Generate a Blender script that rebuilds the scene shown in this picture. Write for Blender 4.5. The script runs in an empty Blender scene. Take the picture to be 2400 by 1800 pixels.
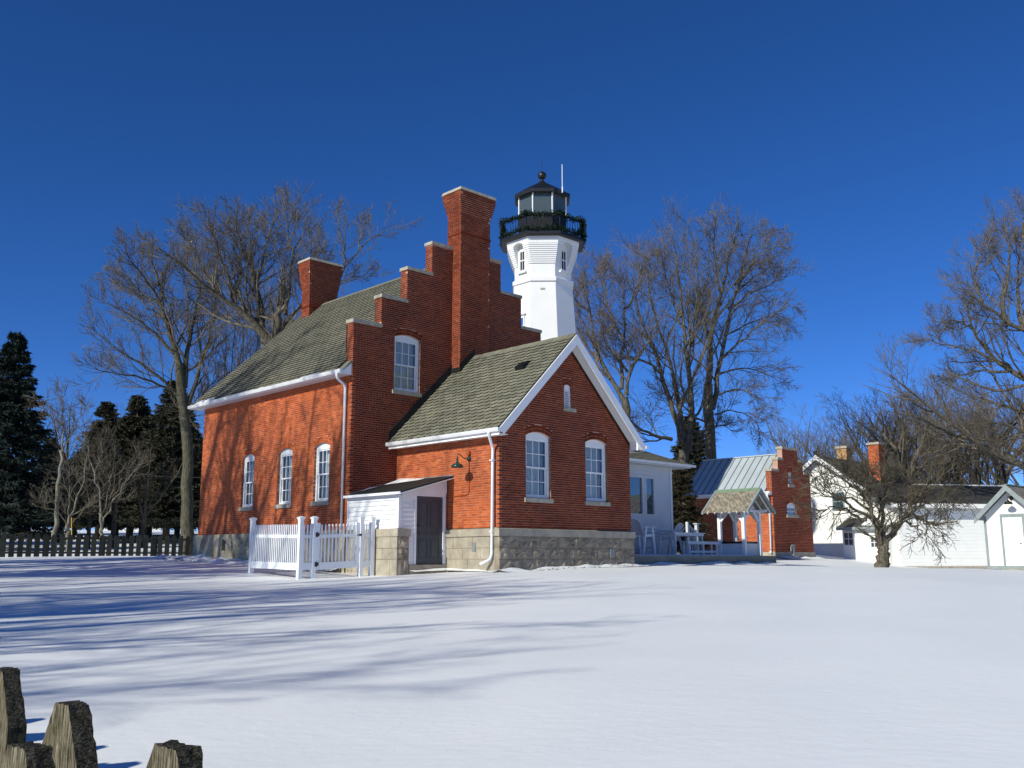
import bpy, bmesh, math, random
import numpy as np
from math import sin, cos, tan, pi, radians, sqrt, atan2, floor
from mathutils import Vector, Matrix, noise
from mathutils.geometry import tessellate_polygon
random.seed(7)
SC = bpy.context.scene
COL = SC.collection

# ---------------------------------------------------------------- camera
PITCH = math.atan(407 / 2244.0); FPX = 2244.0
EYE = Vector((0, 0, 1.6))
cam_d = bpy.data.cameras.new("camera"); cam = bpy.data.objects.new("camera", cam_d); COL.objects.link(cam)
cam_d.sensor_width = 36.0; cam_d.lens = 36.0 * FPX / 2400.0; cam_d.clip_end = 3000; cam_d.clip_start = 0.05
cam.location = EYE; cam.rotation_euler = (pi / 2 + PITCH, 0.0015, 0)
SC.camera = cam
SC.render.resolution_x = 1024; SC.render.resolution_y = 768

# ---------------------------------------------------------------- light
AU = radians(46.1)
U = Vector((sin(AU), cos(AU), 0)); V = Vector((-cos(AU), sin(AU), 0)); HROT = pi / 2 - AU
SUN_EL = radians(30.0)
sh = (-U - V * 0.03).normalized()                       # horizontal direction towards the sun
SUNV = Vector((sh.x * cos(SUN_EL), sh.y * cos(SUN_EL), sin(SUN_EL)))
world = bpy.data.worlds.new("World"); SC.world = world; world.use_nodes = True
wn = world.node_tree.nodes; wl = world.node_tree.links; wn.clear()
sky = wn.new('ShaderNodeTexSky'); sky.sky_type = 'NISHITA'; sky.sun_disc = False
sky.sun_elevation = SUN_EL; sky.sun_rotation = atan2(SUNV.x, SUNV.y)
sky.altitude = 0; sky.air_density = 0.5; sky.dust_density = 0.0; sky.ozone_density = 6.0
gam = wn.new('ShaderNodeGamma'); gam.inputs[1].default_value = 1.0
hsv = wn.new('ShaderNodeHueSaturation'); hsv.inputs['Saturation'].default_value = 1.155; hsv.inputs['Value'].default_value = 1.0
bg = wn.new('ShaderNodeBackground'); bg.inputs[1].default_value = 0.123
wo = wn.new('ShaderNodeOutputWorld')
tint = wn.new('ShaderNodeMix'); tint.data_type = 'RGBA'; tint.blend_type = 'MULTIPLY'; tint.inputs[0].default_value = 1.0; tint.inputs[7].default_value = (1.02, .935, 1.10, 1)
wl.new(sky.outputs[0], hsv.inputs['Color']); wl.new(hsv.outputs[0], gam.inputs[0]); wl.new(gam.outputs[0], tint.inputs[6]); wl.new(tint.outputs[2], bg.inputs[0]); wl.new(bg.outputs[0], wo.inputs[0])
sd = bpy.data.lights.new("sun", 'SUN'); sd.energy = 4.75; sd.angle = radians(0.53); sd.color = (1.0, 0.97, 0.85)
sun = bpy.data.objects.new("sun", sd); COL.objects.link(sun)
sun.rotation_euler = SUNV.to_track_quat('Z', 'Y').to_euler(); sun.location = (-20, -20, 40)
SC.view_settings.view_transform = 'Standard'; SC.view_settings.look = 'None'
SC.view_settings.exposure = 0.0; SC.view_settings.gamma = 1.0; SC.view_settings.use_curve_mapping = False
SC.render.engine = 'CYCLES'
SC.cycles.max_bounces = 6; SC.cycles.transparent_max_bounces = 12

# ---------------------------------------------------------------- materials
def new_mat(name):
    m = bpy.data.materials.new(name); m.use_nodes = True
    nt = m.node_tree; b = nt.nodes.get('Principled BSDF')
    return m, nt, b
def noise_node(nt, scale, detail=4, rough=0.6, vec=None, dims=None):
    n = nt.nodes.new('ShaderNodeTexNoise'); n.inputs['Scale'].default_value = scale
    n.inputs['Detail'].default_value = detail; n.inputs['Roughness'].default_value = rough
    if vec is None:
        g = nt.nodes.new('ShaderNodeNewGeometry'); vec = g.outputs['Position']
    nt.links.new(vec, n.inputs['Vector']); return n
def ramp(nt, fac, stops):
    r = nt.nodes.new('ShaderNodeValToRGB'); cr = r.color_ramp
    while len(cr.elements) > 1: cr.elements.remove(cr.elements[0])
    cr.elements[0].position = stops[0][0]; cr.elements[0].color = (*stops[0][1], 1)
    for p, c in stops[1:]:
        e = cr.elements.new(p); e.color = (*c, 1)
    nt.links.new(fac, r.inputs[0]); return r
def mixc(nt, fac, a, b, mode='MIX'):
    m = nt.nodes.new('ShaderNodeMix'); m.data_type = 'RGBA'; m.blend_type = mode
    for sock, val in ((m.inputs['Factor'], fac), (m.inputs['A'], a), (m.inputs['B'], b)):
        if isinstance(val, (int, float)): sock.default_value = val
        elif isinstance(val, tuple): sock.default_value = (*val, 1)
        else: nt.links.new(val, sock)
    for i, s in enumerate(m.inputs):
        if s.type == 'RGBA' and s.name == 'A' and isinstance(a, tuple): s.default_value = (*a, 1)
    return m
class MX:   # RGBA mix helper using the right sockets
    def __init__(s, nt, fac, a, b, mode='MIX'):
        m = nt.nodes.new('ShaderNodeMix'); m.data_type = 'RGBA'; m.blend_type = mode
        ia = [i for i in m.inputs if i.identifier == 'A_Color'][0]; ib = [i for i in m.inputs if i.identifier == 'B_Color'][0]
        fi = [i for i in m.inputs if i.identifier == 'Factor_Float'][0]
        for sock, val in ((fi, fac), (ia, a), (ib, b)):
            if isinstance(val, (int, float)): sock.default_value = val
            elif isinstance(val, tuple): sock.default_value = (*val, 1)
            else: nt.links.new(val, sock)
        s.out = [o for o in m.outputs if o.identifier == 'Result_Color'][0]
def bump(nt, b, h, strength=0.3, dist=0.02):
    n = nt.nodes.new('ShaderNodeBump'); n.inputs['Strength'].default_value = strength; n.inputs['Distance'].default_value = dist
    nt.links.new(h, n.inputs['Height']); nt.links.new(n.outputs[0], b.inputs['Normal'])
def rnd(nt):
    g = nt.nodes.new('ShaderNodeNewGeometry'); o = nt.nodes.new('ShaderNodeObjectInfo')
    a = nt.nodes.new('ShaderNodeMath'); a.operation = 'ADD'; f = nt.nodes.new('ShaderNodeMath'); f.operation = 'FRACT'
    nt.links.new(g.outputs['Random Per Island'], a.inputs[0]); nt.links.new(o.outputs['Random'], a.inputs[1]); nt.links.new(a.outputs[0], f.inputs[0])
    return f.outputs[0]
def simple(name, col, rough=0.7, var=0.12, scale=3.0, metal=0.0, bumpv=0.0, spec=0.3, island=0.0):
    m, nt, b = new_mat(name); b.inputs['Roughness'].default_value = rough; b.inputs['Metallic'].default_value = metal
    b.inputs['Specular IOR Level'].default_value = spec
    n = noise_node(nt, scale, 5)
    r = ramp(nt, n.outputs['Fac'], [(0.3, tuple(c * (1 - var) for c in col)), (0.7, tuple(min(1, c * (1 + var)) for c in col))])
    out = r.outputs[0]
    if island:
        ri = ramp(nt, rnd(nt), [(0, (1 - island,) * 3), (1, (1, 1, 1))]); out = MX(nt, 1.0, out, ri.outputs[0], 'MULTIPLY').out
    nt.links.new(out, b.inputs['Base Color'])
    if bumpv:
        n2 = noise_node(nt, scale * 12, 4); bump(nt, b, n2.outputs['Fac'], bumpv, 0.01)
    return m
M = {}
def brick_mat(name, stops):
    m, nt, b = new_mat(name); b.inputs['Roughness'].default_value = 0.85; b.inputs['Specular IOR Level'].default_value = 0.15
    r = ramp(nt, rnd(nt), stops)
    n = noise_node(nt, 0.7, 5, 0.65); r2 = ramp(nt, n.outputs['Fac'], [(0.28, (.62, .56, .55)), (0.5, (1, 1, 1)), (0.78, (1.12, 1.15, 1.2))])
    n3 = noise_node(nt, 30, 3); r3 = ramp(nt, n3.outputs['Fac'], [(0.3, (.82, .82, .82)), (0.7, (1.1, 1.1, 1.1))])
    a = MX(nt, 1.0, r.outputs[0], r2.outputs[0], 'MULTIPLY').out; a = MX(nt, 1.0, a, r3.outputs[0], 'MULTIPLY').out
    nt.links.new(a, b.inputs['Base Color']); bump(nt, b, n3.outputs['Fac'], 0.4, 0.006); return m
M['brick'] = brick_mat('brick_orange_red', [(0.0, (.33, .07, .022)), (.25, (.43, .088, .024)), (.6, (.49, .105, .028)), (.9, (.55, .14, .042)), (1, (.40, .10, .035))])
M['brick_dark'] = brick_mat('brick_weathered_shaded', [(0.0, (.13, .027, .012)), (.2, (.165, .031, .012)), (.55, (.20, .036, .012)), (.85, (.235, .045, .014)), (1, (.27, .062, .024))])  # weathered brick, its colour darkened further to deepen the shade on the gables
M['brick_mid'] = brick_mat('brick_outbuilding', [(0.0, (.20, .045, .02)), (.5, (.30, .056, .02)), (1, (.38, .085, .03))])
M['brick_buff'] = simple('brick_buff', (.5, .3, .13), .85, .15, 8, island=.35)
M['mortar'] = simple('mortar', (.50, .32, .23), .9, .2, 2.0)
M['cap'] = simple('limestone_cap', (.38, .35, .275), .85, .25, 6.0, bumpv=.3)
M['stone'] = simple('rock_faced_stone', (.33, .28, .205), .9, .35, 3.5, bumpv=.8, island=.25)
M['ledge'] = simple('dressed_stone', (.37, .33, .255), .85, .22, 4.0, bumpv=.25, island=.12)
# stained rubble and render of the long foundation
m, nt, b = new_mat('stained_render'); b.inputs['Roughness'].default_value = .9
n = noise_node(nt, 1.6, 6, .65); n2 = noise_node(nt, 9, 4)
r = ramp(nt, n.outputs['Fac'], [(.3, (.23, .18, .10)), (.5, (.46, .39, .25)), (.68, (.56, .51, .38))]); r2 = ramp(nt, n2.outputs['Fac'], [(.3, (.8, .78, .72)), (.6, (1.05, 1.05, 1.05))])
nt.links.new(MX(nt, 1.0, r.outputs[0], r2.outputs[0], 'MULTIPLY').out, b.inputs['Base Color']); bump(nt, b, n2.outputs['Fac'], .5, .02); M['render'] = m
M['white'] = simple('white_paint', (.78, .79, .79), .5, .04, 2.5)
M['vinyl'] = simple('white_vinyl', (.80, .82, .83), .35, .02, 2.0, spec=.5)
M['tower'] = simple('whitewashed_brick', (.80, .80, .77), .6, .03, 1.2, bumpv=.15)
M['cream'] = simple('cream_siding', (.83, .83, .78), .6, .04, 1.5)
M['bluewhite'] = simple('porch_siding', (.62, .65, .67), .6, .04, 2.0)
M['black'] = simple('black_iron', (.006, .0065, .007), .45, .2, 5.0, spec=.5)
M['lampgreen'] = simple('green_enamel', (.01, .04, .032), .25, .2, 5.0, spec=.6)
M['steel'] = simple('grey_metal', (.25, .27, .28), .45, .12, 4.0, metal=.3)
M['door'] = simple('grey_door_paint', (.058, .068, .082), .45, .1, 3.0)
M['greytrim'] = simple('grey_trim_paint', (.24, .28, .28), .6, .15, 5.0)
M['deckwood'] = simple('grey_deck_wood', (.19, .195, .16), .8, .2, 3.0)
M['darkwood'] = simple('dark_fence_wood', (.055, .056, .044), .85, .3, 4.0, island=.5)
M['flatroof'] = simple('dark_felt_roof', (.022, .022, .019), .85, .3, 3.0)
M['darkroof'] = simple('dark_shingle_roof', (.06, .06, .055), .9, .3, 2.0, island=.3)
M['furn'] = simple('white_poly_lumber', (.62, .66, .68), .5, .05, 4.0)
M['mossgreen'] = simple('green_ridge_metal', (.17, .25, .16), .6, .2, 5.0)
M['interior'] = simple('dark_room', (.02, .02, .02), .9, .1, 2.0)
M['curtain'] = simple('curtain_cloth', (.62, .64, .62), .9, .08, 6.0)
M['tin'] = simple('galvanised_roof', (.46, .52, .54), .42, .08, 1.2, metal=.12, island=.08)
M['yellow'] = simple('yellow_marker', (.7, .42, .03), .5, .1, 4.0)
M['redcar'] = simple('red_car_paint', (.35, .01, .015), .3, .05, 2.0, spec=.6)
M['bluecar'] = simple('blue_van_paint', (.01, .02, .07), .3, .05, 2.0, spec=.6)
M['rubber'] = simple('rubber', (.015, .015, .015), .9, .1, 4.0)
M['dirt'] = simple('frozen_leaf_litter', (.11, .085, .06), .95, .4, 8.0, island=.6)
M['garland'] = simple('garland_needles', (.008, .028, .012), .7, .4, 12.0, island=.6)
M['needles'] = simple('spruce_needles', (.062, .066, .038), .75, .4, 1.5, island=.6)
M['needles_blue'] = simple('blue_spruce_needles', (.02, .038, .03), .75, .4, 1.5, island=.6)
M['needles_brown'] = simple('bronzed_cedar', (.06, .05, .022), .8, .4, 1.5, island=.6)
def bark(name, c1, c2, sc=14):
    m, nt, b = new_mat(name); b.inputs['Roughness'].default_value = .95; b.inputs['Specular IOR Level'].default_value = .1
    g = nt.nodes.new('ShaderNodeNewGeometry'); mp = nt.nodes.new('ShaderNodeMapping'); mp.inputs['Scale'].default_value = (1, 1, .22)
    nt.links.new(g.outputs['Position'], mp.inputs[0]); n = noise_node(nt, sc, 5, .7, mp.outputs[0])
    r = ramp(nt, n.outputs['Fac'], [(.35, c1), (.62, c2)]); nt.links.new(r.outputs[0], b.inputs['Base Color']); bump(nt, b, n.outputs['Fac'], .9, .03); return m
M['bark'] = bark('bark_grey_brown', (.04, .036, .026), (.17, .15, .11))
M['twig'] = bark('twig_brown', (.07, .06, .045), (.19, .165, .125), 3)
M['twig_dark'] = bark('twig_dark', (.05, .043, .03), (.13, .112, .08), 3)
M['twig_red'] = bark('twig_greyish', (.075, .06, .046), (.21, .175, .14), 3)
M['bark_moss'] = bark('bark_mossy', (.035, .034, .024), (.125, .118, .082))
M['bark_pale'] = bark('bark_pale', (.10, .095, .075), (.24, .225, .18), 8)
# roof shingles: mineral tops; near-black butts paint in the gap shadow under each row
def shingle_mat(name, c):
    m, nt, b = new_mat(name); b.inputs['Roughness'].default_value = .92; b.inputs['Specular IOR Level'].default_value = .15
    r = ramp(nt, rnd(nt), [(0, tuple(x * .78 for x in c)), (.5, c), (1, tuple(x * 1.2 for x in c))])
    n = noise_node(nt, 60, 3); r2 = ramp(nt, n.outputs['Fac'], [(.3, (.8, .8, .8)), (.7, (1.15, 1.15, 1.15))])
    n3 = noise_node(nt, .5, 4); r3 = ramp(nt, n3.outputs['Fac'], [(.3, (.82, .84, .85)), (.7, (1.1, 1.08, 1.02))])
    a = MX(nt, 1.0, r.outputs[0], r2.outputs[0], 'MULTIPLY').out; a = MX(nt, 1.0, a, r3.outputs[0], 'MULTIPLY').out
    nt.links.new(a, b.inputs['Base Color']); return m
M['shingle'] = shingle_mat('slate_grey_shingle', (.195, .19, .145))
M['butt'] = simple('shingle_butt_shade', (.018, .018, .014), .95, .2, 3)
# glass: clear pane with sky reflection
def glass(name, tint, body, refl=.5):
    m = bpy.data.materials.new(name); m.use_nodes = True; nt = m.node_tree; nt.nodes.clear()
    o = nt.nodes.new('ShaderNodeOutputMaterial'); t = nt.nodes.new('ShaderNodeBsdfTransparent'); t.inputs[0].default_value = (*tint, 1)
    g = nt.nodes.new('ShaderNodeBsdfGlossy'); g.inputs['Roughness'].default_value = .02; g.inputs[0].default_value = (.9, .95, 1, 1)
    d = nt.nodes.new('ShaderNodeBsdfDiffuse'); d.inputs[0].default_value = (*body[1], 1)
    fr = nt.nodes.new('ShaderNodeFresnel'); fr.inputs[0].default_value = 1.5
    mul = nt.nodes.new('ShaderNodeMath'); mul.operation = 'MULTIPLY_ADD'; mul.inputs[1].default_value = .8; mul.inputs[2].default_value = refl
    mul.use_clamp = True
    nt.links.new(fr.outputs[0], mul.inputs[0])
    m1 = nt.nodes.new('ShaderNodeMixShader'); m1.inputs[0].default_value = body[0]; nt.links.new(t.outputs[0], m1.inputs[1]); nt.links.new(d.outputs[0], m1.inputs[2])
    m2 = nt.nodes.new('ShaderNodeMixShader'); nt.links.new(mul.outputs[0], m2.inputs[0]); nt.links.new(m1.outputs[0], m2.inputs[1]); nt.links.new(g.outputs[0], m2.inputs[2])
    nt.links.new(m2.outputs[0], o.inputs[0]); return m
M['glass'] = glass('window_glass', (.88, .94, .94), (.06, (.2, .25, .25)), .05)
M['lantern_glass'] = glass('lantern_glass', (.45, .52, .5), (.62, (.11, .145, .14)), .04)
M['porch_glass'] = glass('porch_glass', (.3, .36, .38), (.6, (.10, .15, .165)), .12)
# snow
def snow_mat():
    m, nt, b = new_mat('snow'); b.inputs['Roughness'].default_value = .55; b.inputs['Specular IOR Level'].default_value = .25
    n = noise_node(nt, .35, 5, .55); r = ramp(nt, n.outputs['Fac'], [(.35, (.82, .845, .85)), (.65, (.875, .895, .89))])
    nt.links.new(r.outputs[0], b.inputs['Base Color'])
    g = nt.nodes.new('ShaderNodeNewGeometry'); mp = nt.nodes.new('ShaderNodeMapping'); mp.inputs['Rotation'].default_value = (0, 0, radians(20)); mp.inputs['Scale'].default_value = (1, 1.5, 1)
    nt.links.new(g.outputs['Position'], mp.inputs[0])
    n1 = noise_node(nt, 5, 6, .6, mp.outputs[0]); n2 = noise_node(nt, 170, 2, .5)
    ad = nt.nodes.new('ShaderNodeMath'); ad.operation = 'MULTIPLY_ADD'; ad.inputs[1].default_value = .09
    nt.links.new(n2.outputs['Fac'], ad.inputs[0]); nt.links.new(n1.outputs['Fac'], ad.inputs[2])
    bump(nt, b, ad.outputs[0], .15, .05)
    # ice-crystal glints
    v = nt.nodes.new('ShaderNodeTexVoronoi'); v.inputs['Scale'].default_value = 22; nt.links.new(g.outputs['Position'], v.inputs['Vector'])
    lt = nt.nodes.new('ShaderNodeMath'); lt.operation = 'LESS_THAN'; lt.inputs[1].default_value = .035; nt.links.new(v.outputs['Distance'], lt.inputs[0])
    sep = nt.nodes.new('ShaderNodeSeparateColor'); nt.links.new(v.outputs['Color'], sep.inputs[0])
    gt = nt.nodes.new('ShaderNodeMath'); gt.operation = 'GREATER_THAN'; gt.inputs[1].default_value = .93; nt.links.new(sep.outputs[0], gt.inputs[0])
    mu = nt.nodes.new('ShaderNodeMath'); mu.operation = 'MULTIPLY'; nt.links.new(lt.outputs[0], mu.inputs[0]); nt.links.new(gt.outputs[0], mu.inputs[1])
    rr = nt.nodes.new('ShaderNodeMath'); rr.operation = 'MULTIPLY_ADD'; rr.inputs[1].default_value = -.4; rr.inputs[2].default_value = .55
    nt.links.new(mu.outputs[0], rr.inputs[0]); nt.links.new(rr.outputs[0], b.inputs['Roughness'])
    mr = nt.nodes.new('ShaderNodeMath'); mr.operation = 'MULTIPLY_ADD'; mr.inputs[1].default_value = .75; mr.inputs[2].default_value = .25
    nt.links.new(mu.outputs[0], mr.inputs[0]); nt.links.new(mr.outputs[0], b.inputs['Specular IOR Level'])
    return m
M['snow'] = snow_mat()
# weathered cedar
m, nt, b = new_mat('weathered_cedar'); b.inputs['Roughness'].default_value = .9; b.inputs['Specular IOR Level'].default_value = .12
g = nt.nodes.new('ShaderNodeNewGeometry'); mp = nt.nodes.new('ShaderNodeMapping'); mp.inputs['Scale'].default_value = (1, 1, .06)
nt.links.new(g.outputs['Position'], mp.inputs[0]); n = noise_node(nt, 230, 8, .8, mp.outputs[0]); n2 = noise_node(nt, 22, 5, .7)
r = ramp(nt, n.outputs['Fac'], [(.40, (.015, .012, .008)), (.45, (.10, .085, .055)), (.5, (.21, .185, .128)), (.56, (.33, .30, .22)), (.65, (.50, .47, .37))]); r2 = ramp(nt, n2.outputs['Fac'], [(.35, (.48, .48, .40)), (.62, (.86, .84, .82))])
nt.links.new(MX(nt, 1.0, r.outputs[0], r2.outputs[0], 'MULTIPLY').out, b.inputs['Base Color']); bump(nt, b, n.outputs['Fac'], 1.0, .006); M['cedar'] = m
M['cedar_side_shade'] = bark('cedar_side_shade', (.018, .018, .011), (.075, .072, .045), 60)  # picket sides coloured darker, painting in the shade on those faces
m, nt, b = new_mat('checked_end_grain'); b.inputs['Roughness'].default_value = .95; b.inputs['Specular IOR Level'].default_value = .1
g = nt.nodes.new('ShaderNodeNewGeometry'); mp = nt.nodes.new('ShaderNodeMapping'); mp.inputs['Rotation'].default_value = (.5, .35, HROT); mp.inputs['Scale'].default_value = (1, .30, 1.3)
nt.links.new(g.outputs['Position'], mp.inputs[0]); n = noise_node(nt, 210, 7, .85, mp.outputs[0]); n2 = noise_node(nt, 60, 5, .75)
r = ramp(nt, n.outputs['Fac'], [(.40, (.008, .007, .005)), (.47, (.05, .046, .036)), (.55, (.15, .14, .115)), (.66, (.28, .27, .23))]); r2 = ramp(nt, n2.outputs['Fac'], [(.35, (.45, .45, .42)), (.62, (1.2, 1.2, 1.15))])
nt.links.new(MX(nt, 1.0, r.outputs[0], r2.outputs[0], 'MULTIPLY').out, b.inputs['Base Color']); bump(nt, b, n.outputs['Fac'], 1.0, .02); M['endgrain'] = m
# thawing patchy roof of the well house
m, nt, b = new_mat('patchy_frosted_roof'); b.inputs['Roughness'].default_value = .85
g = nt.nodes.new('ShaderNodeNewGeometry'); mp = nt.nodes.new('ShaderNodeMapping'); mp.inputs['Rotation'].default_value = (0, .6, HROT); mp.inputs['Scale'].default_value = (3.2, .9, .8)
nt.links.new(g.outputs['Position'], mp.inputs[0]); n = noise_node(nt, 4.2, 4, .55, mp.outputs[0])
r = ramp(nt, n.outputs['Fac'], [(.34, (.13, .11, .08)), (.47, (.19, .165, .12)), (.55, (.27, .235, .18)), (.68, (.34, .30, .235))]); nt.links.new(r.outputs[0], b.inputs['Base Color']); M['patchy'] = m

# ---------------------------------------------------------------- frames, things, mesh builder
O = Vector((-0.35614, 27.0, 0.0))
def W(u, v, z): return Vector((O.x + U.x * u + V.x * v, O.y + U.y * u + V.y * v, z))
def uv_of(x, y):
    d = Vector((x - O.x, y - O.y, 0)); return d.dot(U), d.dot(V)
class Thing:
    def __init__(s, name, label, cat, origin, house=True, rot=None, group=None, world=None):
        # origin in frame coordinates; frame = house axes (u,v,z) or world axes
        o = bpy.data.objects.new(name, None); COL.objects.link(o); o.empty_display_size = .2
        s.o = o; s.org = Vector(origin)
        if house: o.location = W(*origin); o.rotation_euler = (0, 0, HROT)
        else: o.location = origin; o.rotation_euler = (0, 0, rot or 0)
        if not house: s.org = Vector((0, 0, 0)) if rot is not None else Vector(origin)
        o['label'] = label; o['category'] = cat
        if group: o['group'] = group
def tagm(o, label, cat, group=None, kind=None):
    if label: o['label'] = label
    if cat: o['category'] = cat
    if group: o['group'] = group
    if kind: o['kind'] = kind
    return o
class MB:
    def __init__(s): s.v = []; s.f = []; s.m = []
    def add(s, vs, fs, mi=0):
        n = len(s.v); s.v.extend(vs)
        for f in fs: s.f.append(tuple(i + n for i in f)); s.m.append(mi)
    def box(s, a0, a1, b0, b1, c0, c1, mi=0):
        s.add([(a0, b0, c0), (a1, b0, c0), (a1, b1, c0), (a0, b1, c0), (a0, b0, c1), (a1, b0, c1), (a1, b1, c1), (a0, b1, c1)],
              [(0, 3, 2, 1), (4, 5, 6, 7), (0, 1, 5, 4), (1, 2, 6, 5), (2, 3, 7, 6), (3, 0, 4, 7)], mi)
    def hexa(s, p, mi=0):     # 8 points: bottom ring, top ring
        s.add([tuple(q) for q in p], [(0, 3, 2, 1), (4, 5, 6, 7), (0, 1, 5, 4), (1, 2, 6, 5), (2, 3, 7, 6), (3, 0, 4, 7)], mi)
    def prism(s, poly, off, mi=0):   # poly: 3D points (planar), off: extrusion vector
        n = len(poly); off = Vector(off); a = [Vector(p) for p in poly]
        s.add([tuple(p) for p in a] + [tuple(p + off) for p in a], [tuple(range(n))[::-1], tuple(range(n, 2 * n))] + [(i, (i + 1) % n, n + (i + 1) % n, n + i) for i in range(n)], mi)
    def bar(s, p, q, w, h=None, mi=0, up=(0, 0, 1)):
        p = Vector(p); q = Vector(q); h = h or w; d = (q - p).normalized(); upv = Vector(up)
        if abs(d.dot(upv)) > .98: upv = Vector((1, 0, 0))
        x = d.cross(upv).normalized() * (w / 2); y = x.cross(d).normalized() * (h / 2)
        s.hexa([p - x - y, p + x - y, p + x + y, p - x + y, q - x - y, q + x - y, q + x + y, q - x + y], mi)
    def tube(s, pts, r, n=8, mi=0, caps=True):
        pts = [Vector(p) for p in pts]; rs = r if isinstance(r, (list, tuple)) else [r] * len(pts)
        ref = Vector((0.13, 0.21, 1)); base = len(s.v)
        for i, p in enumerate(pts):
            d = (pts[min(i + 1, len(pts) - 1)] - pts[max(i - 1, 0)]).normalized()
            if abs(d.dot(ref.normalized())) > .97: rf = Vector((1, .1, 0))
            else: rf = ref
            x = d.cross(rf).normalized(); y = d.cross(x)
            for k in range(n):
                a = 2 * pi * k / n; s.v.append(tuple(p + (x * cos(a) + y * sin(a)) * rs[i]))
        for i in range(len(pts) - 1):
            for k in range(n):
                s.f.append((base + i * n + k, base + i * n + (k + 1) % n, base + (i + 1) * n + (k + 1) % n, base + (i + 1) * n + k)); s.m.append(mi)
        if caps:
            s.f.append(tuple(base + k for k in range(n))[::-1]); s.m.append(mi)
            s.f.append(tuple(base + (len(pts) - 1) * n + k for k in range(n))); s.m.append(mi)
    def lathe(s, c, prof, n=16, mi=0, a0=0):
        c = Vector(c); base = len(s.v)
        for r, z in prof:
            for k in range(n):
                a = 2 * pi * k / n + a0; s.v.append((c.x + r * cos(a), c.y + r * sin(a), c.z + z))
        for i in range(len(prof) - 1):
            for k in range(n):
                s.f.append((base + i * n + k, base + i * n + (k + 1) % n, base + (i + 1) * n + (k + 1) % n, base + (i + 1) * n + k)); s.m.append(mi)
    def build(s, name, mats, th=None, parent=None, kind=None, smooth=False, label=None):
        me = bpy.data.meshes.new(name)
        org = th.org if th else Vector((0, 0, 0))
        vv = [(x - org.x, y - org.y, z - org.z) for x, y, z in s.v]
        me.from_pydata(vv, [], s.f)
        if not isinstance(mats, (list, tuple)): mats = [mats]
        for mt in mats: me.materials.append(mt)
        if len(mats) > 1: me.polygons.foreach_set('material_index', s.m)
        if smooth: me.polygons.foreach_set('use_smooth', [True] * len(me.polygons))
        o = bpy.data.objects.new(name, me); COL.objects.link(o)
        p = parent or (th.o if th else None)
        if p is not None: o.parent = p
        if kind: o['kind'] = kind
        if label: o['label'] = label
        return o
def part(mb, name, mats, th, parent=None, **k): return mb.build(name, mats, th, parent, **k)
def boxpart(name, mat, th, dims, parent=None, **k):
    b = MB(); b.box(*dims); return b.build(name, mat, th, parent, **k)

# ---------------------------------------------------------------- terrain
S = [(-1, 2, .235), (-3, 6, .33), (-5, 7.5, .42), (0, 0, .16), (-8, 0, .2), (8, 0, .16), (0, -12, -.2), (-20, -10, .2), (20, -10, 0), (0, 10, .55), (-10, 10, .6), (10, 10, .5), (0, 18, .87), (-8, 18, .87), (9, 18, .8), (20, 20, .72), (16, 26, .95),
     (-20, 20, 1.0), (-30, 30, 1.25), (-14, 30, 1.32), (-23.5, 44, 1.66), (-16.7, 49.7, 1.66), (-30, 70, 2.6), (-45, 100, 4.2), (-10, 80, 3.0), (-10, 105, 4.2), (20, 85, 2.6), (45, 105, 3.2),
     (13.5, 34, 1.26), (19.5, 40.5, .95), (22, 39, .9), (27, 58, 1.0), (21, 52, 1.05), (45, 60, 1.0), (40, 30, .7), (55, 90, 2.6)]
for u, v, z in [(0, -.2, 1.2), (5.9, -.2, 1.35), (-1.83, 2.0, 1.21), (-2.0, 14.9, 1.63), (-4.5, 3.2, 1.13), (-4.5, 6.1, 1.18), (-2.0, 10, 1.42), (-2, 3.3, 1.2), (9, .2, 1.34), (15.5, .2, 1.31), (13, 5, 1.5), (24.1, 5.6, 1.57), (28.0, 5.7, 1.52), (34, 6, 1.5), (22, 9, 1.6), (3, 8, 1.45)]:
    w = W(u, v, z); S.append((w.x, w.y, z))
SA = np.array(S); nS = len(S)
def _tps(r2): return np.where(r2 > 1e-9, .5 * r2 * np.log(np.maximum(r2, 1e-9)), 0)
_d = ((SA[:, None, :2] - SA[None, :, :2]) ** 2).sum(-1)
_A = np.zeros((nS + 3, nS + 3)); _A[:nS, :nS] = _tps(_d) + np.eye(nS) * 6.0
_A[:nS, nS] = 1; _A[:nS, nS + 1:] = SA[:, :2]; _A[nS, :nS] = 1; _A[nS + 1:, :nS] = SA[:, :2].T
_b = np.zeros(nS + 3); _b[:nS] = SA[:, 2]; _c = np.linalg.solve(_A, _b)
def ground(x, y):
    x = np.clip(np.asarray(x, float), -55, 65); y = np.clip(np.asarray(y, float), -20, 110)
    r2 = (x[..., None] - SA[:, 0]) ** 2 + (y[..., None] - SA[:, 1]) ** 2
    return (_tps(r2) * _c[:nS]).sum(-1) + _c[nS] + _c[nS + 1] * x + _c[nS + 2] * y
def gz(x, y): return float(ground(np.array([x]), np.array([y]))[0])
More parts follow.
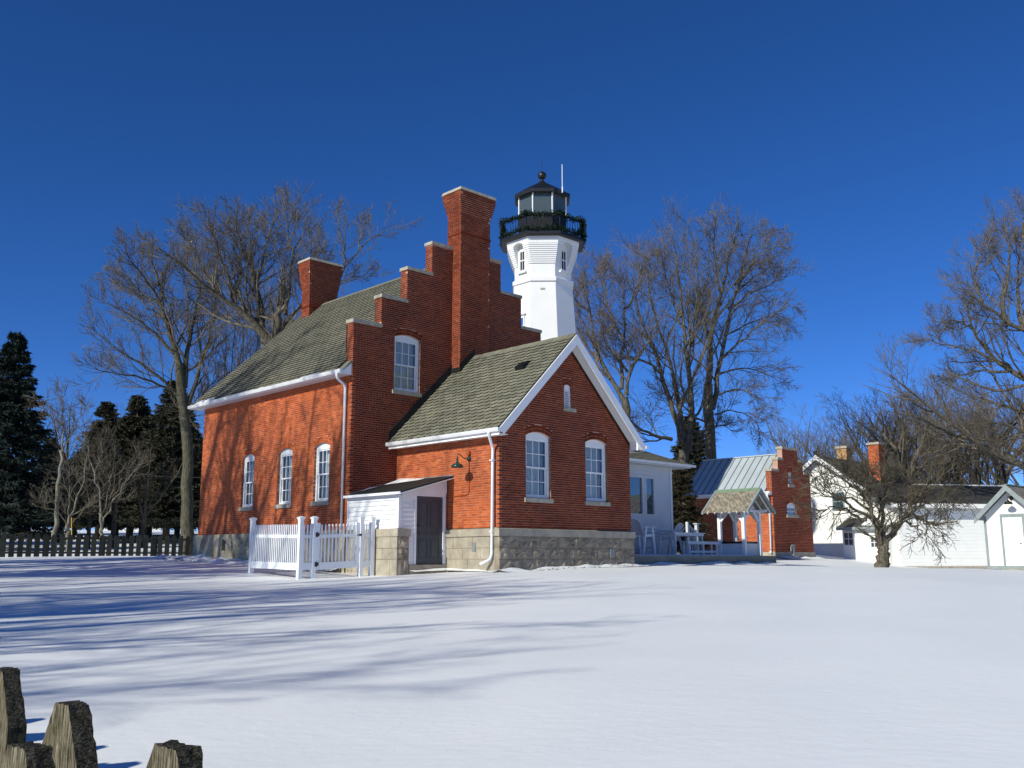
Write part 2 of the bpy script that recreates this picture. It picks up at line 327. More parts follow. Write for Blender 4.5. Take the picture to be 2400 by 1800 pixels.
def snow_grid(name, x0, x1, y0, y1, nx, ny, amp=1.0):
    xs = np.linspace(x0, x1, nx); ys = np.linspace(y0, y1, ny); X, Y = np.meshgrid(xs, ys); Z = ground(X, Y)
    rg = np.random.default_rng(5)
    for f, a in ((.25, .05), (.6, .03), (1.4, .010), (3.1, .005)):
        for _ in range(4):
            th = rg.uniform(0, pi); th = th * .35 + 1.9; ph = rg.uniform(0, 6.28); ff = f * rg.uniform(.7, 1.3)
            Z += amp * a * .5 * np.sin(ff * (X * cos(th) + Y * sin(th)) + ph + .8 * np.sin(ff * .6 * (X * sin(th) - Y * cos(th)) + ph * 2))
    vs = np.stack([X, Y, Z], -1).reshape(-1, 3)
    i = np.arange(nx * ny).reshape(ny, nx); q = np.stack([i[:-1, :-1], i[:-1, 1:], i[1:, 1:], i[1:, :-1]], -1).reshape(-1, 4)
    me = bpy.data.meshes.new(name); me.vertices.add(len(vs)); me.vertices.foreach_set('co', vs.ravel()); me.loops.add(q.size); me.loops.foreach_set('vertex_index', q.ravel())
    me.polygons.add(len(q)); me.polygons.foreach_set('loop_start', np.arange(0, q.size, 4)); me.polygons.foreach_set('use_smooth', [True] * len(q)); me.update(calc_edges=True)
    me.materials.append(M['snow']); o = bpy.data.objects.new(name, me); COL.objects.link(o); return o
g0 = snow_grid('snow_ground', -55, 65, -20, 110, 400, 430); g0['kind'] = 'structure'
# the land beyond, out to the horizon: one ring that starts under the near sheet
b = MB(); ring = []
for (x0, x1, y0, y1, dz) in ((-52, 62, -17, 107, -.9), (-200, 200, -200, 260, 1.0), (-1500, 1500, -1500, 1500, 2.0)):
    ring.append([])
    for k in range(64):
        t = k / 64; s_ = t * 4; e = int(s_); f = s_ - e
        px, py = [(x0 + (x1 - x0) * f, y0), (x1, y0 + (y1 - y0) * f), (x1 - (x1 - x0) * f, y1), (x0, y1 - (y1 - y0) * f)][e]
        ring[-1].append((px, py, gz(px, py) + (dz if dz < 0 else (0 if py < 50 else dz))))
vs = ring[0] + ring[1] + ring[2]; fs = []
for j in range(2):
    for k in range(64): fs.append((j * 64 + k, j * 64 + (k + 1) % 64, (j + 1) * 64 + (k + 1) % 64, (j + 1) * 64 + k))
b.add(vs, [f[::-1] for f in fs]); b.build('far_snow_field', M['snow'], kind='structure', smooth=True)

# ---------------------------------------------------------------- brickwork
COURSE = 0.0677; BL = 0.205; JT = 0.011
def arch_geo(op):
    w = op['a1'] - op['a0']; r = op['rise']; R = (w * w / 4 + r * r) / (2 * r); c = (op['a0'] + op['a1']) / 2; zc = op['zs'] + r - R
    return c, zc, R, math.asin(w / 2 / R)
def op_interval(op, z, ring=.21):
    if z < op['z0'] - .01: return None
    if z <= op['zs']: return (op['a0'], op['a1'])
    if not op.get('rise'): return None
    c, zc, R, th = arch_geo(op); Ro = R + ring
    if z <= zc + Ro * cos(th): h = (z - zc) * tan(th); return (c - h, c + h)
    if z < zc + Ro: h = sqrt(Ro * Ro - (z - zc) ** 2); return (c - h, c + h)
    return None
rb = random.Random(3)
STD = None
def brick_boxes(arange, z0, z1, ops=(), off=lambda z: 0.0, quoin=(0, 0), depth=.1, q0=0):
    """list of (a0,a1,out,depth,z0,z1) for every brick of a wall face"""
    out = []; n = int(round((z1 - z0) / COURSE))
    for i in range(n):
        zb = z0 + i * COURSE + .004; zt = zb + COURSE - JT; zm = (zb + zt) / 2
        a0, a1 = arange(zm)
        if a1 - a0 < .05: continue
        if quoin[0] and (i + q0) % 2: a0 += depth + .011
        if quoin[1] and (i + q0) % 2 == 0: a1 -= depth + .011
        spans = [(a0, a1)]
        for op in ops:
            iv = op_interval(op, zm)
            if not iv: continue
            ns = []
            for s0, s1 in spans:
                if iv[1] <= s0 or iv[0] >= s1: ns.append((s0, s1)); continue
                if iv[0] > s0 + .008: ns.append((s0, iv[0]))
                if iv[1] < s1 - .008: ns.append((iv[1], s1))
            spans = ns
        head = (i % 7 == 6); L = (BL - .0) / 2 if head else BL
        ph = (i % 2) * L * .5 + (.03 if head else 0)
        for s0, s1 in spans:
            k = floor((s0 - ph) / (L + JT)); a = ph + k * (L + JT)
            while a < s1:
                b0 = max(a, s0); b1 = min(a + L, s1); 
                
                if b1 - b0 > .010: out.append((b0, b1, off(zm) + rb.uniform(-.0015, .0025), depth, zb, zt, (not head) and abs(b1 - b0 - BL) < 1e-4))
                a += L + JT
    return out
def mapf(axis, const, sgn=-1):
    # face position: axis 'u' -> wall runs along u at v=const and faces -v (sgn -1) or +v
    if axis == 'u': return lambda a, d, z: (a, const + sgn * d, z)
    return lambda a, d, z: (const + sgn * d, a, z)
def hexa_faces(mb, P, b0, b1, o, dep, z0, z1):
    p = [P(b0, o, z0), P(b1, o, z0), P(b1, o - dep, z0), P(b0, o - dep, z0), P(b0, o, z1), P(b1, o, z1), P(b1, o - dep, z1), P(b0, o - dep, z1)]
    mb.add(p, [(0, 3, 2, 1), (4, 5, 6, 7), (0, 1, 5, 4), (1, 2, 6, 5), (3, 0, 4, 7)])
def arch_ring(mb, P, op, ring=.205, depth=.1):
    c, zc, R, th = arch_geo(op); Ro = R + ring; n = max(9, int(round(2 * th * Ro / .076)) | 1)
    for k in range(n):
        t0 = -th + 2 * th * k / n + .0035 / R; t1 = -th + 2 * th * (k + 1) / n - .0035 / R
        for r0, r1 in ((R + .004, R + ring * .5 - .005), (R + ring * .5 + .005, Ro - .004)):
            q = [(c + r * sin(t), zc + r * cos(t)) for r, t in ((r0, t0), (r0, t1), (r1, t1), (r1, t0))]
            o = rb.uniform(0.001, .004)
            p = [P(a, o, z) for a, z in q] + [P(a, o - depth, z) for a, z in q]
            mb.add(p, [(0, 1, 2, 3), (0, 4, 5, 1), (1, 5, 6, 2), (2, 6, 7, 3), (3, 7, 4, 0)])
def backing(name, th, P, poly, ops, thick=.3, face=-.006, mat=None, parent=None, label=None):
    """wall body behind the bricks with real openings"""
    polys = [[Vector((a, z, 0)) for a, z in poly]]
    for op in ops:
        pts = [(op['a0'], op['z0']), (op['a1'], op['z0'])]
        if op.get('rise'):
            c, zc, R, t = arch_geo(op)
            pts += [(c + R * sin(t - 2 * t * k / 10), zc + R * cos(t - 2 * t * k / 10)) for k in range(11)]
        else: pts += [(op['a1'], op['zs']), (op['a0'], op['zs'])]
        polys.append([Vector((a, z, 0)) for a, z in pts])
    tris = tessellate_polygon(polys); flat = [p for pl in polys for p in pl]; n = len(flat)
    mb = MB(); vs = [P(p.x, face, p.y) for p in flat] + [P(p.x, face - thick, p.y) for p in flat]
    fs = [tuple(t) for t in tris] + [tuple(n + i for i in t[::-1]) for t in tris]
    k = 0
    for pl in polys:
        m_ = len(pl)
        for i in range(m_): fs.append((k + i, k + (i + 1) % m_, n + k + (i + 1) % m_, n + k + i))
        k += m_
    mb.add(vs, fs); return mb.build(name, mat or M['mortar'], th, parent, label=label)
def window(th, P, op, ring=True, cols=3, curtain=True, set_back=.085, sillw=.09, parent=None, label=None):
    """arched double hung window: white frame object > sash, pane, sill, curtain"""
    a0, a1, z0, zs, r = op['a0'] + .003, op['a1'] - .003, op['z0'], op['zs'], op['rise']
    c, zc, R, t = arch_geo(op); fw = .075; d = -set_back; R -= .004
    mb = MB()
    def bx(m_, x0, x1, y0, y1, q0, q1): m_.hexa([P(x0, y0, q0), P(x1, y0, q0), P(x1, y1, q0), P(x0, y1, q0), P(x0, y0, q1), P(x1, y0, q1), P(x1, y1, q1), P(x0, y1, q1)])
    bx(mb, a0, a0 + fw, d, d - .1, z0, zs); bx(mb, a1 - fw, a1, d, d - .1, z0, zs); bx(mb, a0 + fw, a1 - fw, d, d - .1, z0, z0 + .06)
    zh = zs - .09; n = 12
    arc = [(c + R * sin(-t + 2 * t * k / n), zc + R * cos(-t + 2 * t * k / n)) for k in range(n + 1)]
    pl = [(a1 - fw, zh), (a0 + fw, zh), (a0 + fw, zs), (a0, zs)] + arc[1:-1] + [(a1, zs), (a1 - fw, zs)]
    off = Vector(P(0, d - .1, 0)) - Vector(P(0, d, 0)); mb.prism([P(a, d, z) for a, z in pl], off)
    w = part(mb, 'window', M['white'], th, parent, label=label)
    s0, s1 = a0 + fw, a1 - fw; zb, zt = z0 + .06, zh; zm = (zb + zt) / 2; st = .045
    for (q0, q1, dd) in ((zm - .02, zt, d - .02), (zb, zm + .02, d - .055)):
        sm = MB(); bx(sm, s0, s0 + st, dd, dd - .03, q0, q1); bx(sm, s1 - st, s1, dd, dd - .03, q0, q1); bx(sm, s0 + st, s1 - st, dd, dd - .03, q0, q0 + st); bx(sm, s0 + st, s1 - st, dd, dd - .03, q1 - st, q1)
        pw = (s1 - s0 - 2 * st) / cols; qm = (q0 + q1) / 2
        for k in range(1, cols): bx(sm, s0 + st + pw * k - .011, s0 + st + pw * k + .011, dd, dd - .028, q0 + st, q1 - st)
        for k in range(cols): bx(sm, s0 + st + pw * k + .011 * (k > 0), s0 + st + pw * (k + 1) - .011 * (k < cols - 1), dd - .002, dd - .026, qm - .011, qm + .011)
        part(sm, 'sash', M['white'], th, w)
        for k in range(cols):
            for (e0, e1) in ((q0 + st, qm - .011), (qm + .011, q1 - st)):
                pm = MB(); x0 = s0 + st + pw * k + .011 * (k > 0); x1 = s0 + st + pw * (k + 1) - .011 * (k < cols - 1)
                q4 = [P(x0, dd - .015, e0), P(x1, dd - .015, e0), P(x1, dd - .015, e1), P(x0, dd - .015, e1)]; nrm = (Vector(q4[1]) - Vector(q4[0])).cross(Vector(q4[3]) - Vector(q4[0])); outw = Vector(P(0, 1, 0)) - Vector(P(0, 0, 0))
                pm.add(q4, [(0, 1, 2, 3) if nrm.dot(outw) > 0 else (3, 2, 1, 0)]); part(pm, 'pane', M['glass'], th, w)
    sl = MB(); e = .07
    o1, o2 = .045, -.10
    sl.hexa([P(a0 - e, o1, z0 - .135), P(a1 + e, o1, z0 - .135), P(a1 + e, o2, z0 - .135), P(a0 - e, o2, z0 - .135), P(a0 - e, o1, z0 - .012), P(a1 + e, o1, z0 - .012), P(a1 + e, o2, z0 + .0), P(a0 - e, o2, z0 + .0)])
    part(sl, 'sill', M['cap'], th, w)
    if curtain:
        for (x0, x1) in ((s0, s0 + (s1 - s0) * curtain), (s1 - (s1 - s0) * .16, s1)) if curtain < 1 else ((s0, s1),):
            cm = MB(); n = 26; ptsb = []
            for k in range(n + 1):
                a = x0 + (x1 - x0) * k / n; dd = d - .17 + .022 * sin(k * 1.55) + .01 * sin(k * .7)
                ptsb.append((a, dd))
            cm.add([P(a, dd, zb) for a, dd in ptsb] + [P(a, dd, zt) for a, dd in ptsb], [(k, k + 1, n + 2 + k, n + 1 + k) for k in range(n)]); part(cm, 'curtain', M['curtain'], th, w)
    return w

# ================================================================ keeper's house
H = Thing('keepers_house', 'red brick house with stepped gable parapet, grey roof and tall chimney beside the tower', 'house', (2.9, 7.0, 1.3))
def op(a0, a1, z0, zs, rise=.115): return dict(a0=a0, a1=a1, z0=z0, zs=zs, rise=rise)
def bricks_stuff(P, lst, th, parent, extra_arches=(), mat='brick'):
    mb = MB()
    for b0, b1, o, dep, z0, z1, _ in lst: hexa_faces(mb, P, b0, b1, o, dep, z0, z1)
    for o_ in extra_arches: arch_ring(mb, P, o_)
    return part(mb, 'brick', M[mat], th, parent, kind='stuff')
# --- main left wall (faces the sun)
Zf = 2.44
PL = mapf('v', -1.78)
opsL = [op(5.90, 6.78, 3.36, 5.10), op(8.12, 9.0, 3.36, 5.10), op(10.61, 11.46, 3.36, 5.10)]
wL = backing('wall', H, PL, [(4.78, Zf), (14.6, Zf), (14.6, 7.25), (4.78, 7.25)], opsL)
bricks_stuff(PL, brick_boxes(lambda z: (4.77, 14.6), Zf, 7.25, opsL, quoin=(1, 0)), H, wL, opsL)
for i, o_ in enumerate(opsL): window(H, PL, o_, curtain=.7)
# --- main stepped gable
PF = mapf('u', 4.77)
def steps(z):
    return (-1.78, 7.64) if z < 8.89 else (-.73, 6.6) if z < 9.89 else (.29, 5.57) if z < 11.03 else (1.33, 4.54) if z < 12.15 else (0, 0)
opsF = [op(-.18, .875, 6.93, 8.68)]
def hidden_by_annex(b): return b[0] > .12 and b[1] < 5.7 and b[5] < 8.0 - abs((b[0] + b[1]) / 2 - 2.9) * .98 - .25
wF = backing('wall', H, PF, [(-1.775, Zf), (7.635, Zf), (7.635, 8.89), (6.595, 8.89), (6.595, 9.89), (5.565, 9.89), (5.565, 11.03), (4.535, 11.03), (4.535, 12.15), (1.335, 12.15), (1.335, 11.03), (.295, 11.03), (.295, 9.89), (-.725, 9.89), (-.725, 8.89), (-1.775, 8.89)], opsF, thick=.33)
lst = [x for x in brick_boxes(steps, Zf, 12.15, opsF, quoin=(1, 0), q0=1) if not hidden_by_annex(x)]
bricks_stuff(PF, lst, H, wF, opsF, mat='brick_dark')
window(H, PF, opsF[0], curtain=1)
mb = MB()
for us, zb, zt in ((-1.78, 7.25, 8.89), (-.73, 8.89, 9.89), (.29, 9.89, 11.03), (1.33, 11.03, 12.15)):
    P = mapf('v', us)
    for x in brick_boxes(lambda z: (4.77, 5.13), Zf, zt, quoin=(1, 0), q0=0):
        if x[4] > zb - .03: hexa_faces(mb, P, *x[:6])
part(mb, 'brick', M['brick_dark'], H, wF, kind='stuff')
for u0, u1, zt in ((-1.78, -.73, 9.0), (-.73, .29, 10.0), (.29, 1.33, 11.14), (1.33, 2.236, 12.26), (3.604, 4.54, 12.26), (4.54, 5.57, 11.14), (5.57, 6.6, 10.0), (6.6, 7.64, 9.0)):
    l = u0 - (.035 if u0 < 2.9 else -.003); r = u1 + (.035 if u0 > 2.9 else .04 if u1 < 2.0 else 0)
    if u0 < 2.9: r = u1 + (.03 if u1 < 2 else 0)
    else: l = u0 - (.03 if u0 > 3.7 else 0)
    n = 2 if (u1 - u0) > 1 else 1
    for k in range(n):
        b = MB(); x0 = l + (r - l) * k / n + (.003 if k else 0); x1 = l + (r - l) * (k + 1) / n
        # the cap passes in front of the next riser by its overhang, so it is notched behind it
        b.box(x0, x1, 4.735, 4.765, zt - .108, zt + .002 * k)
        b.box(max(x0, l), min(x1, u1 - .003 if u0 < 2.9 else x1) if u0 < 2.9 else x1, 4.7651, 5.16, zt - .108, zt + .002 * k) if u0 < 2.9 else b.box(max(x0, u0 + .003), x1, 4.7651, 5.16, zt - .108, zt + .002 * k)
        part(b, 'coping_stone', M['cap'], H)
# --- right and rear walls of the main block, unseen from the lawn
Pr = mapf('v', 7.64, 1); wr = backing('wall', H, Pr, [(5.1, Zf), (14.27, Zf), (14.27, 7.25), (5.1, 7.25)], [], face=-.006)
bricks_stuff(Pr, brick_boxes(lambda z: (4.77, 14.6), Zf, 7.25), H, wr)
Pb = mapf('u', 14.6, 1); wb = backing('wall', H, Pb, [(-1.45, Zf), (7.3, Zf), (7.3, 7.4), (2.93, 11.6), (-1.45, 7.4)], [])
# --- annex walls
PA = mapf('u', 0.0); PAL = mapf('v', 0.0); PAR = mapf('v', 5.79, 1)
opsA = [op(1.06, 2.10, 3.31, 5.12, .13), op(3.655, 4.685, 3.31, 5.12, .13), op(2.715, 3.02, 6.115, 6.76, .075)]
def gab(z):
    if z < 5.13: return (0, 5.79)
    h = (8.04 - z) / .985; return (2.895 - h, 2.895 + h)
wA = backing('gable_wall', H, PA, [(.005, Zf), (5.785, Zf), (5.785, 5.13), (2.895, 8.0), (.005, 5.13)], opsA, thick=.28)
la = brick_boxes(gab, Zf, 8.0, opsA, quoin=(1, 0), q0=1)
full = [x for x in la if x[6]]; full.sort(key=lambda x: (x[0] + 1.0) ** 2 * .25 + (x[4] - 2.4) ** 2)
own = full[:296]; owns = set(id(x) for x in own)
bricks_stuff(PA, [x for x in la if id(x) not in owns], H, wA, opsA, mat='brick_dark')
bm_ = MB(); bm_.box(-BL / 2, BL / 2, 0, .1, -(COURSE - JT) / 2, (COURSE - JT) / 2); std = bm_.build('brick', M['brick_dark']); sme = std.data
bpy.data.objects.remove(std)
for x in own:
    o = bpy.data.objects.new('brick', sme); COL.objects.link(o); o.parent = wA
    o.location = Vector(((x[0] + x[1]) / 2, -x[2], (x[4] + x[5]) / 2)) - H.org
wAL = backing('wall', H, PAL, [(.29, Zf), (4.76, Zf), (4.76, 5.2), (.29, 5.2)], [])
bricks_stuff(PAL, brick_boxes(lambda z: (0, 4.77), Zf, 5.2, quoin=(1, 0)), H, wAL)
wAR = backing('wall', H, PAR, [(.29, Zf), (4.76, Zf), (4.76, 5.2), (.29, 5.2)], [])
bricks_stuff(PAR, brick_boxes(lambda z: (.11, 4.77), Zf, 5.2), H, wAR)
for o_ in opsA[:2]: window(H, PA, o_, curtain=.80)
# louvred attic vent
o_ = opsA[2]; mb = MB(); c, zc, R, t = arch_geo(o_)
mb.box(2.72, 2.76, .03, .12, 6.12, 6.76); mb.box(2.975, 3.015, .03, .12, 6.12, 6.76)
arc = [(c + (R - .004) * sin(-t + 2 * t * k / 8), zc + (R - .004) * cos(-t + 2 * t * k / 8)) for k in range(9)]
mb.prism([(2.976, .03, 6.66), (2.759, .03, 6.66)] + [(a, .03, z) for a, z in arc], (0, .08, 0)); vt = part(mb, 'vent', M['white'], H)
for k in range(9):
    b = MB(); z = 6.15 + k * .058; b.hexa([(2.76, .055, z), (2.975, .055, z), (2.975, .1, z + .04), (2.76, .1, z + .04), (2.76, .055, z + .02), (2.975, .055, z + .02), (2.975, .1, z + .05), (2.76, .1, z + .05)]); part(b, 'louvre_slat', M['white'], H, vt)
boxpart('backboard', M['greytrim'], H, (2.72, 3.015, .105, .11, 6.12, 6.66), vt)
boxpart('sill', M['cap'], H, (2.67, 3.225, -.04, .1, 6.0, 6.112), vt)
# --- interior darkness: floor slabs so that no light leaks through
boxpart('floor', M['interior'], H, (-1.4, 7.3, 5.2, 14.2, 2.3, 2.42)); boxpart('floor', M['interior'], H, (.3, 5.5, .3, 4.7, 2.3, 2.42)); boxpart('attic_floor', M['interior'], H, (-1.4, 7.3, 5.2, 14.2, 6.0, 6.05))
boxpart('partition', M['interior'], H, (-.9, -.85, 5.2, 14.2, 2.42, 6.0)); boxpart('partition', M['interior'], H, (.3, 5.5, 1.0, 1.05, 2.42, 5.2)); boxpart('partition', M['interior'], H, (-1.4, 7.3, 5.7, 5.75, 6.05, 9.0))
# --- foundations
def rock_block(th, parent, P, a0, a1, z0, z1, amp=.035, seed=0, mat='stone', o=.02, dep=.18, nx=9, nz=5):
    mb = MB(); g = .006; a0 += g; a1 -= g; z0 += g; z1 -= g; rg = random.Random(seed); vs = []
    for j in range(nz + 1):
        for i in range(nx + 1):
            fx, fz = i / nx, j / nz; e = min(1, 5 * min(fx, 1 - fx)) * min(1, 4 * min(fz, 1 - fz))
            a = a0 + (a1 - a0) * fx; z = z0 + (z1 - z0) * fz
            d = o + amp * e * (.35 + 1.3 * noise.noise(Vector((a * 7 + seed, z * 9, seed * 1.7))) + rg.uniform(-.35, .35)) if e > 0 else o
            vs.append(P(a, d, z))
    fs = [(j * (nx + 1) + i, j * (nx + 1) + i + 1, (j + 1) * (nx + 1) + i + 1, (j + 1) * (nx + 1) + i) for j in range(nz) for i in range(nx)]
    mb.add(vs, fs)
    n = nx + 1; rim = [i for i in range(n)] + [j * n + nx for j in range(1, nz + 1)] + [nz * n + i for i in range(nx - 1, -1, -1)] + [j * n for j in range(nz - 1, 0, -1)]
    inv = {}
    base = len(mb.v)
    def back(p):
        return p
    bk = []
    for k in rim:
        i, j = k % n, k // n; a = a0 + (a1 - a0) * i / nx; z = z0 + (z1 - z0) * j / nz; bk.append(P(a, o - dep, z))
    mb.v.extend(bk); m_ = len(rim)
    for k in range(m_): mb.f.append((rim[k], base + k, base + (k + 1) % m_, rim[(k + 1) % m_])); mb.m.append(0)
    return part(mb, 'stone', M[mat], th, parent)
PfA = mapf('u', -.05); PfL = mapf('v', -.05)
fb = MB(); fb.box(-.045, 5.835, -.045, .3, .9, 2.2); fb.box(-.045, .3, .3, 4.7, .9, 2.2); fb.box(5.5, 5.835, .3, 4.7, .9, 2.2)
fo = part(fb, 'foundation', M['mortar'], H)
rows = [(2.192, 1.868, [-.06, .71, 1.56, 2.29, 3.31, 4.39, 5.18, 5.85]), (1.868, 1.553, [-.06, .31, 1.24, 1.97, 2.8, 3.63, 4.06, 4.86, 5.59, 5.85]), (1.553, 1.1, [-.06, .83, 1.73, 2.31, 3.0, 3.77, 4.54, 5.16, 5.85])]
s_ = 1
for zt, zb, xs in rows:
    for a, b_ in zip(xs, xs[1:]): s_ += 1; rock_block(H, fo, PfA, a, b_, zb, zt, .04, s_)
for a, b_ in ((-.06, .318), (.318, 1.06), (1.06, 1.9), (1.9, 2.3)): s_ += 1; rock_block(H, fo, PfL, a + (.16 if a < 0 else 0), b_, 1.868, 2.192, .004, s_, 'ledge', o=.012)
for a, b_ in ((-.06, .318), (.318, .72), (.72, 1.47), (1.47, 2.3)): s_ += 1; rock_block(H, fo, PfL, a + (.16 if a < 0 else 0), b_, 1.56, 1.868, .004, s_, 'ledge', o=.012)
for a, b_ in ((-.06, .318), (.318, 1.25), (1.25, 2.3)): s_ += 1; rock_block(H, fo, PfL, a + (.16 if a < 0 else 0), b_, 1.0, 1.56, .004, s_, 'ledge', o=.012)
for u0, u1 in ((-.1, 1.9), (1.9, 3.95), (3.95, 5.9)):
    b = MB(); b.hexa([(u0 + .002, -.105, 2.196), (u1 - .002, -.105, 2.196), (u1 - .002, .09, 2.196), (u0 + .002, .09, 2.196), (u0 + .002, -.105, 2.40), (u1 - .002, -.105, 2.40), (u1 - .002, .09, 2.437), (u0 + .002, .09, 2.437)]); part(b, 'ledge_stone', M['ledge'], H, fo)
for v0, v1 in ((.092, 1.5), (1.5, 3.1), (3.1, 4.76)):
    b = MB(); b.hexa([(-.1, v0 + .002, 2.196), (.09, v0 + .002, 2.196), (.09, v1 - .002, 2.196), (-.1, v1 - .002, 2.196), (-.1, v0 + .002, 2.40), (.09, v0 + .002, 2.437), (.09, v1 - .002, 2.437), (-.1, v1 - .002, 2.40)]); part(b, 'ledge_stone', M['ledge'], H, fo)
# main block foundation: rough rendered rubble, with a cellar light
PML = mapf('v', -1.78)
cop = dict(a0=12.2, a1=12.5, z0=1.86, zs=2.26)
mf = backing('foundation', H, mapf('v', -1.88), [(4.775, .9), (14.72, .9), (14.72, 2.438), (4.775, 2.438)], [cop], thick=.38, face=0, mat=M['render'])
boxpart('cellar_window', M['interior'], H, (-1.7, -1.66, 12.1, 12.7, 1.8, 2.3)); boxpart('lintel', M['cap'], H, (-1.9, -1.7, 12.05, 12.72, 2.262, 2.31))
b = MB(); b.box(-1.5, 7.74, 14.4, 14.72, .9, 2.438); b.box(7.4, 7.74, 4.9, 14.4, .9, 2.438); b.box(-1.5, 7.74, 4.775, 4.9, .9, 2.438); part(b, 'foundation', M['render'], H)
rg = random.Random(11)
for k in range(46):   # stones that show through the render near the cellar light
    v0 = rg.uniform(9.4, 12.0); z0 = rg.uniform(1.5, 2.2); w_ = rg.uniform(.15, .34); h_ = rg.uniform(.09, .17)
    rock_block(H, mf, mapf('v', -1.88), v0, v0 + w_, z0, min(z0 + h_, 2.42), .03, 300 + k, 'render', o=.004, dep=.05, nx=4, nz=3)

# --- roofs
def roof_slab(name, mat, th, pts_uz, v0, v1, thick=.06, parent=None):
    (u0, z0), (u1, z1) = pts_uz; d = Vector((u1 - u0, 0, z1 - z0)).normalized(); n = Vector((-d.z, 0, d.x)); n = n if n.z > 0 else -n
    b = MB(); q = [(u0, v0, z0), (u1, v0, z1), (u1, v1, z1), (u0, v1, z0)]; off = -n * thick
    b.hexa([Vector(p) + off for p in q] + [Vector(p) for p in q]); return part(b, name, mat, th, parent)
def shingles(th, parent, uE, zE, uR, zR, v0, v1, expo, wid, rise=.075, nobj=0, thick=.040, seed=2):
    """rows of scalloped shingles; v runs along the eave, s up the slope"""
    S_ = Vector((uR - uE, 0, zR - zE)); L = S_.length; S_.normalize(); N = Vector((-S_.z, 0, S_.x)); N = N if N.z > 0 else -N; A = Vector((0, 1, 0)); E0 = Vector((uE, 0, zE))
    rg = random.Random(seed); ln = expo * 1.42; g = .004; K = 8
    def tile(x0, x1, full):
        w = x1 - x0; pts = []
        for k in range(K + 1):
            t = k / K; x = x0 + g + (w - 2 * g) * t; e = abs(2 * t - 1) ** 3.0; pts.append((x, rise * e))
        vs = []; n = K + 1
        for x, s in pts: vs.append((x, s, thick * (1 - s / ln)))
        for x, s in pts: vs.append((x, s + .004, -.004))
        vs += [(x0 + g, ln, .0), (x1 - g, ln, .0)]
        fs = [tuple([i for i in range(n)]) + (2 * n + 1, 2 * n)]; ms = [0]
        for k in range(K): fs.append((k, n + k, n + k + 1, k + 1)); ms.append(1)
        fs.append((0, 2 * n, n)); ms.append(1); fs.append((n - 1, 2 * n - 1, 2 * n + 1)); ms.append(1)
        return vs, fs, ms
    tv, tf, tm = tile(-wid / 2, wid / 2, True)
    cells = []; nr = int(L / expo)
    for r in range(nr):
        s = r * expo - .015; off = (r % 2) * wid / 2; v = v0 - off
        while v < v1 - .02:
            a, b_ = max(v, v0), min(v + wid, v1)
            if b_ - a > .03: cells.append((s, a, b_, abs(b_ - a - wid) < 1e-5))
            v += wid
    objs = []
    if nobj:
        fullc = [c for c in cells if c[3]]; fullc.sort(key=lambda c: c[1] * .9 + c[0] * .25); objs = fullc[:nobj]
        ids = set(id(c) for c in objs); cells = [c for c in cells if id(c) not in ids]
        me = bpy.data.meshes.new('shingle'); me.from_pydata(tv, [], tf); me.materials.append(M['shingle']); me.materials.append(M['butt']); me.polygons.foreach_set('material_index', tm)
        R = Matrix((A, S_, N)).transposed().to_4x4()
        R3 = R if R.to_3x3().determinant() > 0 else R
        for s, a, b_, _ in objs:
            o = bpy.data.objects.new('shingle', me); COL.objects.link(o); o.parent = parent
            p = E0 + S_ * (s + rg.uniform(-.006, .006)) + A * ((a + b_) / 2) + N * .012 - th.org
            x = A + N * rg.uniform(-.006, .006)
            Mx = Matrix.Translation(p) @ R; o.matrix_local = Mx
    mb = MB()
    for s, a, b_, fl in cells:
        vs, fs, ms = (tv, tf, tm) if fl else tile(a - (a + b_) / 2, b_ - (a + b_) / 2, False)
        c_ = E0 + S_ * (s + rg.uniform(-.006, .006)) + A * ((a + b_) / 2) + N * .012; n0 = len(mb.v)
        mb.v.extend([tuple(c_ + A * x + S_ * y + N * z) for x, y, z in vs])
        for f, m_ in zip(fs, ms): mb.f.append(tuple(i + n0 for i in f)); mb.m.append(m_)
    part(mb, 'shingle', [M['shingle'], M['butt']], th, parent, kind='stuff')
RIDGE = (2.93, 12.10); EV = (-2.15, 7.33); EV2 = (8.01, 7.33)
r1 = roof_slab('roof', M['shingle'], H, (EV, RIDGE), 5.135, 15.05); r2 = roof_slab('roof', M['shingle'], H, (RIDGE, EV2), 5.135, 15.05)
shingles(H, r1, *EV, *RIDGE, 5.135, 15.05, .178, .30, seed=4)
b = MB(); b.hexa([(2.80, 5.14, 12.0), (2.93, 5.14, 12.12), (2.93, 15.06, 12.12), (2.80, 15.06, 12.0), (2.78, 5.14, 12.02), (2.93, 5.14, 12.16), (2.93, 15.06, 12.16), (2.78, 15.06, 12.02)])
b.hexa([(2.931, 5.14, 12.12), (3.06, 5.14, 12.0), (3.06, 15.06, 12.0), (2.931, 15.06, 12.12), (2.931, 5.14, 12.16), (3.08, 5.14, 12.02), (3.08, 15.06, 12.02), (2.931, 15.06, 12.16)]); part(b, 'ridge_cap', M['shingle'], H)
AR = (2.895, 8.37); AE = (-.36, 5.17); AE2 = (6.15, 5.17)
a1_ = roof_slab('roof', M['shingle'], H, (AE, AR), -.36, 4.76); a2_ = roof_slab('roof', M['shingle'], H, (AR, AE2), -.36, 4.76)
shingles(H, a1_, *AE, *AR, -.365, 4.76, .178, .30, nobj=296, seed=8)
shingles(H, a2_, *AE2, *AR, -.365, 4.76, .178, .30, seed=9)
b = MB()
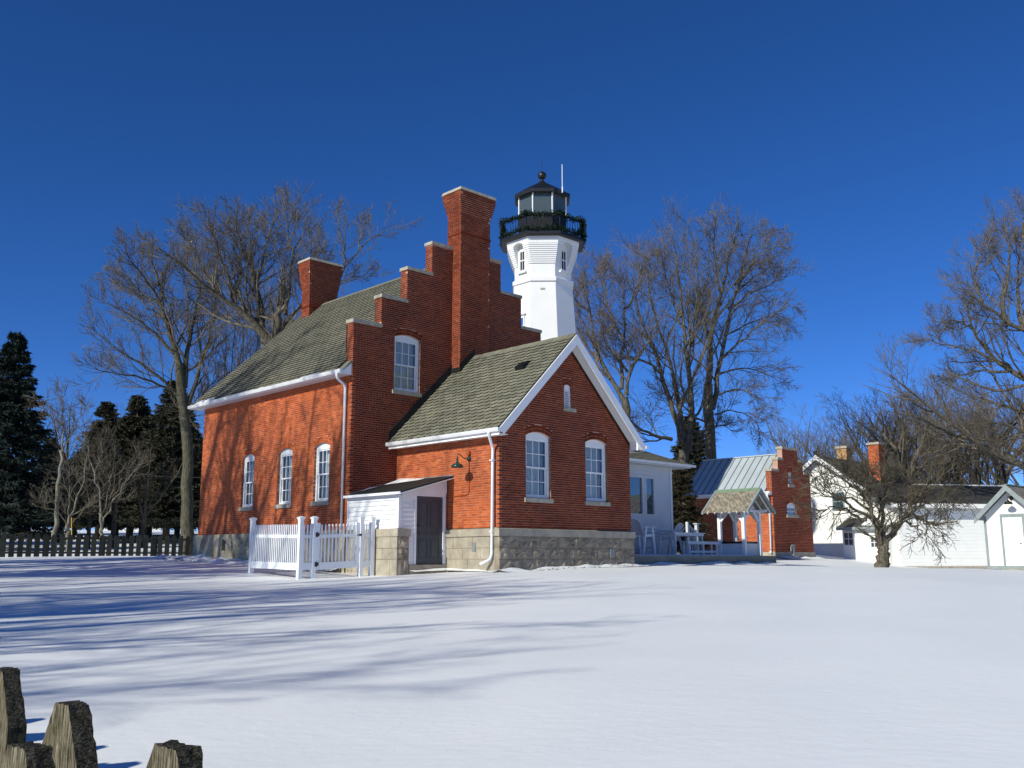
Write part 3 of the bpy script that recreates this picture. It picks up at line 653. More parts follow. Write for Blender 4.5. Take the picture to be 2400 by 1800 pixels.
for k in range(17):
    v0 = -.37 + k * .302; z_ = .004 * (k % 2)
    b.hexa([(2.77, v0, 8.26 + z_), (2.895, v0, 8.38 + z_), (2.895, v0 + .3, 8.38 + z_), (2.77, v0 + .3, 8.26 + z_), (2.76, v0, 8.285 + z_), (2.895, v0, 8.415 + z_), (2.895, v0 + .3, 8.415 + z_), (2.76, v0 + .3, 8.285 + z_)])
    b.hexa([(2.896, v0, 8.38 + z_), (3.02, v0, 8.26 + z_), (3.02, v0 + .3, 8.26 + z_), (2.896, v0 + .3, 8.38 + z_), (2.896, v0, 8.415 + z_), (3.03, v0, 8.285 + z_), (3.03, v0 + .3, 8.285 + z_), (2.896, v0 + .3, 8.415 + z_)])
part(b, 'ridge_cap', M['shingle'], H)
# bargeboards, rake soffits
for sg, E_ in ((1, AE), (-1, AE2)):
    d = Vector((AR[0] - E_[0], 0, AR[1] - E_[1])).normalized(); n = Vector((-d.z * sg, 0, d.x * sg)); n = n if n.z > 0 else -n
    e = Vector((E_[0], 0, E_[1])); r = Vector((AR[0], 0, AR[1]))
    b = MB(); eo = e - n * .01; hgt = .23
    # mitred at the ridge: vertical cut
    q = [eo, r + Vector((0, 0, -.014)), r + Vector((0, 0, -.014 - hgt / abs(n.z))), eo + Vector((0, 0, -hgt / abs(n.z)))]
    q[3] = eo - n * hgt + d * .02
    b.prism([(p.x + (0.0006 * sg), -.405, p.z) for p in q], (0, .04, 0)); part(b, 'bargeboard', M['white'], H)
    b = MB(); q = [e - n * .062, r - n * .062]; q2 = [r - n * .17, e - n * .17]
    q[1] = r + Vector((0, 0, -.062 / abs(n.z))); q2[0] = r + Vector((0, 0, -.17 / abs(n.z)))
    b.prism([(p.x + .0006 * sg, -.364, p.z) for p in q + q2], (0, .357, 0)); part(b, 'soffit', M['white'], H)
# eave boxes (soffit + fascia) and gutters
def gutter(th, u, z, v0, v1, wd=.12, sg=-1):
    b = MB(); pr = [(0, .09), (0, 0), (.03, -.012), (.075, 0), (.10, .045), (.125, .105), (.118, .108), (.09, .05), (.07, .01), (.012, .008), (.012, .09)]
    q = [(u + sg * a, v0, z + c) for a, c in pr]; q2 = [(u + sg * a, v1, z + c) for a, c in pr]; n = len(pr)
    b.add(q + q2, [(i, (i + 1) % n, n + (i + 1) % n, n + i) for i in range(n)] + [tuple(range(n)), tuple(range(n, 2 * n))[::-1]])
    b.box(min(u + sg * .004, u + sg * .115), max(u + sg * .004, u + sg * .115), v0 - .012, v0 - .001, z, z + .1); b.box(min(u + sg * .004, u + sg * .115), max(u + sg * .004, u + sg * .115), v1 + .001, v1 + .012, z, z + .1)
    k = v0 + .3
    while k < v1:
        b.box(min(u, u + sg * .13), max(u, u + sg * .13), k, k + .02, z + .1, z + .112); k += .75
    return part(b, 'gutter', M['white'], th)
b = MB(); b.box(-2.12, -1.785, 4.83, 15.02, 7.20, 7.22); b.box(-2.14, -2.12, 4.83, 15.03, 7.19, 7.29); b.hexa([(-2.12, 4.80, 7.19), (-1.80, 4.80, 7.19), (-1.80, 4.83, 7.19), (-2.12, 4.83, 7.19), (-2.16, 4.80, 7.31), (-1.80, 4.80, 7.64), (-1.80, 4.83, 7.64), (-2.16, 4.83, 7.31)]); part(b, 'eave_box', M['white'], H)
roof_slab('roof', M['shingle'], H, (EV, (-1.80, 7.66)), 4.80, 5.134)
gutter(H, -2.142, 7.225, 4.78, 15.06)
b = MB(); b.box(-.32, -.005, -.36, 4.755, 5.0, 5.02); b.box(-.345, -.32, -.36, 4.76, 4.98, 5.12); part(b, 'eave_box', M['white'], H)
gutter(H, -.347, 5.07, -.42, 4.75)
b = MB(); b.box(5.795, 6.11, -.36, 4.755, 5.0, 5.02); b.box(6.11, 6.135, -.36, 4.76, 4.98, 5.12); part(b, 'eave_box', M['white'], H); gutter(H, 6.137, 5.07, -.42, 4.75, sg=1)
b = MB(); b.hexa([(5.80, -.36, 5.0), (6.11, -.36, 5.0), (6.11, -.02, 5.0), (5.80, -.02, 5.0), (5.80, -.36, 5.36), (6.11, -.36, 5.08), (6.11, -.02, 5.08), (5.80, -.02, 5.36)]); part(b, 'eave_return', M['white'], H)
# snow lying in the long gutter
b = MB(); rg = random.Random(5); v = 4.9
while v < 14.6:
    ln = min(rg.uniform(.3, 1.3), 14.95 - v); h_ = rg.uniform(.02, .07) * (1.3 if v > 9.5 else .7)
    if rg.random() < (.85 if v > 9.5 else .45):
        b.hexa([(-2.25, v, 7.31), (-2.12, v, 7.33), (-2.12, v + ln, 7.33), (-2.25, v + ln, 7.31), (-2.235, v + .08, 7.31 + h_), (-2.06, v + .05, 7.40 + h_), (-2.05, v + ln - .1, 7.40 + h_), (-2.23, v + ln - .12, 7.31 + h_)])
    v += ln + rg.uniform(.02, .3)
part(b, 'gutter_snow', M['snow'], H, kind='stuff')
def downspout(th, pts, r=.042):
    b = MB(); pp = [Vector(p) for p in pts]; out = [pp[0]]
    for i in range(1, len(pp) - 1):
        a, c, d = pp[i - 1], pp[i], pp[i + 1]; l1 = min(.09, (c - a).length * .4); l2 = min(.09, (d - c).length * .4)
        p0 = c + (a - c).normalized() * l1; p2 = c + (d - c).normalized() * l2
        for t in (0, .5, 1): out.append(p0 * (1 - t) ** 2 + c * 2 * t * (1 - t) + p2 * t * t)
    out.append(pp[-1]); b.tube(out, r, 10); return part(b, 'downspout', M['white'], th, smooth=True)
downspout(H, [(-2.22, 4.98, 7.26), (-2.22, 4.98, 7.08), (-1.87, 5.02, 6.88), (-1.85, 5.02, 1.25)])
d_ = downspout(H, [(-.42, .0, 5.12), (-.42, .0, 5.02), (-.09, .17, 4.66), (-.12, .17, 1.75), (-.14, .2, 1.55), (-.34, .42, 1.42)])
b = MB()
for z in (4.3, 2.3): b.box(-.17, -.05, .11, .12, z, z + .03); b.box(-.17, -.05, .222, .232, z, z + .03); b.box(-.172, -.166, .11, .232, z, z + .03)
part(b, 'strap', M['white'], H, d_)
# roof vent
b = MB(); S_ = Vector((AR[0] - AE[0], 0, AR[1] - AE[1])).normalized(); N_ = Vector((-S_.z, 0, S_.x)); c0 = Vector((AE[0], 0, AE[1])) + S_ * 3.17 + Vector((0, .93, 0)) + N_ * .03
a_ = Vector((0, 1, 0))
b.hexa([c0 - a_ * .2 - S_ * .2, c0 + a_ * .2 - S_ * .2, c0 + a_ * .2 + S_ * .22, c0 - a_ * .2 + S_ * .22, c0 - a_ * .17 - S_ * .17 + N_ * .13, c0 + a_ * .17 - S_ * .17 + N_ * .13, c0 + a_ * .17 + S_ * .18 + N_ * .06, c0 - a_ * .17 + S_ * .18 + N_ * .06]); part(b, 'roof_vent', M['black'], H)
b = MB(); zr_ = lambda u: 8.37 - (2.895 - u) * .983
b.hexa([(-.36, 4.745, zr_(-.36) - .05), (2.24, 4.745, zr_(2.24) - .05), (2.24, 4.763, zr_(2.24) - .05), (-.36, 4.763, zr_(-.36) - .05), (-.36, 4.745, zr_(-.36) + .34), (2.24, 4.745, zr_(2.24) + .36), (2.24, 4.763, zr_(2.24) + .36), (-.36, 4.763, zr_(-.36) + .34)])
b.hexa([(2.20, 4.31, zr_(2.24) - .05), (2.90, 4.31, 8.33), (2.90, 4.322, 8.33), (2.20, 4.322, zr_(2.24) - .05), (2.20, 4.31, zr_(2.24) + .30), (2.90, 4.31, 8.66), (2.90, 4.322, 8.66), (2.20, 4.322, zr_(2.24) + .30)]); part(b, 'flashing', M['flatroof'], H, kind='stuff')
# --- chimneys
def chimney(v0, v1, zb, zband, zfl, zt):
    u0, u1 = 2.24, 3.60; fl = .14
    offz = lambda z: 0 if z < zfl else fl * min(1, (z - zfl) / (zt - .28 - zfl))
    core = MB(); e = .008
    def ringp(z, o): return [(u0 + e - o, v0 + e - o, z), (u1 - e + o, v0 + e - o, z), (u1 - e + o, v1 - e + o, z), (u0 + e - o, v1 - e + o, z)]
    lv = [(zb, 0), (zfl, 0), (zt - .28, fl), (zt - .11, fl)]
    for (za, oa), (zc_, oc) in zip(lv, lv[1:]): core.hexa(ringp(za, oa) + ringp(zc_, oc))
    ch = part(core, 'chimney', M['mortar'], H)
    mb = MB()
    for i, (P, rngf, ax) in enumerate(((mapf('u', v0), lambda z: (u0 - offz(z), u1 + offz(z)), 0), (mapf('v', u0), lambda z: (v0 - offz(z), v1 + offz(z)), 1), (mapf('v', u1, 1), lambda z: (v0 - offz(z), v1 + offz(z)), 0), (mapf('u', v1, 1), lambda z: (u0 - offz(z), u1 + offz(z)), 1))):
        z0 = zt - .11 - COURSE * floor((zt - .11 - zb) / COURSE)
        for x in brick_boxes(rngf, z0, zt - .11 + .001, off=offz, quoin=(1, 1), q0=ax, depth=.08):
            hexa_faces(mb, P, *x[:6])
    for P, (a, b_) in ((mapf('u', v0), (u0 - .028, u1 + .028)), (mapf('v', u0), (v0 + .003, v1 - .003)), (mapf('v', u1, 1), (v0 + .003, v1 - .003))):
        hexa_faces(mb, P, a, b_, .028, .026, zband, zband + .06)
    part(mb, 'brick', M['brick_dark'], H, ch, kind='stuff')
    o = fl + .035; b = MB(); b.hexa(ringp(zt - .108, o) + [(x + (.03 if x < 3 else -.03), y + (.03 if y < (v0 + v1) / 2 else -.03), z) for x, y, z in ringp(zt, o)]); part(b, 'chimney_cap', M['cap'], H, ch)
    b = MB(); b.tube([(u0 + .4, (v0 + v1) / 2, zt), (u0 + .4, (v0 + v1) / 2, zt + .001)], .01, 4); 
    return ch
chimney(4.33, 5.05, 7.2, 12.66, 13.38, 14.30)
chimney(13.95, 14.57, 10.3, 11.9, 12.62, 13.98)
# flashing at the chimney foot
b = MB(); z0 = 8.37 - (2.895 - 2.24) * .983
b.hexa([(2.19, 4.28, z0 - .06), (2.24, 4.28, z0 - .02), (2.24, 4.76, z0 - .02), (2.19, 4.76, z0 - .06), (2.21, 4.28, z0 + .2), (2.235, 4.28, z0 + .2), (2.235, 4.76, z0 + .2), (2.21, 4.76, z0 + .2)]); part(b, 'flashing', M['black'], H)
# small fittings on the annex
boxpart('wall_plate', M['steel'], H, (-.085, -.063, .90, 1.06, 1.78, 2.02)); boxpart('wall_plate', M['steel'], H, (4.62, 4.82, -.12, -.10, 1.6, 1.86))
b = MB(); b.tube([(-.02, 1.27, 4.40), (-.02, 1.27, 3.52), (-.02, 1.30, 3.43), (-.02, 1.40, 3.40), (-.02, 2.03, 3.385)], .013, 6); b.box(-.07, -.006, 1.21, 1.33, 4.56, 4.66); part(b, 'conduit', M['brick'], H, label='brick-red painted conduit under the wall lamp')

# --- wall lamp
L_ = Thing('wall_lamp', 'dark green gooseneck barn lamp on the sunlit annex wall', 'lamp', (0, 1.27, 4.44))
b = MB(); b.tube([(-.004, 1.27, 4.44), (-.03, 1.27, 4.44)], .075, 14); b.tube([(-.03, 1.27, 4.44), (-.07, 1.27, 4.44)], .045, 12); b.tube([(-.02, 1.27, 4.5), (-.02, 1.27, 4.62)], .02, 8); part(b, 'mount', M['lampgreen'], L_, smooth=True)
b = MB(); pts = []
for k in range(17):
    t = k / 16
    p = Vector((-.07, 0, 0)) * (1 - t) ** 3 + Vector((-.33, 0, -.05)) * 3 * t * (1 - t) ** 2 + Vector((-.44, 0, .30)) * 3 * t * t * (1 - t) + Vector((-.47, 0, -.02)) * t ** 3
    pts.append((p.x, 1.27, 4.44 + p.z))
b.tube(pts, .014, 8); part(b, 'gooseneck', M['lampgreen'], L_, smooth=True)
b = MB(); b.lathe((-.47, 1.27, 4.16), [(.0, .25), (.028, .25), (.032, .17), (.05, .14), (.06, .12), (.12, .105), (.165, .06), (.185, 0), (.18, 0), (.155, .055), (.11, .095), (.05, .11), (0, .115)], 24); part(b, 'lamp_shade', M['lampgreen'], L_, smooth=True)
b = MB(); b.lathe((-.47, 1.27, 4.16), [(0, .01), (.03, .02), (.045, .05), (.03, .1), (0, .11)], 10); part(b, 'bulb', M['white'], L_, smooth=True)

# ---------------------------------------------------------------- cellar entry lean-to
C_ = Thing('cellar_entry', 'small white clapboard lean-to with a grey six panel door, between house and annex', 'entry shed', (-.9, 3.4, 1.25))
fw_ = MB(); fw_.box(-1.88, -1.62, 2.2, 4.66, .9, 2.2); fw_.box(-1.62, -1.47, 2.2, 2.45, .9, 2.2); sw = part(fw_, 'stone_wall', M['mortar'], C_)
Ps = mapf('v', -1.88); Pq = mapf('u', 2.2)
for zt, zb, xs in ((2.192, 1.868, [2.16, 2.46, 3.1, 3.9, 4.66]), (1.868, 1.56, [2.16, 2.85, 3.5, 4.2, 4.66]), (1.56, .95, [2.16, 2.5, 3.3, 4.0, 4.66])):
    for a, c in zip(xs, xs[1:]): s_ += 1; rock_block(C_, sw, Ps, a, c, zb, zt, .006, s_, 'ledge', o=.02, dep=.04)
    s_ += 1; rock_block(C_, sw, Pq, -1.86, -1.47, zb, zt, .045, s_, 'stone', o=.03, dep=.1)
b = MB(); b.box(-1.92, -1.45, 2.12, 2.45, 2.196, 2.42); b.box(-1.92, -1.6, 2.4503, 4.66, 2.196, 2.42); part(b, 'ledge_stone', M['ledge'], C_, sw)
def rz(u): return 3.44 + (u + 1.93) * (.53 / 1.93)
frm = MB(); frm.box(-1.80, -1.74, 2.24, 4.76, 2.42, 3.40); frm.box(-1.74, -1.19, 2.24, 2.30, 1.41, 3.5)
frm.box(-.195, -.06, 2.24, 2.30, 1.41, 3.5)
frm.prism([(-1.19, 2.24, 3.362), (-.195, 2.24, 3.362), (-.06, 2.24, 3.50), (-.06, 2.24, rz(-.06) - .06), (-1.72, 2.24, rz(-1.72) - .06), (-1.74, 2.24, 3.40), (-1.19, 2.24, 3.40)], (0, .06, 0))
wl_ = part(frm, 'wall', M['white'], C_)
def clap(th, parent, P, a0, a1, z0, z1, expo=.13, mat='white', thick=.032, a0f=None):
    n = int(round((z1 - z0) / expo)); e = (z1 - z0) / n
    for k in range(n):
        zb = z0 + k * e; x0 = a0f(zb + e / 2) if a0f else a0
        b = MB(); b.hexa([P(x0, thick, zb - .008), P(a1, thick, zb - .008), P(a1, 0, zb - .008), P(x0, 0, zb - .008), P(x0, .004, zb + e - .002), P(a1, .004, zb + e - .002), P(a1, 0, zb + e - .002), P(x0, 0, zb + e - .002)])
        part(b, 'board', M[mat], th, parent)
clap(C_, wl_, mapf('v', -1.802), 2.31, 4.70, 2.43, 3.37)
clap(C_, wl_, mapf('u', 2.238), -1.73, -1.27, 2.43, 3.22, a0f=None)
clap(C_, wl_, mapf('u', 2.238), -1.44, -1.27, 1.42, 2.42)
clap(C_, wl_, mapf('u', 2.238), -.13, -.062, 1.42, 2.5)
b = MB(); b.box(-1.835, -1.74, 2.205, 2.237, 2.43, 3.37); b.box(-1.835, -1.803, 2.2371, 2.305, 2.43, 3.37); b.box(-1.835, -1.803, 4.702, 4.765, 2.43, 3.37); b.box(-1.265, -1.19, 2.2, 2.238, 1.41, 3.362); b.box(-.195, -.135, 2.2, 2.238, 1.41, 3.362); b.box(-1.84, -1.804, 2.31, 4.70, 3.372, 3.41)
part(b, 'trim', M['white'], C_)
b = MB(); b.prism([(-1.265, 2.205, 3.365), (-.135, 2.205, 3.365), (-.064, 2.205, 3.50), (-.064, 2.205, rz(-.064) - .065), (-1.73, 2.205, rz(-1.73) - .065), (-1.73, 2.205, 3.23), (-1.265, 2.205, 3.23)], (0, .03, 0)); part(b, 'head_board', M['white'], C_)
dr = MB(); dr.box(-1.188, -.197, 2.245, 2.285, 1.415, 3.36)
D_ = part(dr, 'door', M['door'], C_)
for (x0, x1) in ((-1.07, -.74), (-.64, -.31)):
    for (z0, z1) in ((1.58, 2.14), (2.24, 2.36), (2.46, 3.22)):
        b = MB(); fr_ = .022
        b.box(x0, x1, 2.232, 2.246, z0, z0 + fr_); b.box(x0, x1, 2.232, 2.246, z1 - fr_, z1); b.box(x0, x0 + fr_, 2.232, 2.246, z0 + fr_, z1 - fr_); b.box(x1 - fr_, x1, 2.232, 2.246, z0 + fr_, z1 - fr_)
        b.hexa([(x0 + .06, 2.236, z0 + .05), (x1 - .06, 2.236, z0 + .05), (x1 - .04, 2.246, z0 + .035), (x0 + .04, 2.246, z0 + .035), (x0 + .06, 2.236, z1 - .05), (x1 - .06, 2.236, z1 - .05), (x1 - .04, 2.246, z1 - .035), (x0 + .04, 2.246, z1 - .035)]); part(b, 'panel', M['door'], C_, D_)
b = MB(); b.tube([(-1.12, 2.245, 2.32), (-1.12, 2.2, 2.32)], .018, 8); b.tube([(-1.12, 2.205, 2.32), (-1.12, 2.165, 2.32)], .034, 10); part(b, 'door_handle', M['black'], C_, D_, smooth=True)
b = MB(); b.tube([(-1.12, 2.245, 2.52), (-1.12, 2.215, 2.52)], .032, 10); part(b, 'lock', M['black'], C_, D_)
b = MB(); b.box(-1.45, -.02, 2.16, 2.5, 1.0, 1.405); part(b, 'door_step', M['ledge'], C_)
b = MB(); b.hexa([(-1.95, 1.97, 3.39), (-.003, 1.97, 3.925), (-.003, 4.765, 3.925), (-1.95, 4.765, 3.39), (-1.95, 1.97, 3.45), (-.003, 1.97, 3.985), (-.003, 4.765, 3.985), (-1.95, 4.765, 3.45)]); rf = part(b, 'roof', M['flatroof'], C_)
b = MB(); b.hexa([(-1.97, 1.95, 3.37), (-.003, 1.95, 3.905), (-.003, 1.968, 3.905), (-1.97, 1.968, 3.37), (-1.97, 1.95, 3.40), (-.003, 1.95, 3.935), (-.003, 1.968, 3.935), (-1.97, 1.968, 3.40)]); b.box(-1.985, -1.952, 1.97, 4.78, 3.37, 3.445); part(b, 'drip_edge', M['white'], C_, rf)
b = MB(); b.box(-.03, -.001, 1.97, 4.74, 3.99, 4.02); b.hexa([(-1.78, 4.74, 3.50), (-.03, 4.74, 3.98), (-.03, 4.765, 3.98), (-1.78, 4.765, 3.50), (-1.78, 4.74, 3.53), (-.03, 4.74, 4.01), (-.03, 4.765, 4.01), (-1.78, 4.765, 3.53)]); part(b, 'flashing', M['steel'], C_, rf)
b = MB(); vs = [(-.62, 4.60, 3.835), (-.04, 4.70, 4.0), (-.04, 3.3, 3.99), (-.25, 3.35, 3.935), (-.10, 4.5, 4.06), (-.3, 4.4, 3.98)]
b.add(vs, [(0, 5, 1), (1, 5, 4), (5, 3, 4), (3, 2, 4), (4, 2, 1), (0, 3, 5)]); b.add([(-1.5, 4.6, 3.59), (-1.1, 4.72, 3.71), (-.9, 4.5, 3.765), (-1.2, 4.55, 3.72)], [(0, 1, 3), (1, 2, 3), (2, 0, 3)]); part(b, 'snow_patch', M['snow'], C_, kind='stuff')

# ================================================================ lighthouse tower
TU, TV = uv_of(1.455, 43.0)
T_ = Thing('lighthouse_tower', 'white octagonal lighthouse tower with black lantern and gallery, behind the brick house', 'lighthouse', (TU, TV, 1.5))
def octp(r, z, u=TU, v=TV, ph=0):      # corners of an octagon of inradius r, faces square to the house axes
    R = r / cos(pi / 8); return [(u + R * cos(pi / 8 + k * pi / 4 + ph), v + R * sin(pi / 8 + k * pi / 4 + ph), z) for k in range(8)]
def octloft(mb, lv, mi=0, cap0=True, cap1=True):
    b0 = len(mb.v)
    for r, z in lv: mb.v.extend(octp(r, z))
    for i in range(len(lv) - 1):
        for k in range(8): mb.f.append((b0 + i * 8 + k, b0 + i * 8 + (k + 1) % 8, b0 + (i + 1) * 8 + (k + 1) % 8, b0 + (i + 1) * 8 + k)); mb.m.append(mi)
    if cap0: mb.f.append(tuple(b0 + k for k in range(8))[::-1]); mb.m.append(mi)
    if cap1: mb.f.append(tuple(b0 + (len(lv) - 1) * 8 + k for k in range(8))); mb.m.append(mi)
b = MB(); octloft(b, [(2.15, .9), (1.33, 13.87)]); body = part(b, 'shaft', M['tower'], T_)
b = MB(); octloft(b, [(1.36, 13.86), (1.395, 13.885), (1.395, 14.05), (1.33, 14.10)]); part(b, 'string_course', M['tower'], T_)
b = MB(); octloft(b, [(1.30, 14.09), (1.30, 15.9)]); part(b, 'upper_shaft', M['tower'], T_)
# corbelled head: the flare is cut by a tall arched niche on the four square faces
def dirs(k): a = k * pi / 4; return Vector((cos(a), sin(a), 0)), Vector((-sin(a), cos(a), 0))
NW = .30
def corb_piece(mb, r0, r1, z0, z1, ri=1.27):
    """four pieces, each wrapping one diagonal face and half of both neighbours"""
    for q in range(4):
        kf = q * 2 + 1
        def prof(r, z):
            n0, t0 = dirs(kf - 1); n1, t1 = dirs(kf + 1); c = Vector((TU, TV, z)); R = r / cos(pi / 8); a0 = (kf - .5) * pi / 4; a1 = (kf + .5) * pi / 4
            return [c + n0 * r + t0 * NW, c + Vector((cos(a0), sin(a0), 0)) * R, c + Vector((cos(a1), sin(a1), 0)) * R, c + n1 * r - t1 * NW]
        A_ = prof(r0, z0); B_ = prof(r1, z1); Ai = prof(ri, z0); Bi = prof(ri, z1); n = len(mb.v)
        mb.v.extend([tuple(p) for p in A_ + B_ + Ai + Bi])
        fs = []
        for i in range(3): fs += [(i, i + 1, 5 + i, 4 + i), (4 + i, 5 + i, 13 + i, 12 + i), (i + 1, i, 8 + i, 9 + i)]
        fs += [(0, 4, 12, 8), (3, 11, 15, 7)]
        mb.f.extend([tuple(n + i for i in f) for f in fs]); mb.m.extend([0] * len(fs))
NC = 10; zc0, zc1 = 14.72, 15.60; rc0, rc1 = 1.315, 1.62
for i in range(NC):
    z0 = zc0 + (zc1 - zc0) * i / NC; z1 = zc0 + (zc1 - zc0) * (i + 1) / NC; r = rc0 + (rc1 - rc0) * ((i + 1) / NC); rp = rc0 + (rc1 - rc0) * (i / NC)
    b = MB(); corb_piece(b, r - .004, r, z0 + .012, z1); corb_piece(b, rp - .012, rp - .012, z0, z0 + .0118); part(b, 'corbel_course', M['tower'], T_)
b = MB(); octloft(b, [(1.63, 15.72), (1.665, 15.79), (1.665, 15.93), (1.30, 15.93)], cap0=False, cap1=False)
corb_piece(b, 1.632, 1.632, 15.60, 15.719)
for q in range(4):   # arched head of each niche
    n0, t0 = dirs(q * 2); c = Vector((TU, TV, 0))
    pr = [(NW * cos(pi * k / 8), 15.60 + .115 * sin(pi * k / 8)) for k in range(9)]
    pl = [(NW, 15.7195)] + pr + [(-NW, 15.7195)]; p0 = [c + n0 * 1.628 + t0 * a + Vector((0, 0, z)) for a, z in pl]; b.prism(p0, -n0 * .34)
part(b, 'tower_head', M['tower'], T_)
for q in range(4):
    n0, t0 = dirs(q * 2); c = Vector((TU, TV, 0)) + n0 * 1.302
    def Pn(a, d, z): return tuple(c + t0 * a + n0 * d + Vector((0, 0, z)))
    b = MB()
    def bq(m_, x0, x1, d0, d1, z0, z1): m_.hexa([Pn(x0, d0, z0), Pn(x1, d0, z0), Pn(x1, d1, z0), Pn(x0, d1, z0), Pn(x0, d0, z1), Pn(x1, d0, z1), Pn(x1, d1, z1), Pn(x0, d1, z1)])
    bq(b, -.17, -.13, 0, .04, 14.45, 15.45); bq(b, .13, .17, 0, .04, 14.45, 15.45); bq(b, -.13, .13, 0, .05, 15.38, 15.45); bq(b, -.13, .13, 0, .05, 14.93, 14.98); bq(b, -.13, .13, 0, .05, 14.45, 14.5); bq(b, -.012, .012, 0, .04, 14.5, 15.38)
    wd = part(b, 'window', M['white'], T_)
    b = MB(); bq(b, -.13, .13, .004, .012, 14.5, 14.93); part(b, 'pane', M['interior'], T_, wd); b = MB(); bq(b, -.13, .13, .004, .012, 14.98, 15.38); part(b, 'pane', M['interior'], T_, wd)
    b = MB(); bq(b, -.27, .27, -.02, .11, 14.36, 14.44); part(b, 'sill', M['tower'], T_, wd)
# lower window on the sunlit face
n0, t0 = dirs(4); c = Vector((TU, TV, 0)) + n0 * 1.45
b = MB(); zz = 11.75; c2 = Vector((TU, TV, 0)) + n0 * 1.47
def bw(m_, x0, x1, d0, d1, z0, z1): m_.hexa([tuple(c2 + t0 * a + n0 * d + Vector((0, 0, z))) for a, d, z in ((x0, d0, z0), (x1, d0, z0), (x1, d1, z0), (x0, d1, z0), (x0, d0, z1), (x1, d0, z1), (x1, d1, z1), (x0, d1, z1))])
bw(b, -.27, -.2, -.1, .03, 11.4, 12.3); bw(b, .2, .27, -.1, .03, 11.4, 12.3); bw(b, -.2, .2, -.1, .03, 12.22, 12.3); bw(b, -.2, .2, -.1, .02, 11.83, 11.87); bw(b, -.34, .34, -.1, .07, 12.36, 12.42); bw(b, -.34, .34, -.1, .07, 11.32, 11.4); wd = part(b, 'window', M['white'], T_)
b = MB(); bw(b, -.2, .2, -.02, -.005, 11.4, 12.22); part(b, 'pane', M['porch_glass'], T_, wd)
b = MB(); n5, t5 = dirs(5); cc = Vector((TU, TV, 0)) + n5 * (1.33 + (13.87 - 13.52) * .0632)
p = [cc + t5 * a + Vector((0, 0, z)) + n5 * o for o, z in ((.0, 13.47), ) for a in (.1, -.1)]
b.prism([cc + t5 * (-.03 + a) + n5 * .006 + Vector((0, 0, 13.47 + dz)) for a, dz in ((-.1, 0), (.1, 0), (.1, .085), (-.1, .085))], n5 * .012); part(b, 'plaque', M['cap'], T_)
# gallery
b = MB(); octloft(b, [(1.78, 15.90), (1.86, 15.905), (1.90, 15.93), (1.90, 16.06), (1.2, 16.06)]); part(b, 'gallery_deck', M['black'], T_)
def octpt(r, z, s):   # s in [0,8): point along the octagon perimeter
    k = int(s) % 8; f = s - int(s); P_ = octp(r, z); a = Vector(P_[k]); c = Vector(P_[(k + 1) % 8]); return a.lerp(c, f)
rr_ = 1.84; b = MB()
for z, w_ in ((16.82, .035), (16.2, .022)):
    for k in range(8): b.bar(octpt(rr_, z, k), octpt(rr_, z, k + .9999), w_)
rl = part(b, 'railing', M['black'], T_)
for k in range(8):
    b = MB(); b.bar(octpt(rr_, 16.05, k), octpt(rr_, 16.9, k), .05); part(b, 'post', M['black'], T_, rl)
    for j in range(1, 9): b = MB(); b.bar(octpt(rr_, 16.2, k + j / 9), octpt(rr_, 16.82, k + j / 9), .017); part(b, 'baluster', M['black'], T_, rl)
b = MB(); octloft(b, [(1.10, 16.06), (1.10, 17.12), (1.14, 17.14), (1.14, 17.2), (1.0, 17.2)]); part(b, 'lantern_wall', M['black'], T_)
for k in range(8):
    b = MB(); b.bar(octpt(1.09, 17.2, k), octpt(1.09, 18.2, k), .055); part(b, 'mullion', M['white'] if k in (3, 4, 5, 6, 7, 0) else M['black'], T_)
    b = MB(); b.add([tuple(octpt(1.075, 17.2, k)), tuple(octpt(1.075, 17.2, k + .9999)), tuple(octpt(1.075, 18.2, k + .9999)), tuple(octpt(1.075, 18.2, k))], [(0, 1, 2, 3)]); part(b, 'pane', M['lantern_glass'], T_)
b = MB(); octloft(b, [(1.10, 18.18), (1.27, 18.15), (1.29, 18.17), (1.29, 18.33), (1.22, 18.36), (.62, 18.80), (.2, 19.06), (.12, 19.08)]); part(b, 'lantern_roof', M['black'], T_)
b = MB(); b.lathe((TU, TV, 0), [(0.22, 19.03), (.20, 19.09), (.12, 19.12), (.08, 19.2), (.07, 19.24)] + [(.205 * sin(pi * k / 12), 19.45 - .205 * cos(pi * k / 12)) for k in range(2, 12)] + [(.03, 19.66), (.012, 19.7), (.008, 20.22), (0, 20.23)], 18); part(b, 'vent_ball', M['black'], T_, smooth=True)
b = MB(); b.lathe((TU, TV, 17.2), [(0, 0), (.2, 0), (.2, .1), (.24, .2), (.24, .42), (.14, .54), (0, .58)], 14); part(b, 'lens', M['black'], T_, smooth=True)
pa = octpt(1.30, 18.25, 5.95); pa = octpt(1.30, 18.25, 6.0) if False else Vector((TU, TV, 18.2)) + (Vector((cos(5.5 * pi / 4 + .35), sin(5.5 * pi / 4 + .35), 0)) * 1.36)
b = MB(); b.tube([pa, pa + Vector((0, 0, .3))], .03, 8); b.tube([pa + Vector((0, 0, .3)), pa + Vector((0, 0, 1.38))], .017, 8); part(b, 'antenna', M['white'], T_)
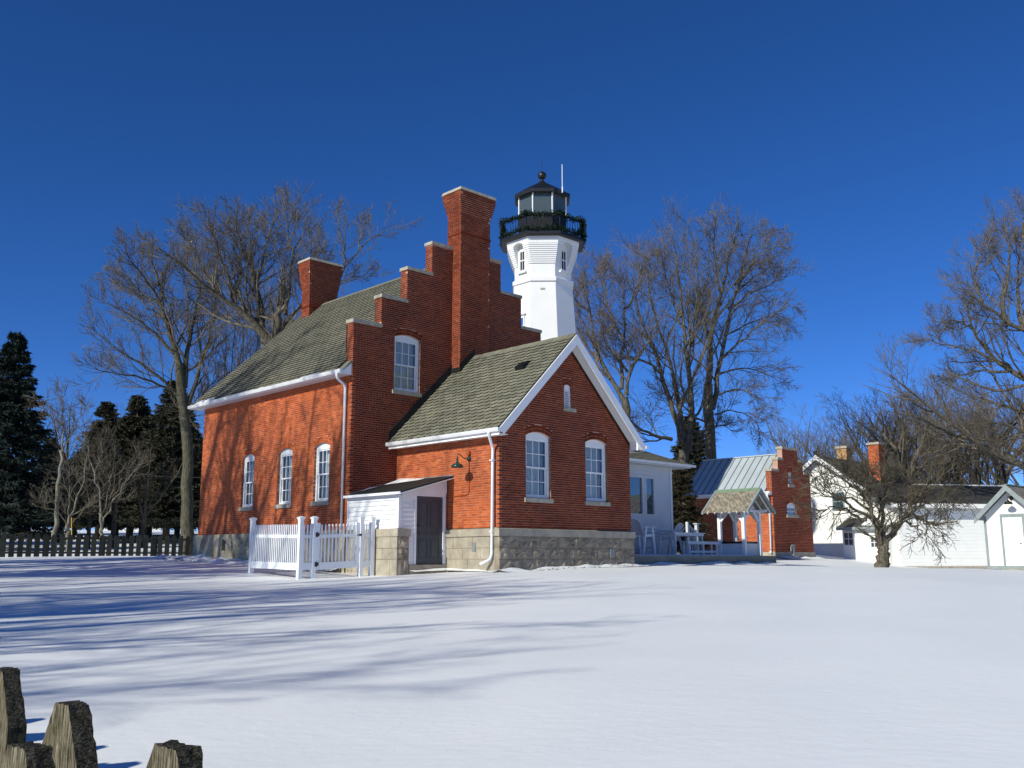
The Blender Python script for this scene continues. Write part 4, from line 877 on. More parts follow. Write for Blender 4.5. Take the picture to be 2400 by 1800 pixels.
# garland
G_ = []
rg = random.Random(21); mb = MB()
def tuft(p, r, n):
    for _ in range(n):
        d = Vector((rg.gauss(0, 1), rg.gauss(0, 1), rg.gauss(0, 1))).normalized(); q = p + d * rg.uniform(.1, 1) * r; e = Vector((rg.gauss(0, 1), rg.gauss(0, 1), rg.gauss(0, 1))).normalized(); f = d.cross(e).normalized()
        l = rg.uniform(.07, .12); mb.add([tuple(q), tuple(q + e * l + f * l * .22), tuple(q + e * l * 1.5), tuple(q + e * l - f * l * .22)], [(0, 1, 2, 3)])
for k in range(8):
    n = 30
    for j in range(n):
        f = j / n; sag = .10 * sin(pi * f) ** 1
        tuft(octpt(rr_ + .02, 16.93 - sag * .9 + rg.uniform(-.02, .02), k + f), .13, 13)
        tuft(octpt(rr_ + .03, 16.2 - .04 * sin(pi * f * 2) + rg.uniform(-.02, .02), k + f), .13, 11)
    for j in range(14): tuft(octpt(rr_ + .05, 16.9 - j * .055, k) if k in (2, 3, 7, 6, 0, 1) else octpt(rr_ + .05, 16.9, k), .075, 6)
for k in (6, ):
    for j in range(22): tuft(octpt(rr_ + .05, 16.9 - j * .04, k) + Vector((rg.uniform(-.05, .05),) * 3), .10, 9)
g_ = mb.build('garland', M['garland'], Thing('garland', 'dark green pine garland wound along the lighthouse gallery railing', 'garland', (TU, TV, 16.1)), kind='stuff')

# ================================================================ sun porch
S_P = Thing('sun_porch', 'low bluish white siding porch with a wide window, right of the brick annex', 'porch', (9.5, 6.5, 1.5))
PP = mapf('u', 4.0)
wop = dict(a0=9.2, a1=12.2, z0=3.28, zs=4.68)
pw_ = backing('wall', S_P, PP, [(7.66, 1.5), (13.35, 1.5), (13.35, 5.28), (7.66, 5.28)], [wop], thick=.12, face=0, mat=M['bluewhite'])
n = 26
for k in range(n):
    z0 = 1.75 + k * (5.25 - 1.75) / n; z1 = z0 + (5.25 - 1.75) / n
    for x0, x1 in ((7.66, 13.25),) if (z1 < wop['z0'] - .1 or z0 > wop['zs'] + .1) else ((7.66, wop['a0'] - .1), (wop['a1'] + .1, 13.25)):
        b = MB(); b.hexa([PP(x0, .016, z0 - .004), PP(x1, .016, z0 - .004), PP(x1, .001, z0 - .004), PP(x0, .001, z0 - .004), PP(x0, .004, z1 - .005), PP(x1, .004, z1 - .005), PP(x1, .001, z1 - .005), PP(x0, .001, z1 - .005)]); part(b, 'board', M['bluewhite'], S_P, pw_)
boxpart('wall', M['bluewhite'], S_P, (13.23, 13.35, 4.13, 9.0, 1.5, 5.28)); boxpart('corner_board', M['white'], S_P, (13.26, 13.38, 3.97, 4.0, 1.5, 5.26))
b = MB(); a0, a1, z0, z1 = 9.2, 12.2, 3.28, 4.68
for x0, x1, q0, q1 in ((a0 - .09, a1 + .09, z1, z1 + .09), (a0 - .12, a1 + .12, z0 - .08, z0), (a0 - .09, a0, z0, z1), (a1, a1 + .09, z0, z1), (11.42, 11.50, z0, z1), (11.60, 11.68, z0, z1), (a1 - .05, a1, z0, z1)): b.box(x0, x1, 3.955, 4.05, q0, q1)
b.box(11.501, 11.599, 3.97, 4.05, z0, z1)
wd = part(b, 'window', M['bluewhite'], S_P)
boxpart('pane', M['porch_glass'], S_P, (9.2, 11.42, 4.02, 4.03, z0, z1), wd); boxpart('pane', M['porch_glass'], S_P, (11.68, 12.15, 4.02, 4.03, z0, z1), wd); boxpart('backboard', M['interior'], S_P, (9.1, 12.3, 4.6, 4.62, 3.0, 4.9), wd)
b = MB(); b.hexa([(7.66, 3.45, 5.30), (14.05, 3.45, 5.30), (14.05, 9.2, 5.30), (7.66, 9.2, 5.30), (7.66, 5.9, 6.35), (11.6, 5.9, 6.35), (11.6, 6.9, 6.35), (7.66, 6.9, 6.35)]); rf = part(b, 'roof', M['shingle'], S_P)
mb = MB(); rg = random.Random(9); sl = Vector((0, 2.45, 1.05)).normalized(); nn = Vector((0, -1.05, 2.45)).normalized()
for r in range(15):
    s0 = r * .178; x = 7.66 - (r % 2) * .15; xe = 14.05 - (14.05 - 11.6) * s0 / 2.667
    while x < xe - .05:
        x1 = min(x + .3, xe); c0 = Vector((0, 3.45, 5.30)) + sl * s0; e = c0 + sl * .25
        mb.add([(max(x, 7.66), c0.y, c0.z + .035), ((x + x1) / 2, c0.y - .03, c0.z + .022), (x1 - .01, c0.y, c0.z + .035), (x1 - .01, e.y, e.z + .01), (max(x, 7.66), e.y, e.z + .01), (max(x, 7.66), c0.y, c0.z), ((x + x1) / 2, c0.y - .03, c0.z - .01), (x1 - .01, c0.y, c0.z)], [(0, 1, 2, 3, 4)], 0); mb.f.append(tuple(len(mb.v) - 8 + i for i in (0, 5, 6, 1))); mb.f.append(tuple(len(mb.v) - 8 + i for i in (1, 6, 7, 2))); mb.m += [1, 1]
        x += .3
part(mb, 'shingle', [M['shingle'], M['butt']], S_P, rf, kind='stuff')
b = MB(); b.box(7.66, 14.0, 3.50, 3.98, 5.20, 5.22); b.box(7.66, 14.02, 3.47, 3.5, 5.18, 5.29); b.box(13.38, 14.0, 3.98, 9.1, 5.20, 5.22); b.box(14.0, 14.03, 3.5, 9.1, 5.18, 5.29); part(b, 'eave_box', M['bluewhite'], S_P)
b = MB(); b.box(7.66, 14.18, 3.33, 3.465, 5.22, 5.31); part(b, 'gutter', M['white'], S_P)

# ================================================================ deck, furniture, well house
DK = Thing('wooden_deck', 'low grey wooden deck dusted with snow, running right from the annex', 'deck', (10, 2.2, 1.35))
DZ = 1.655
boxpart('fascia_board', M['deckwood'], DK, (5.9, 14.87, .26, .30, 1.385, DZ))
boxpart('fascia_board', M['deckwood'], DK, (14.83, 14.87, .301, 3.98, 1.385, DZ))
for k in range(24):
    b = MB(); b.box(5.9, 14.82, .305 + k * .152, .305 + k * .152 + .145, DZ - .03, DZ); part(b, 'deck_board', M['deckwood'], DK)
for u_ in (6.5, 9.2, 12, 14.6): boxpart('footing', M['deckwood'], DK, (u_, u_ + .12, .5, .62, .9, DZ - .035))
b = MB(); nx, ny = 60, 18; vs = []
for j in range(ny + 1):
    for i in range(nx + 1):
        u_ = 6.0 + 8.7 * i / nx; v_ = .28 + 3.6 * j / ny; e = min(1, i / 2, (nx - i) / 6, j / 1.0 + .2, (ny - j) / 2); h_ = .045 + .05 * noise.noise(Vector((u_ * .8, v_ * 1.4, 3)))
        if u_ > 13: h_ *= max(0, 1 - (u_ - 13) / 1.2)
        vs.append((u_, v_, DZ - .01 + max(0, e) * max(.0, h_)))
b.add(vs, [(j * (nx + 1) + i, j * (nx + 1) + i + 1, (j + 1) * (nx + 1) + i + 1, (j + 1) * (nx + 1) + i) for j in range(ny) for i in range(nx)]); part(b, 'snow_cover', M['snow'], DK, kind='stuff', smooth=True)
FZ = DZ + .03
def adirondack(name_label, u0, v0, rot, tall=.35, cat='chair'):
    t = Thing('garden_chair', name_label, cat, tuple(W(u0, v0, FZ)), house=False, rot=HROT + rot, group='tall white slatted chairs on the deck')
    w = .56; sz = .38 + tall
    for k in range(6):   # fan of back slats
        a = (k - 2.5) / 2.5; x0 = a * w * .42; x1 = a * w * .56; top = 1.02 + tall * .72 - .16 * a * a
        b = MB(); b.hexa([(x0 - .04, .22, sz), (x0 + .04, .22, sz), (x0 + .04, .245, sz), (x0 - .04, .245, sz), (x1 - .05, .50, top), (x1 + .05, .50, top), (x1 + .05, .525, top), (x1 - .05, .525, top)]); part(b, 'back_slat', M['furn'], t)
    for k in range(5): b = MB(); y = -.24 + k * .10; b.box(-w / 2, w / 2, y, y + .085, sz + .0 - k * .008, sz + .025 - k * .008); part(b, 'seat_slat', M['furn'], t)
    for sg in (-1, 1):
        x = sg * (w / 2 + .05); b = MB(); b.box(x - .07, x + .07, -.32, .32, sz + .24, sz + .265); part(b, 'armrest', M['furn'], t)
        b = MB(); b.hexa([(x - .02, -.36, 0), (x + .02, -.36, 0), (x + .02, -.27, 0), (x - .02, -.27, 0), (x - .02, -.20, sz + .238), (x + .02, -.20, sz + .238), (x + .02, -.11, sz + .238), (x - .02, -.11, sz + .238)]); part(b, 'leg', M['furn'], t)
        b = MB(); b.hexa([(x - .02, .34, 0), (x + .02, .34, 0), (x + .02, .43, 0), (x - .02, .43, 0), (x - .02, .14, sz + .238), (x + .02, .14, sz + .238), (x + .02, .23, sz + .238), (x - .02, .23, sz + .238)]); part(b, 'leg', M['furn'], t)
        b = MB(); b.bar((x * .93, -.30, sz - .03), (x * .93, .3, sz - .06), .03, .09); part(b, 'side_rail', M['furn'], t)
    b = MB(); b.box(-w / 2 - .03, w / 2 + .03, -.31, -.285, .2, .27); part(b, 'foot_rest', M['furn'], t)
    return t
adirondack('tall white slatted chair nearest the brick annex, its curved back leaning towards the wall', 9.0, 2.1, radians(90))
adirondack('tall white chair behind the picnic table, round back turned to the lawn', 12.35, 3.4, radians(180 + 4), tall=.3)
adirondack('tall white chair deep in shade under the porch window', 10.6, 3.35, radians(10), tall=.3)
TB = Thing('garden_table', 'white slatted table on the deck, in front of the round backed chair', 'table', tuple(W(11.65, 2.35, FZ)), house=False, rot=HROT)
for k in range(8): b = MB(); y = -.42 + k * .106; b.box(-1.0, 1.0, y, y + .098, .80, .835); part(b, 'top_slat', M['furn'], TB)
b = MB(); b.box(-.9, .9, -.41, -.385, .71, .80); b.box(-.9, .9, .395, .42, .71, .80); b.box(-.9, -.875, -.384, .394, .71, .80); b.box(.875, .9, -.384, .394, .71, .80); part(b, 'apron', M['furn'], TB)
for x in (-.84, .84):
    for y in (-.34, .34): b = MB(); b.bar((x * 1.04, y * 1.1, 0), (x, y, .80), .085, .05); part(b, 'leg', M['furn'], TB)
BN = Thing('garden_bench', 'low white slatted bench on the deck, in front of the garden table', 'bench', tuple(W(12.05, 1.75, FZ)), house=False, rot=HROT)
for k in range(3): b = MB(); y = -.16 + k * .11; b.box(-1.02, 1.02, y, y + .1, .47, .505); part(b, 'seat_slat', M['furn'], BN)
b = MB(); b.box(-1.02, 1.02, -.175, -.162, .40, .47); part(b, 'apron', M['furn'], BN)
for x in (-.88, 0, .88):
    for y in (-.12, .12): b = MB(); b.box(x - .04, x + .04, y - .025, y + .025, 0, .465); part(b, 'leg', M['furn'], BN)
b = MB(); b.box(-.9, .9, -.150, -.146, .08, .17); b.box(-.9, .9, .146, .150, .08, .17); part(b, 'stretcher', M['furn'], BN)
ST = Thing('bar_table', 'small square white table between the two shaded chairs under the porch window', 'table', tuple(W(9.95, 2.9, FZ)), house=False, rot=HROT)
for k in range(4): b = MB(); b.box(-.38, .38, -.38 + k * .192, -.38 + k * .192 + .18, .86, .89); part(b, 'top_slat', M['furn'], ST)
for x in (-.31, .31):
    for y in (-.31, .31): b = MB(); b.box(x - .035, x + .035, y - .035, y + .035, 0, .855); part(b, 'leg', M['furn'], ST)
SR = Thing('stair_rail', 'short white stair railing at the right corner of the porch', 'railing', (13.9, 3.4, 1.6))
b = MB(); b.box(14.05, 14.17, 3.3, 3.42, 1.5, 2.92); part(b, 'post', M['furn'], SR); b = MB(); b.box(13.42, 13.52, 3.3, 3.4, 1.5, 3.0); part(b, 'post', M['furn'], SR)
b = MB(); b.box(14.0, 14.22, 3.25, 3.47, 2.923, 2.96); part(b, 'post_cap', M['furn'], SR)
b = MB(); b.bar((13.52, 3.35, 2.9), (14.05, 3.35, 2.55), .04, .07); part(b, 'handrail', M['furn'], SR)
for k in range(3): b = MB(); x = 13.62 + k * .13; b.bar((x, 3.35, 1.9), (x, 3.35, 2.8 - k * .085), .03); part(b, 'baluster', M['furn'], SR)

WL = Thing('well_house', 'open sided well house with a frosted gable roof on four white posts', 'well house', (14.1, 1.35, 1.6))
for u_ in (13.57, 14.65):
    for v_ in (.81, 1.89): boxpart('post', M['white'], WL, (u_ - .065, u_ + .065, v_ - .065, v_ + .065, 1.6, 3.33))
b = MB()
for u_ in (13.57, 14.65): b.box(u_ - .05, u_ + .05, .45, 2.25, 3.332, 3.42)
for v_ in (.81, 1.89): b.box(13.62, 14.6, v_ - .04, v_ + .04, 3.332, 3.41)
part(b, 'beam', M['white'], WL)
for u_ in (13.57, 14.65):
    for v_, d in ((.81, 1), (1.89, -1)): b = MB(); b.bar((u_, v_ + d * .06, 2.98), (u_, v_ + d * .38, 3.33), .06, .08); part(b, 'brace', M['white'], WL)
for v_ in (.81, 1.89):
    for u_, d in ((13.57, 1), (14.65, -1)): b = MB(); b.bar((u_ + d * .06, v_, 2.98), (u_ + d * .36, v_, 3.33), .06, .08); part(b, 'brace', M['white'], WL)
for sg in (-1, 1):
    x = 14.11 + sg * .95
    b = MB(); b.hexa([(x, .38, 3.30), (14.11, .38, 4.16), (14.11, 2.33, 4.16), (x, 2.33, 3.30), (x - sg * .0, .38, 3.345), (14.11, .38, 4.215), (14.11, 2.33, 4.215), (x, 2.33, 3.345)]); rf = part(b, 'roof', M['patchy'], WL)
    for v_ in (.30, 2.335):
        b = MB(); b.hexa([(x + sg * .03, v_, 3.25), (14.11, v_, 4.09), (14.11, v_ + .078, 4.09), (x + sg * .03, v_ + .078, 3.25), (x + sg * .03, v_, 3.35), (14.11, v_, 4.23), (14.11, v_ + .078, 4.23), (x + sg * .03, v_ + .078, 3.35)]); part(b, 'bargeboard', M['greytrim'], WL, rf)
    for k in range(6): b = MB(); y = .5 + k * .33; b.bar((x + sg * .01, y, 3.27), (14.11 + sg * .02, y, 4.12), .04, .06); part(b, 'rafter', M['white'], WL)
b = MB(); b.prism([(14.0, .36, 4.14), (14.11, .36, 4.25), (14.22, .36, 4.14), (14.22, .36, 4.12), (14.11, .36, 4.215), (14.0, .36, 4.12)], (0, 2.0, 0)); part(b, 'ridge_cap', M['mossgreen'], WL)
b = MB(); b.prism([(13.7, .85, 3.43), (14.52, .85, 3.43), (14.11, .85, 3.85)], (0, .05, 0)); part(b, 'gable_board', M['white'], WL)
b = MB(); b.box(13.58, 14.64, .87, 1.83, 1.6, 2.12); part(b, 'well_box', M['bluewhite'], WL); boxpart('lid', M['black'], WL, (13.56, 14.66, .885, 1.82, 2.122, 2.2))
b = MB(); b.bar((13.3, .72, 1.68), (13.5, .60, 1.92), .02, .02); b.bar((13.5, .60, 1.92), (13.62, .55, 1.68), .02); b.bar((13.3, .72, 1.69), (13.62, .55, 1.69), .03); tagm(b.build('iron_bracket', M['black']), 'small black iron bracket lying on the deck by the well box', 'bracket')

# ================================================================ brick outbuilding
OB = Thing('brick_outbuilding', 'small red brick outbuilding with stepped gable and blue grey metal roof, beyond the deck', 'outbuilding', (20.5, 5, 1.55))
u0, u1, v0_, v1_ = 18.86, 22.18, 2.68, 7.1; um = (u0 + u1) / 2
POF = mapf('u', v0_); POL = mapf('v', u0)
def osteps(z): return (u0, u1) if z < 5.33 else (u0 + .58, u1 - .58) if z < 5.86 else (u0 + 1.0, u1 - 1.0) if z < 6.38 else (0, 0)
oops = [op(20.03, 20.84, 3.46, 3.86, .14), op(20.28, 20.61, 4.82, 5.28, .10)]
ow = backing('wall', OB, POF, [(u0 + .005, 1.83), (u1 - .005, 1.83), (u1 - .005, 5.33), (u1 - .575, 5.33), (u1 - .575, 5.86), (u1 - .995, 5.86), (u1 - .995, 6.38), (u0 + .995, 6.38), (u0 + .995, 5.86), (u0 + .575, 5.86), (u0 + .575, 5.33), (u0 + .005, 5.33)], oops, thick=.25)
bricks_stuff(POF, brick_boxes(osteps, 1.83, 6.38, oops, quoin=(1, 0), q0=1), OB, ow, oops, mat='brick_mid')
owl = backing('wall', OB, POL, [(v0_ + .26, 1.83), (v1_, 1.83), (v1_, 4.45), (v0_ + .26, 4.45)], [], thick=.2)
bricks_stuff(POL, brick_boxes(lambda z: (v0_, v1_), 1.83, 4.45, quoin=(1, 0)), OB, owl)
mb = MB()
for us, zb, zt in ((u0, 4.4, 5.33), (u0 + .58, 5.33, 5.86), (u0 + 1.0, 5.86, 6.38)):
    for x in brick_boxes(lambda z: (v0_, v0_ + .28), 1.83, zt, quoin=(1, 0)):
        if x[4] > zb - .03: hexa_faces(mb, mapf('v', us), *x[:6])
part(mb, 'brick', M['brick_mid'], OB, ow, kind='stuff')
boxpart('wall', M['brick'], OB, (u1 - .2, u1 - .01, v0_ + .26, v1_, 1.83, 4.45)); boxpart('wall', M['brick'], OB, (u0 + .02, u1 - .02, v1_ - .2, v1_ - .01, 1.83, 4.45))
for a, c, zt in ((u0 - .04, u0 + .575, 5.44), (u0 + .54, u0 + .995, 5.97), (u0 + .96, u1 - .96, 6.49), (u1 - .995, u1 - .54, 5.97), (u1 - .575, u1 + .04, 5.44)): boxpart('coping_stone', M['cap'], OB, (a, c, v0_ - .04, v0_ + .3, zt - .108, zt))
boxpart('foundation', M['ledge'], OB, (u0 - .06, u1 + .06, v0_ - .06, v1_, 1.0, 1.828))
for i, o_ in enumerate(oops):
    b = MB(); c, zc, R, t = arch_geo(o_); w0, w1 = o_['a0'] + .003, o_['a1'] - .003
    b.box(w0, w0 + .06, v0_ + .06, v0_ + .12, o_['z0'], o_['zs']); b.box(w1 - .06, w1, v0_ + .06, v0_ + .12, o_['z0'], o_['zs'])
    arc = [(c + (R - .004) * sin(-t + 2 * t * k / 8), v0_ + .06, zc + (R - .004) * cos(-t + 2 * t * k / 8)) for k in range(9)]
    b.prism([(w1 - .061, v0_ + .06, o_['zs'] - .1), (w0 + .061, v0_ + .06, o_['zs'] - .1)] + arc, (0, .06, 0)); b.box((w0 + w1) / 2 - .015, (w0 + w1) / 2 + .015, v0_ + .07, v0_ + .11, o_['z0'], o_['zs'] - .1); b.box(w0 + .06, w1 - .06, v0_ + .072, v0_ + .108, (o_['z0'] + o_['zs']) / 2 - .06, (o_['z0'] + o_['zs']) / 2 - .03)
    wd = part(b, 'window', M['white'], OB)
    boxpart('pane', M['porch_glass'], OB, (w0 + .06, w1 - .06, v0_ + .085, v0_ + .09, o_['z0'], o_['zs'] - .1), wd); boxpart('sill', M['cap'], OB, (w0 - .08, w1 + .1, v0_ - .05, v0_ + .12, o_['z0'] - .13, o_['z0'] - .004), wd)
for sg, ue in ((1, u0 - .18), (-1, u1 + .18)):
    d = Vector((um - ue, 0, 6.2 - 4.42)); nP = 12; vv0 = v0_ + .285; w_ = (7.35 - vv0) / nP
    b = MB(); b.hexa([(ue, vv0, 4.39), (um, vv0, 6.17), (um, 7.35, 6.17), (ue, 7.35, 4.39), (ue, vv0, 4.42), (um, vv0, 6.20), (um, 7.35, 6.20), (ue, 7.35, 4.42)]); rf = part(b, 'roof', M['tin'], OB)
    if sg == 1:
        for k in range(nP):
            y = vv0 + k * w_ + .4 * 0; b = MB(); b.hexa([(ue - .01, y + .012, 4.422), (um, y + .012, 6.202), (um, y + w_ - .012, 6.202), (ue - .01, y + w_ - .012, 4.422), (ue - .01, y + .012, 4.43), (um, y + .012, 6.21), (um, y + w_ - .012, 6.21), (ue - .01, y + w_ - .012, 4.43)]); part(b, 'roof_panel', M['tin'], OB, rf)
            b = MB(); b.bar((ue, y + w_, 4.45), (um, y + w_, 6.23), .02, .05); part(b, 'standing_seam', M['steel'], OB, rf)
b = MB(); b.bar((um, v0_ + .3, 6.235), (um, 7.36, 6.235), .12, .05); part(b, 'ridge_cap', M['tin'], OB)
gutter(OB, u0 - .17, 4.33, v0_ - .02, 7.38, sg=-1); boxpart('fascia_board', M['white'], OB, (u0 - .165, u0 - .01, v0_ + .02, 7.3, 4.28, 4.38))
b = MB(); b.tube([(u0 - .25, v0_ + .12, 4.34), (u0 - .25, v0_ + .12, 4.22), (u0 - .08, v0_ + .14, 3.95), (u0 - .08, v0_ + .14, 1.95), (u0 - .1, v0_ + .14, 1.86), (u0 - .22, v0_ + .1, 1.80)], .05, 8); part(b, 'downspout', M['white'], OB, smooth=True)
b = MB(); b.box(20.1, 20.32, v0_ - .12, v0_ - .07, 1.9, 2.15); b.box(20.17, 20.25, v0_ - .14, v0_ - .07, 1.3, 1.9); b.box(20.0, 20.06, v0_ - .12, v0_ - .07, 1.85, 2.1); part(b, 'meter_box', M['steel'], OB)

# ================================================================ neighbouring white buildings
WH = Thing('white_house', 'white frame house with two brick chimneys, behind the bare apple tree', 'house', (30, 4.2, 1.5))
def gable_house(th, u_, v0, v1, zw, zr, z0, ulen, mat='cream', over=.35, roofm='darkroof', siding=.14):
    vm = (v0 + v1) / 2
    b = MB(); b.prism([(u_, v0, z0), (u_, v1, z0), (u_, v1, zw), (u_, vm, zr), (u_, v0, zw)], (ulen, 0, 0)); w = part(b, 'wall', M[mat], th)
    k = 0; z = z0 + .3
    while z < zr - .15:
        f = 1 if z + siding < zw else (zr - z - siding) / (zr - zw); a, c = vm - (vm - v0) * max(f, 0), vm + (v1 - vm) * max(f, 0)
        if c - a > .1:
            b = MB(); b.hexa([(u_ - .009, a, z), (u_ - .009, c, z), (u_ - .001, c, z), (u_ - .001, a, z), (u_ - .004, a, z + siding - .006), (u_ - .004, c, z + siding - .006), (u_ - .001, c, z + siding - .006), (u_ - .001, a, z + siding - .006)]); part(b, 'board', M[mat], th, w)
        z += siding
    s_l = (zr - zw) / (vm - v0)
    for sg, ve in ((1, v0), (-1, v1)):
        e = ve - sg * over; ze = zw - over * s_l + .02; zz = zr + .02
        b = MB(); b.hexa([(u_ - over, e, ze), (u_ + ulen + over, e, ze), (u_ + ulen + over, vm, zz), (u_ - over, vm, zz), (u_ - over, e, ze + .08), (u_ + ulen + over, e, ze + .08), (u_ + ulen + over, vm, zz + .1), (u_ - over, vm, zz + .1)]); rf = part(b, 'roof', M[roofm], th)
        b = MB(); b.hexa([(u_ - over - .03, e, ze - .12), (u_ - over - .002, e, ze - .12), (u_ - over - .002, vm, zz - .12), (u_ - over - .03, vm, zz - .12), (u_ - over - .03, e, ze + .1), (u_ - over - .002, e, ze + .1), (u_ - over - .002, vm, zz + .12), (u_ - over - .03, vm, zz + .12)]); part(b, 'bargeboard', M['white'] if mat != 'shed' else M['greytrim'], th, rf)
    return w
gable_house(WH, 26.0, 2.06, 6.36, 4.95, 6.5, 1.2, 9.0)
def simple_chimney(th, u_, v_, zb, zt, w, mat):
    b = MB(); P1 = mapf('v', u_); P2 = mapf('u', v_); n = 0
    core = MB(); core.box(u_ + .01, u_ + w - .01, v_ + .01, v_ + w - .01, zb, zt); c = part(core, 'chimney', M['mortar'], th)
    for x in brick_boxes(lambda z: (v_, v_ + w), zb, zt, quoin=(1, 0), depth=.05): hexa_faces(b, P1, *x[:6])
    for x in brick_boxes(lambda z: (u_, u_ + w), zb, zt, quoin=(1, 0), q0=1, depth=.05): hexa_faces(b, P2, *x[:6])
    part(b, 'brick', M[mat], th, c, kind='stuff'); boxpart('chimney_cap', M['cap'], th, (u_ - .06, u_ + w + .06, v_ - .06, v_ + w + .06, zt, zt + .12), c)
simple_chimney(WH, 29.0, 4.25, 6.0, 7.25, .56, 'brick_buff'); simple_chimney(WH, 29.0, 2.5, 4.5, 7.3, .56, 'brick')
b = MB(); b.tube([(27.0, 4.95, 6.0), (27.0, 4.95, 7.0)], .09, 8); part(b, 'stove_pipe', M['black'], WH)
for va in (3.0, 4.9):
    b = MB(); b.box(25.95, 25.985, va, va + .62, 3.85, 4.75); wd = part(b, 'window', M['greytrim'], WH); boxpart('pane', M['porch_glass'], WH, (25.935, 25.949, va + .05, va + .57, 3.9, 4.27), wd); boxpart('pane', M['porch_glass'], WH, (25.935, 25.949, va + .05, va + .57, 4.33, 4.7), wd)
# low wing with a snow covered lean-to roof
WG = Thing('low_wing', 'low white wing with snow on its lean-to roof, between white house and long garage', 'building', (26.2, 0.9, 1.4))
b = MB(); b.box(25.0, 28.0, .45, 2.7, 1.0, 2.95); wgw = part(b, 'wall', M['cream'], WG)
b = MB(); b.hexa([(24.75, .1, 2.93), (26.6, .1, 3.62), (26.6, 2.85, 3.62), (24.75, 2.85, 2.93), (24.75, .1, 3.0), (26.6, .1, 3.69), (26.6, 2.85, 3.69), (24.75, 2.85, 3.0)]); rf = part(b, 'roof', M['darkroof'], WG)
b = MB(); b.hexa([(24.85, .2, 3.03), (26.5, .2, 3.64), (26.5, 2.1, 3.64), (24.9, 1.9, 3.05), (25.0, .25, 3.13), (26.4, .25, 3.72), (26.4, 1.7, 3.72), (25.1, 1.5, 3.14)]); part(b, 'roof_snow', M['snow'], WG, rf, kind='stuff')
boxpart('fascia_board', M['greytrim'], WG, (24.72, 24.745, .08, 2.87, 2.86, 3.0))
for va, w_, z0, z1, m_ in ((2.15, .45, 2.15, 2.75, 'black'), (.95, .34, 2.05, 2.5, 'steel'), (.5, .34, 2.05, 2.5, 'white')):
    b = MB(); b.box(24.95, 24.985, va - .05, va + w_ + .05, z0 - .05, z1 + .05); wd = part(b, 'window', M['white'], WG)
    for q in range(2):
        for r in range(2): boxpart('pane', M['porch_glass'], WG, (24.935, 24.949, va + .02 + q * w_ / 2, va - .02 + (q + 1) * w_ / 2, z0 + .02 + r * (z1 - z0) / 2, z0 - .02 + (r + 1) * (z1 - z0) / 2), wd)
# long garage: its own axis, a little off the others
LG = Thing('long_garage', 'long low cream garage with a dark shingle roof, left of the small shed', 'garage', (18.75, 46.2, 1.1), house=False, rot=radians(90 - 78))
LG.org = Vector((0, 0, 0))
b = MB(); b.box(0, 14, 0, 6.0, -.4, 2.93); lw = part(b, 'wall', M['cream'], LG)
for k in range(17): b = MB(); z = .1 + k * .165; b.hexa([(0, -.008, z), (14, -.008, z), (14, -.001, z), (0, -.001, z), (0, -.004, z + .155), (14, -.004, z + .155), (14, -.001, z + .155), (0, -.001, z + .155)]); part(b, 'board', M['cream'], LG, lw)
b = MB(); b.box(0, 14, -.05, -.001, -.4, .08); part(b, 'foundation', M['ledge'], LG)
b = MB(); b.hexa([(-.6, -.45, 2.84), (14.4, -.45, 2.84), (14.4, 3.0, 3.95), (-.6, 3.0, 3.95), (-.6, -.45, 2.92), (14.4, -.45, 2.92), (14.4, 3.0, 4.03), (-.6, 3.0, 4.03)]); b.hexa([(-.6, 3.001, 3.95), (14.4, 3.001, 3.95), (14.4, 6.45, 2.84), (-.6, 6.45, 2.84), (-.6, 3.001, 4.03), (14.4, 3.001, 4.03), (14.4, 6.45, 2.92), (-.6, 6.45, 2.92)]); lr = part(b, 'roof', M['darkroof'], LG)
b = MB(); b.prism([(0, .001, 2.932), (0, 5.999, 2.932), (0, 3.0, 3.9)], (.1, 0, 0)); part(b, 'gable', M['cream'], LG)
mb = MB(); rg = random.Random(4)
for r in range(19):
    x = -.4 - (r % 2) * .5
    while x < 14.4:
        a = max(x, -.4); c = min(x + 1.0, 14.4); s0 = r * .19; y = -.45 + s0 * .952; z = 2.925 + s0 * .3063
        mb.hexa([(a, y, z), (c - .01, y, z), (c - .01, y + .24, z + .07), (a, y + .24, z + .07), (a, y - .005, z + .025), (c - .01, y - .005, z + .025), (c - .01, y + .24, z + .082), (a, y + .24, z + .082)]); x += 1.0
part(mb, 'shingle', M['darkroof'], LG, lr, kind='stuff')
b = MB(); b.bar((3, 3.0, 4.06), (12, 3.0, 4.06), .3, .06); part(b, 'ridge_snow', M['snow'], LG, lr, kind='stuff')
b = MB(); b.box(-.62, 14.42, -.5, -.46, 2.72, 2.92); part(b, 'fascia_board', M['cream'], LG)
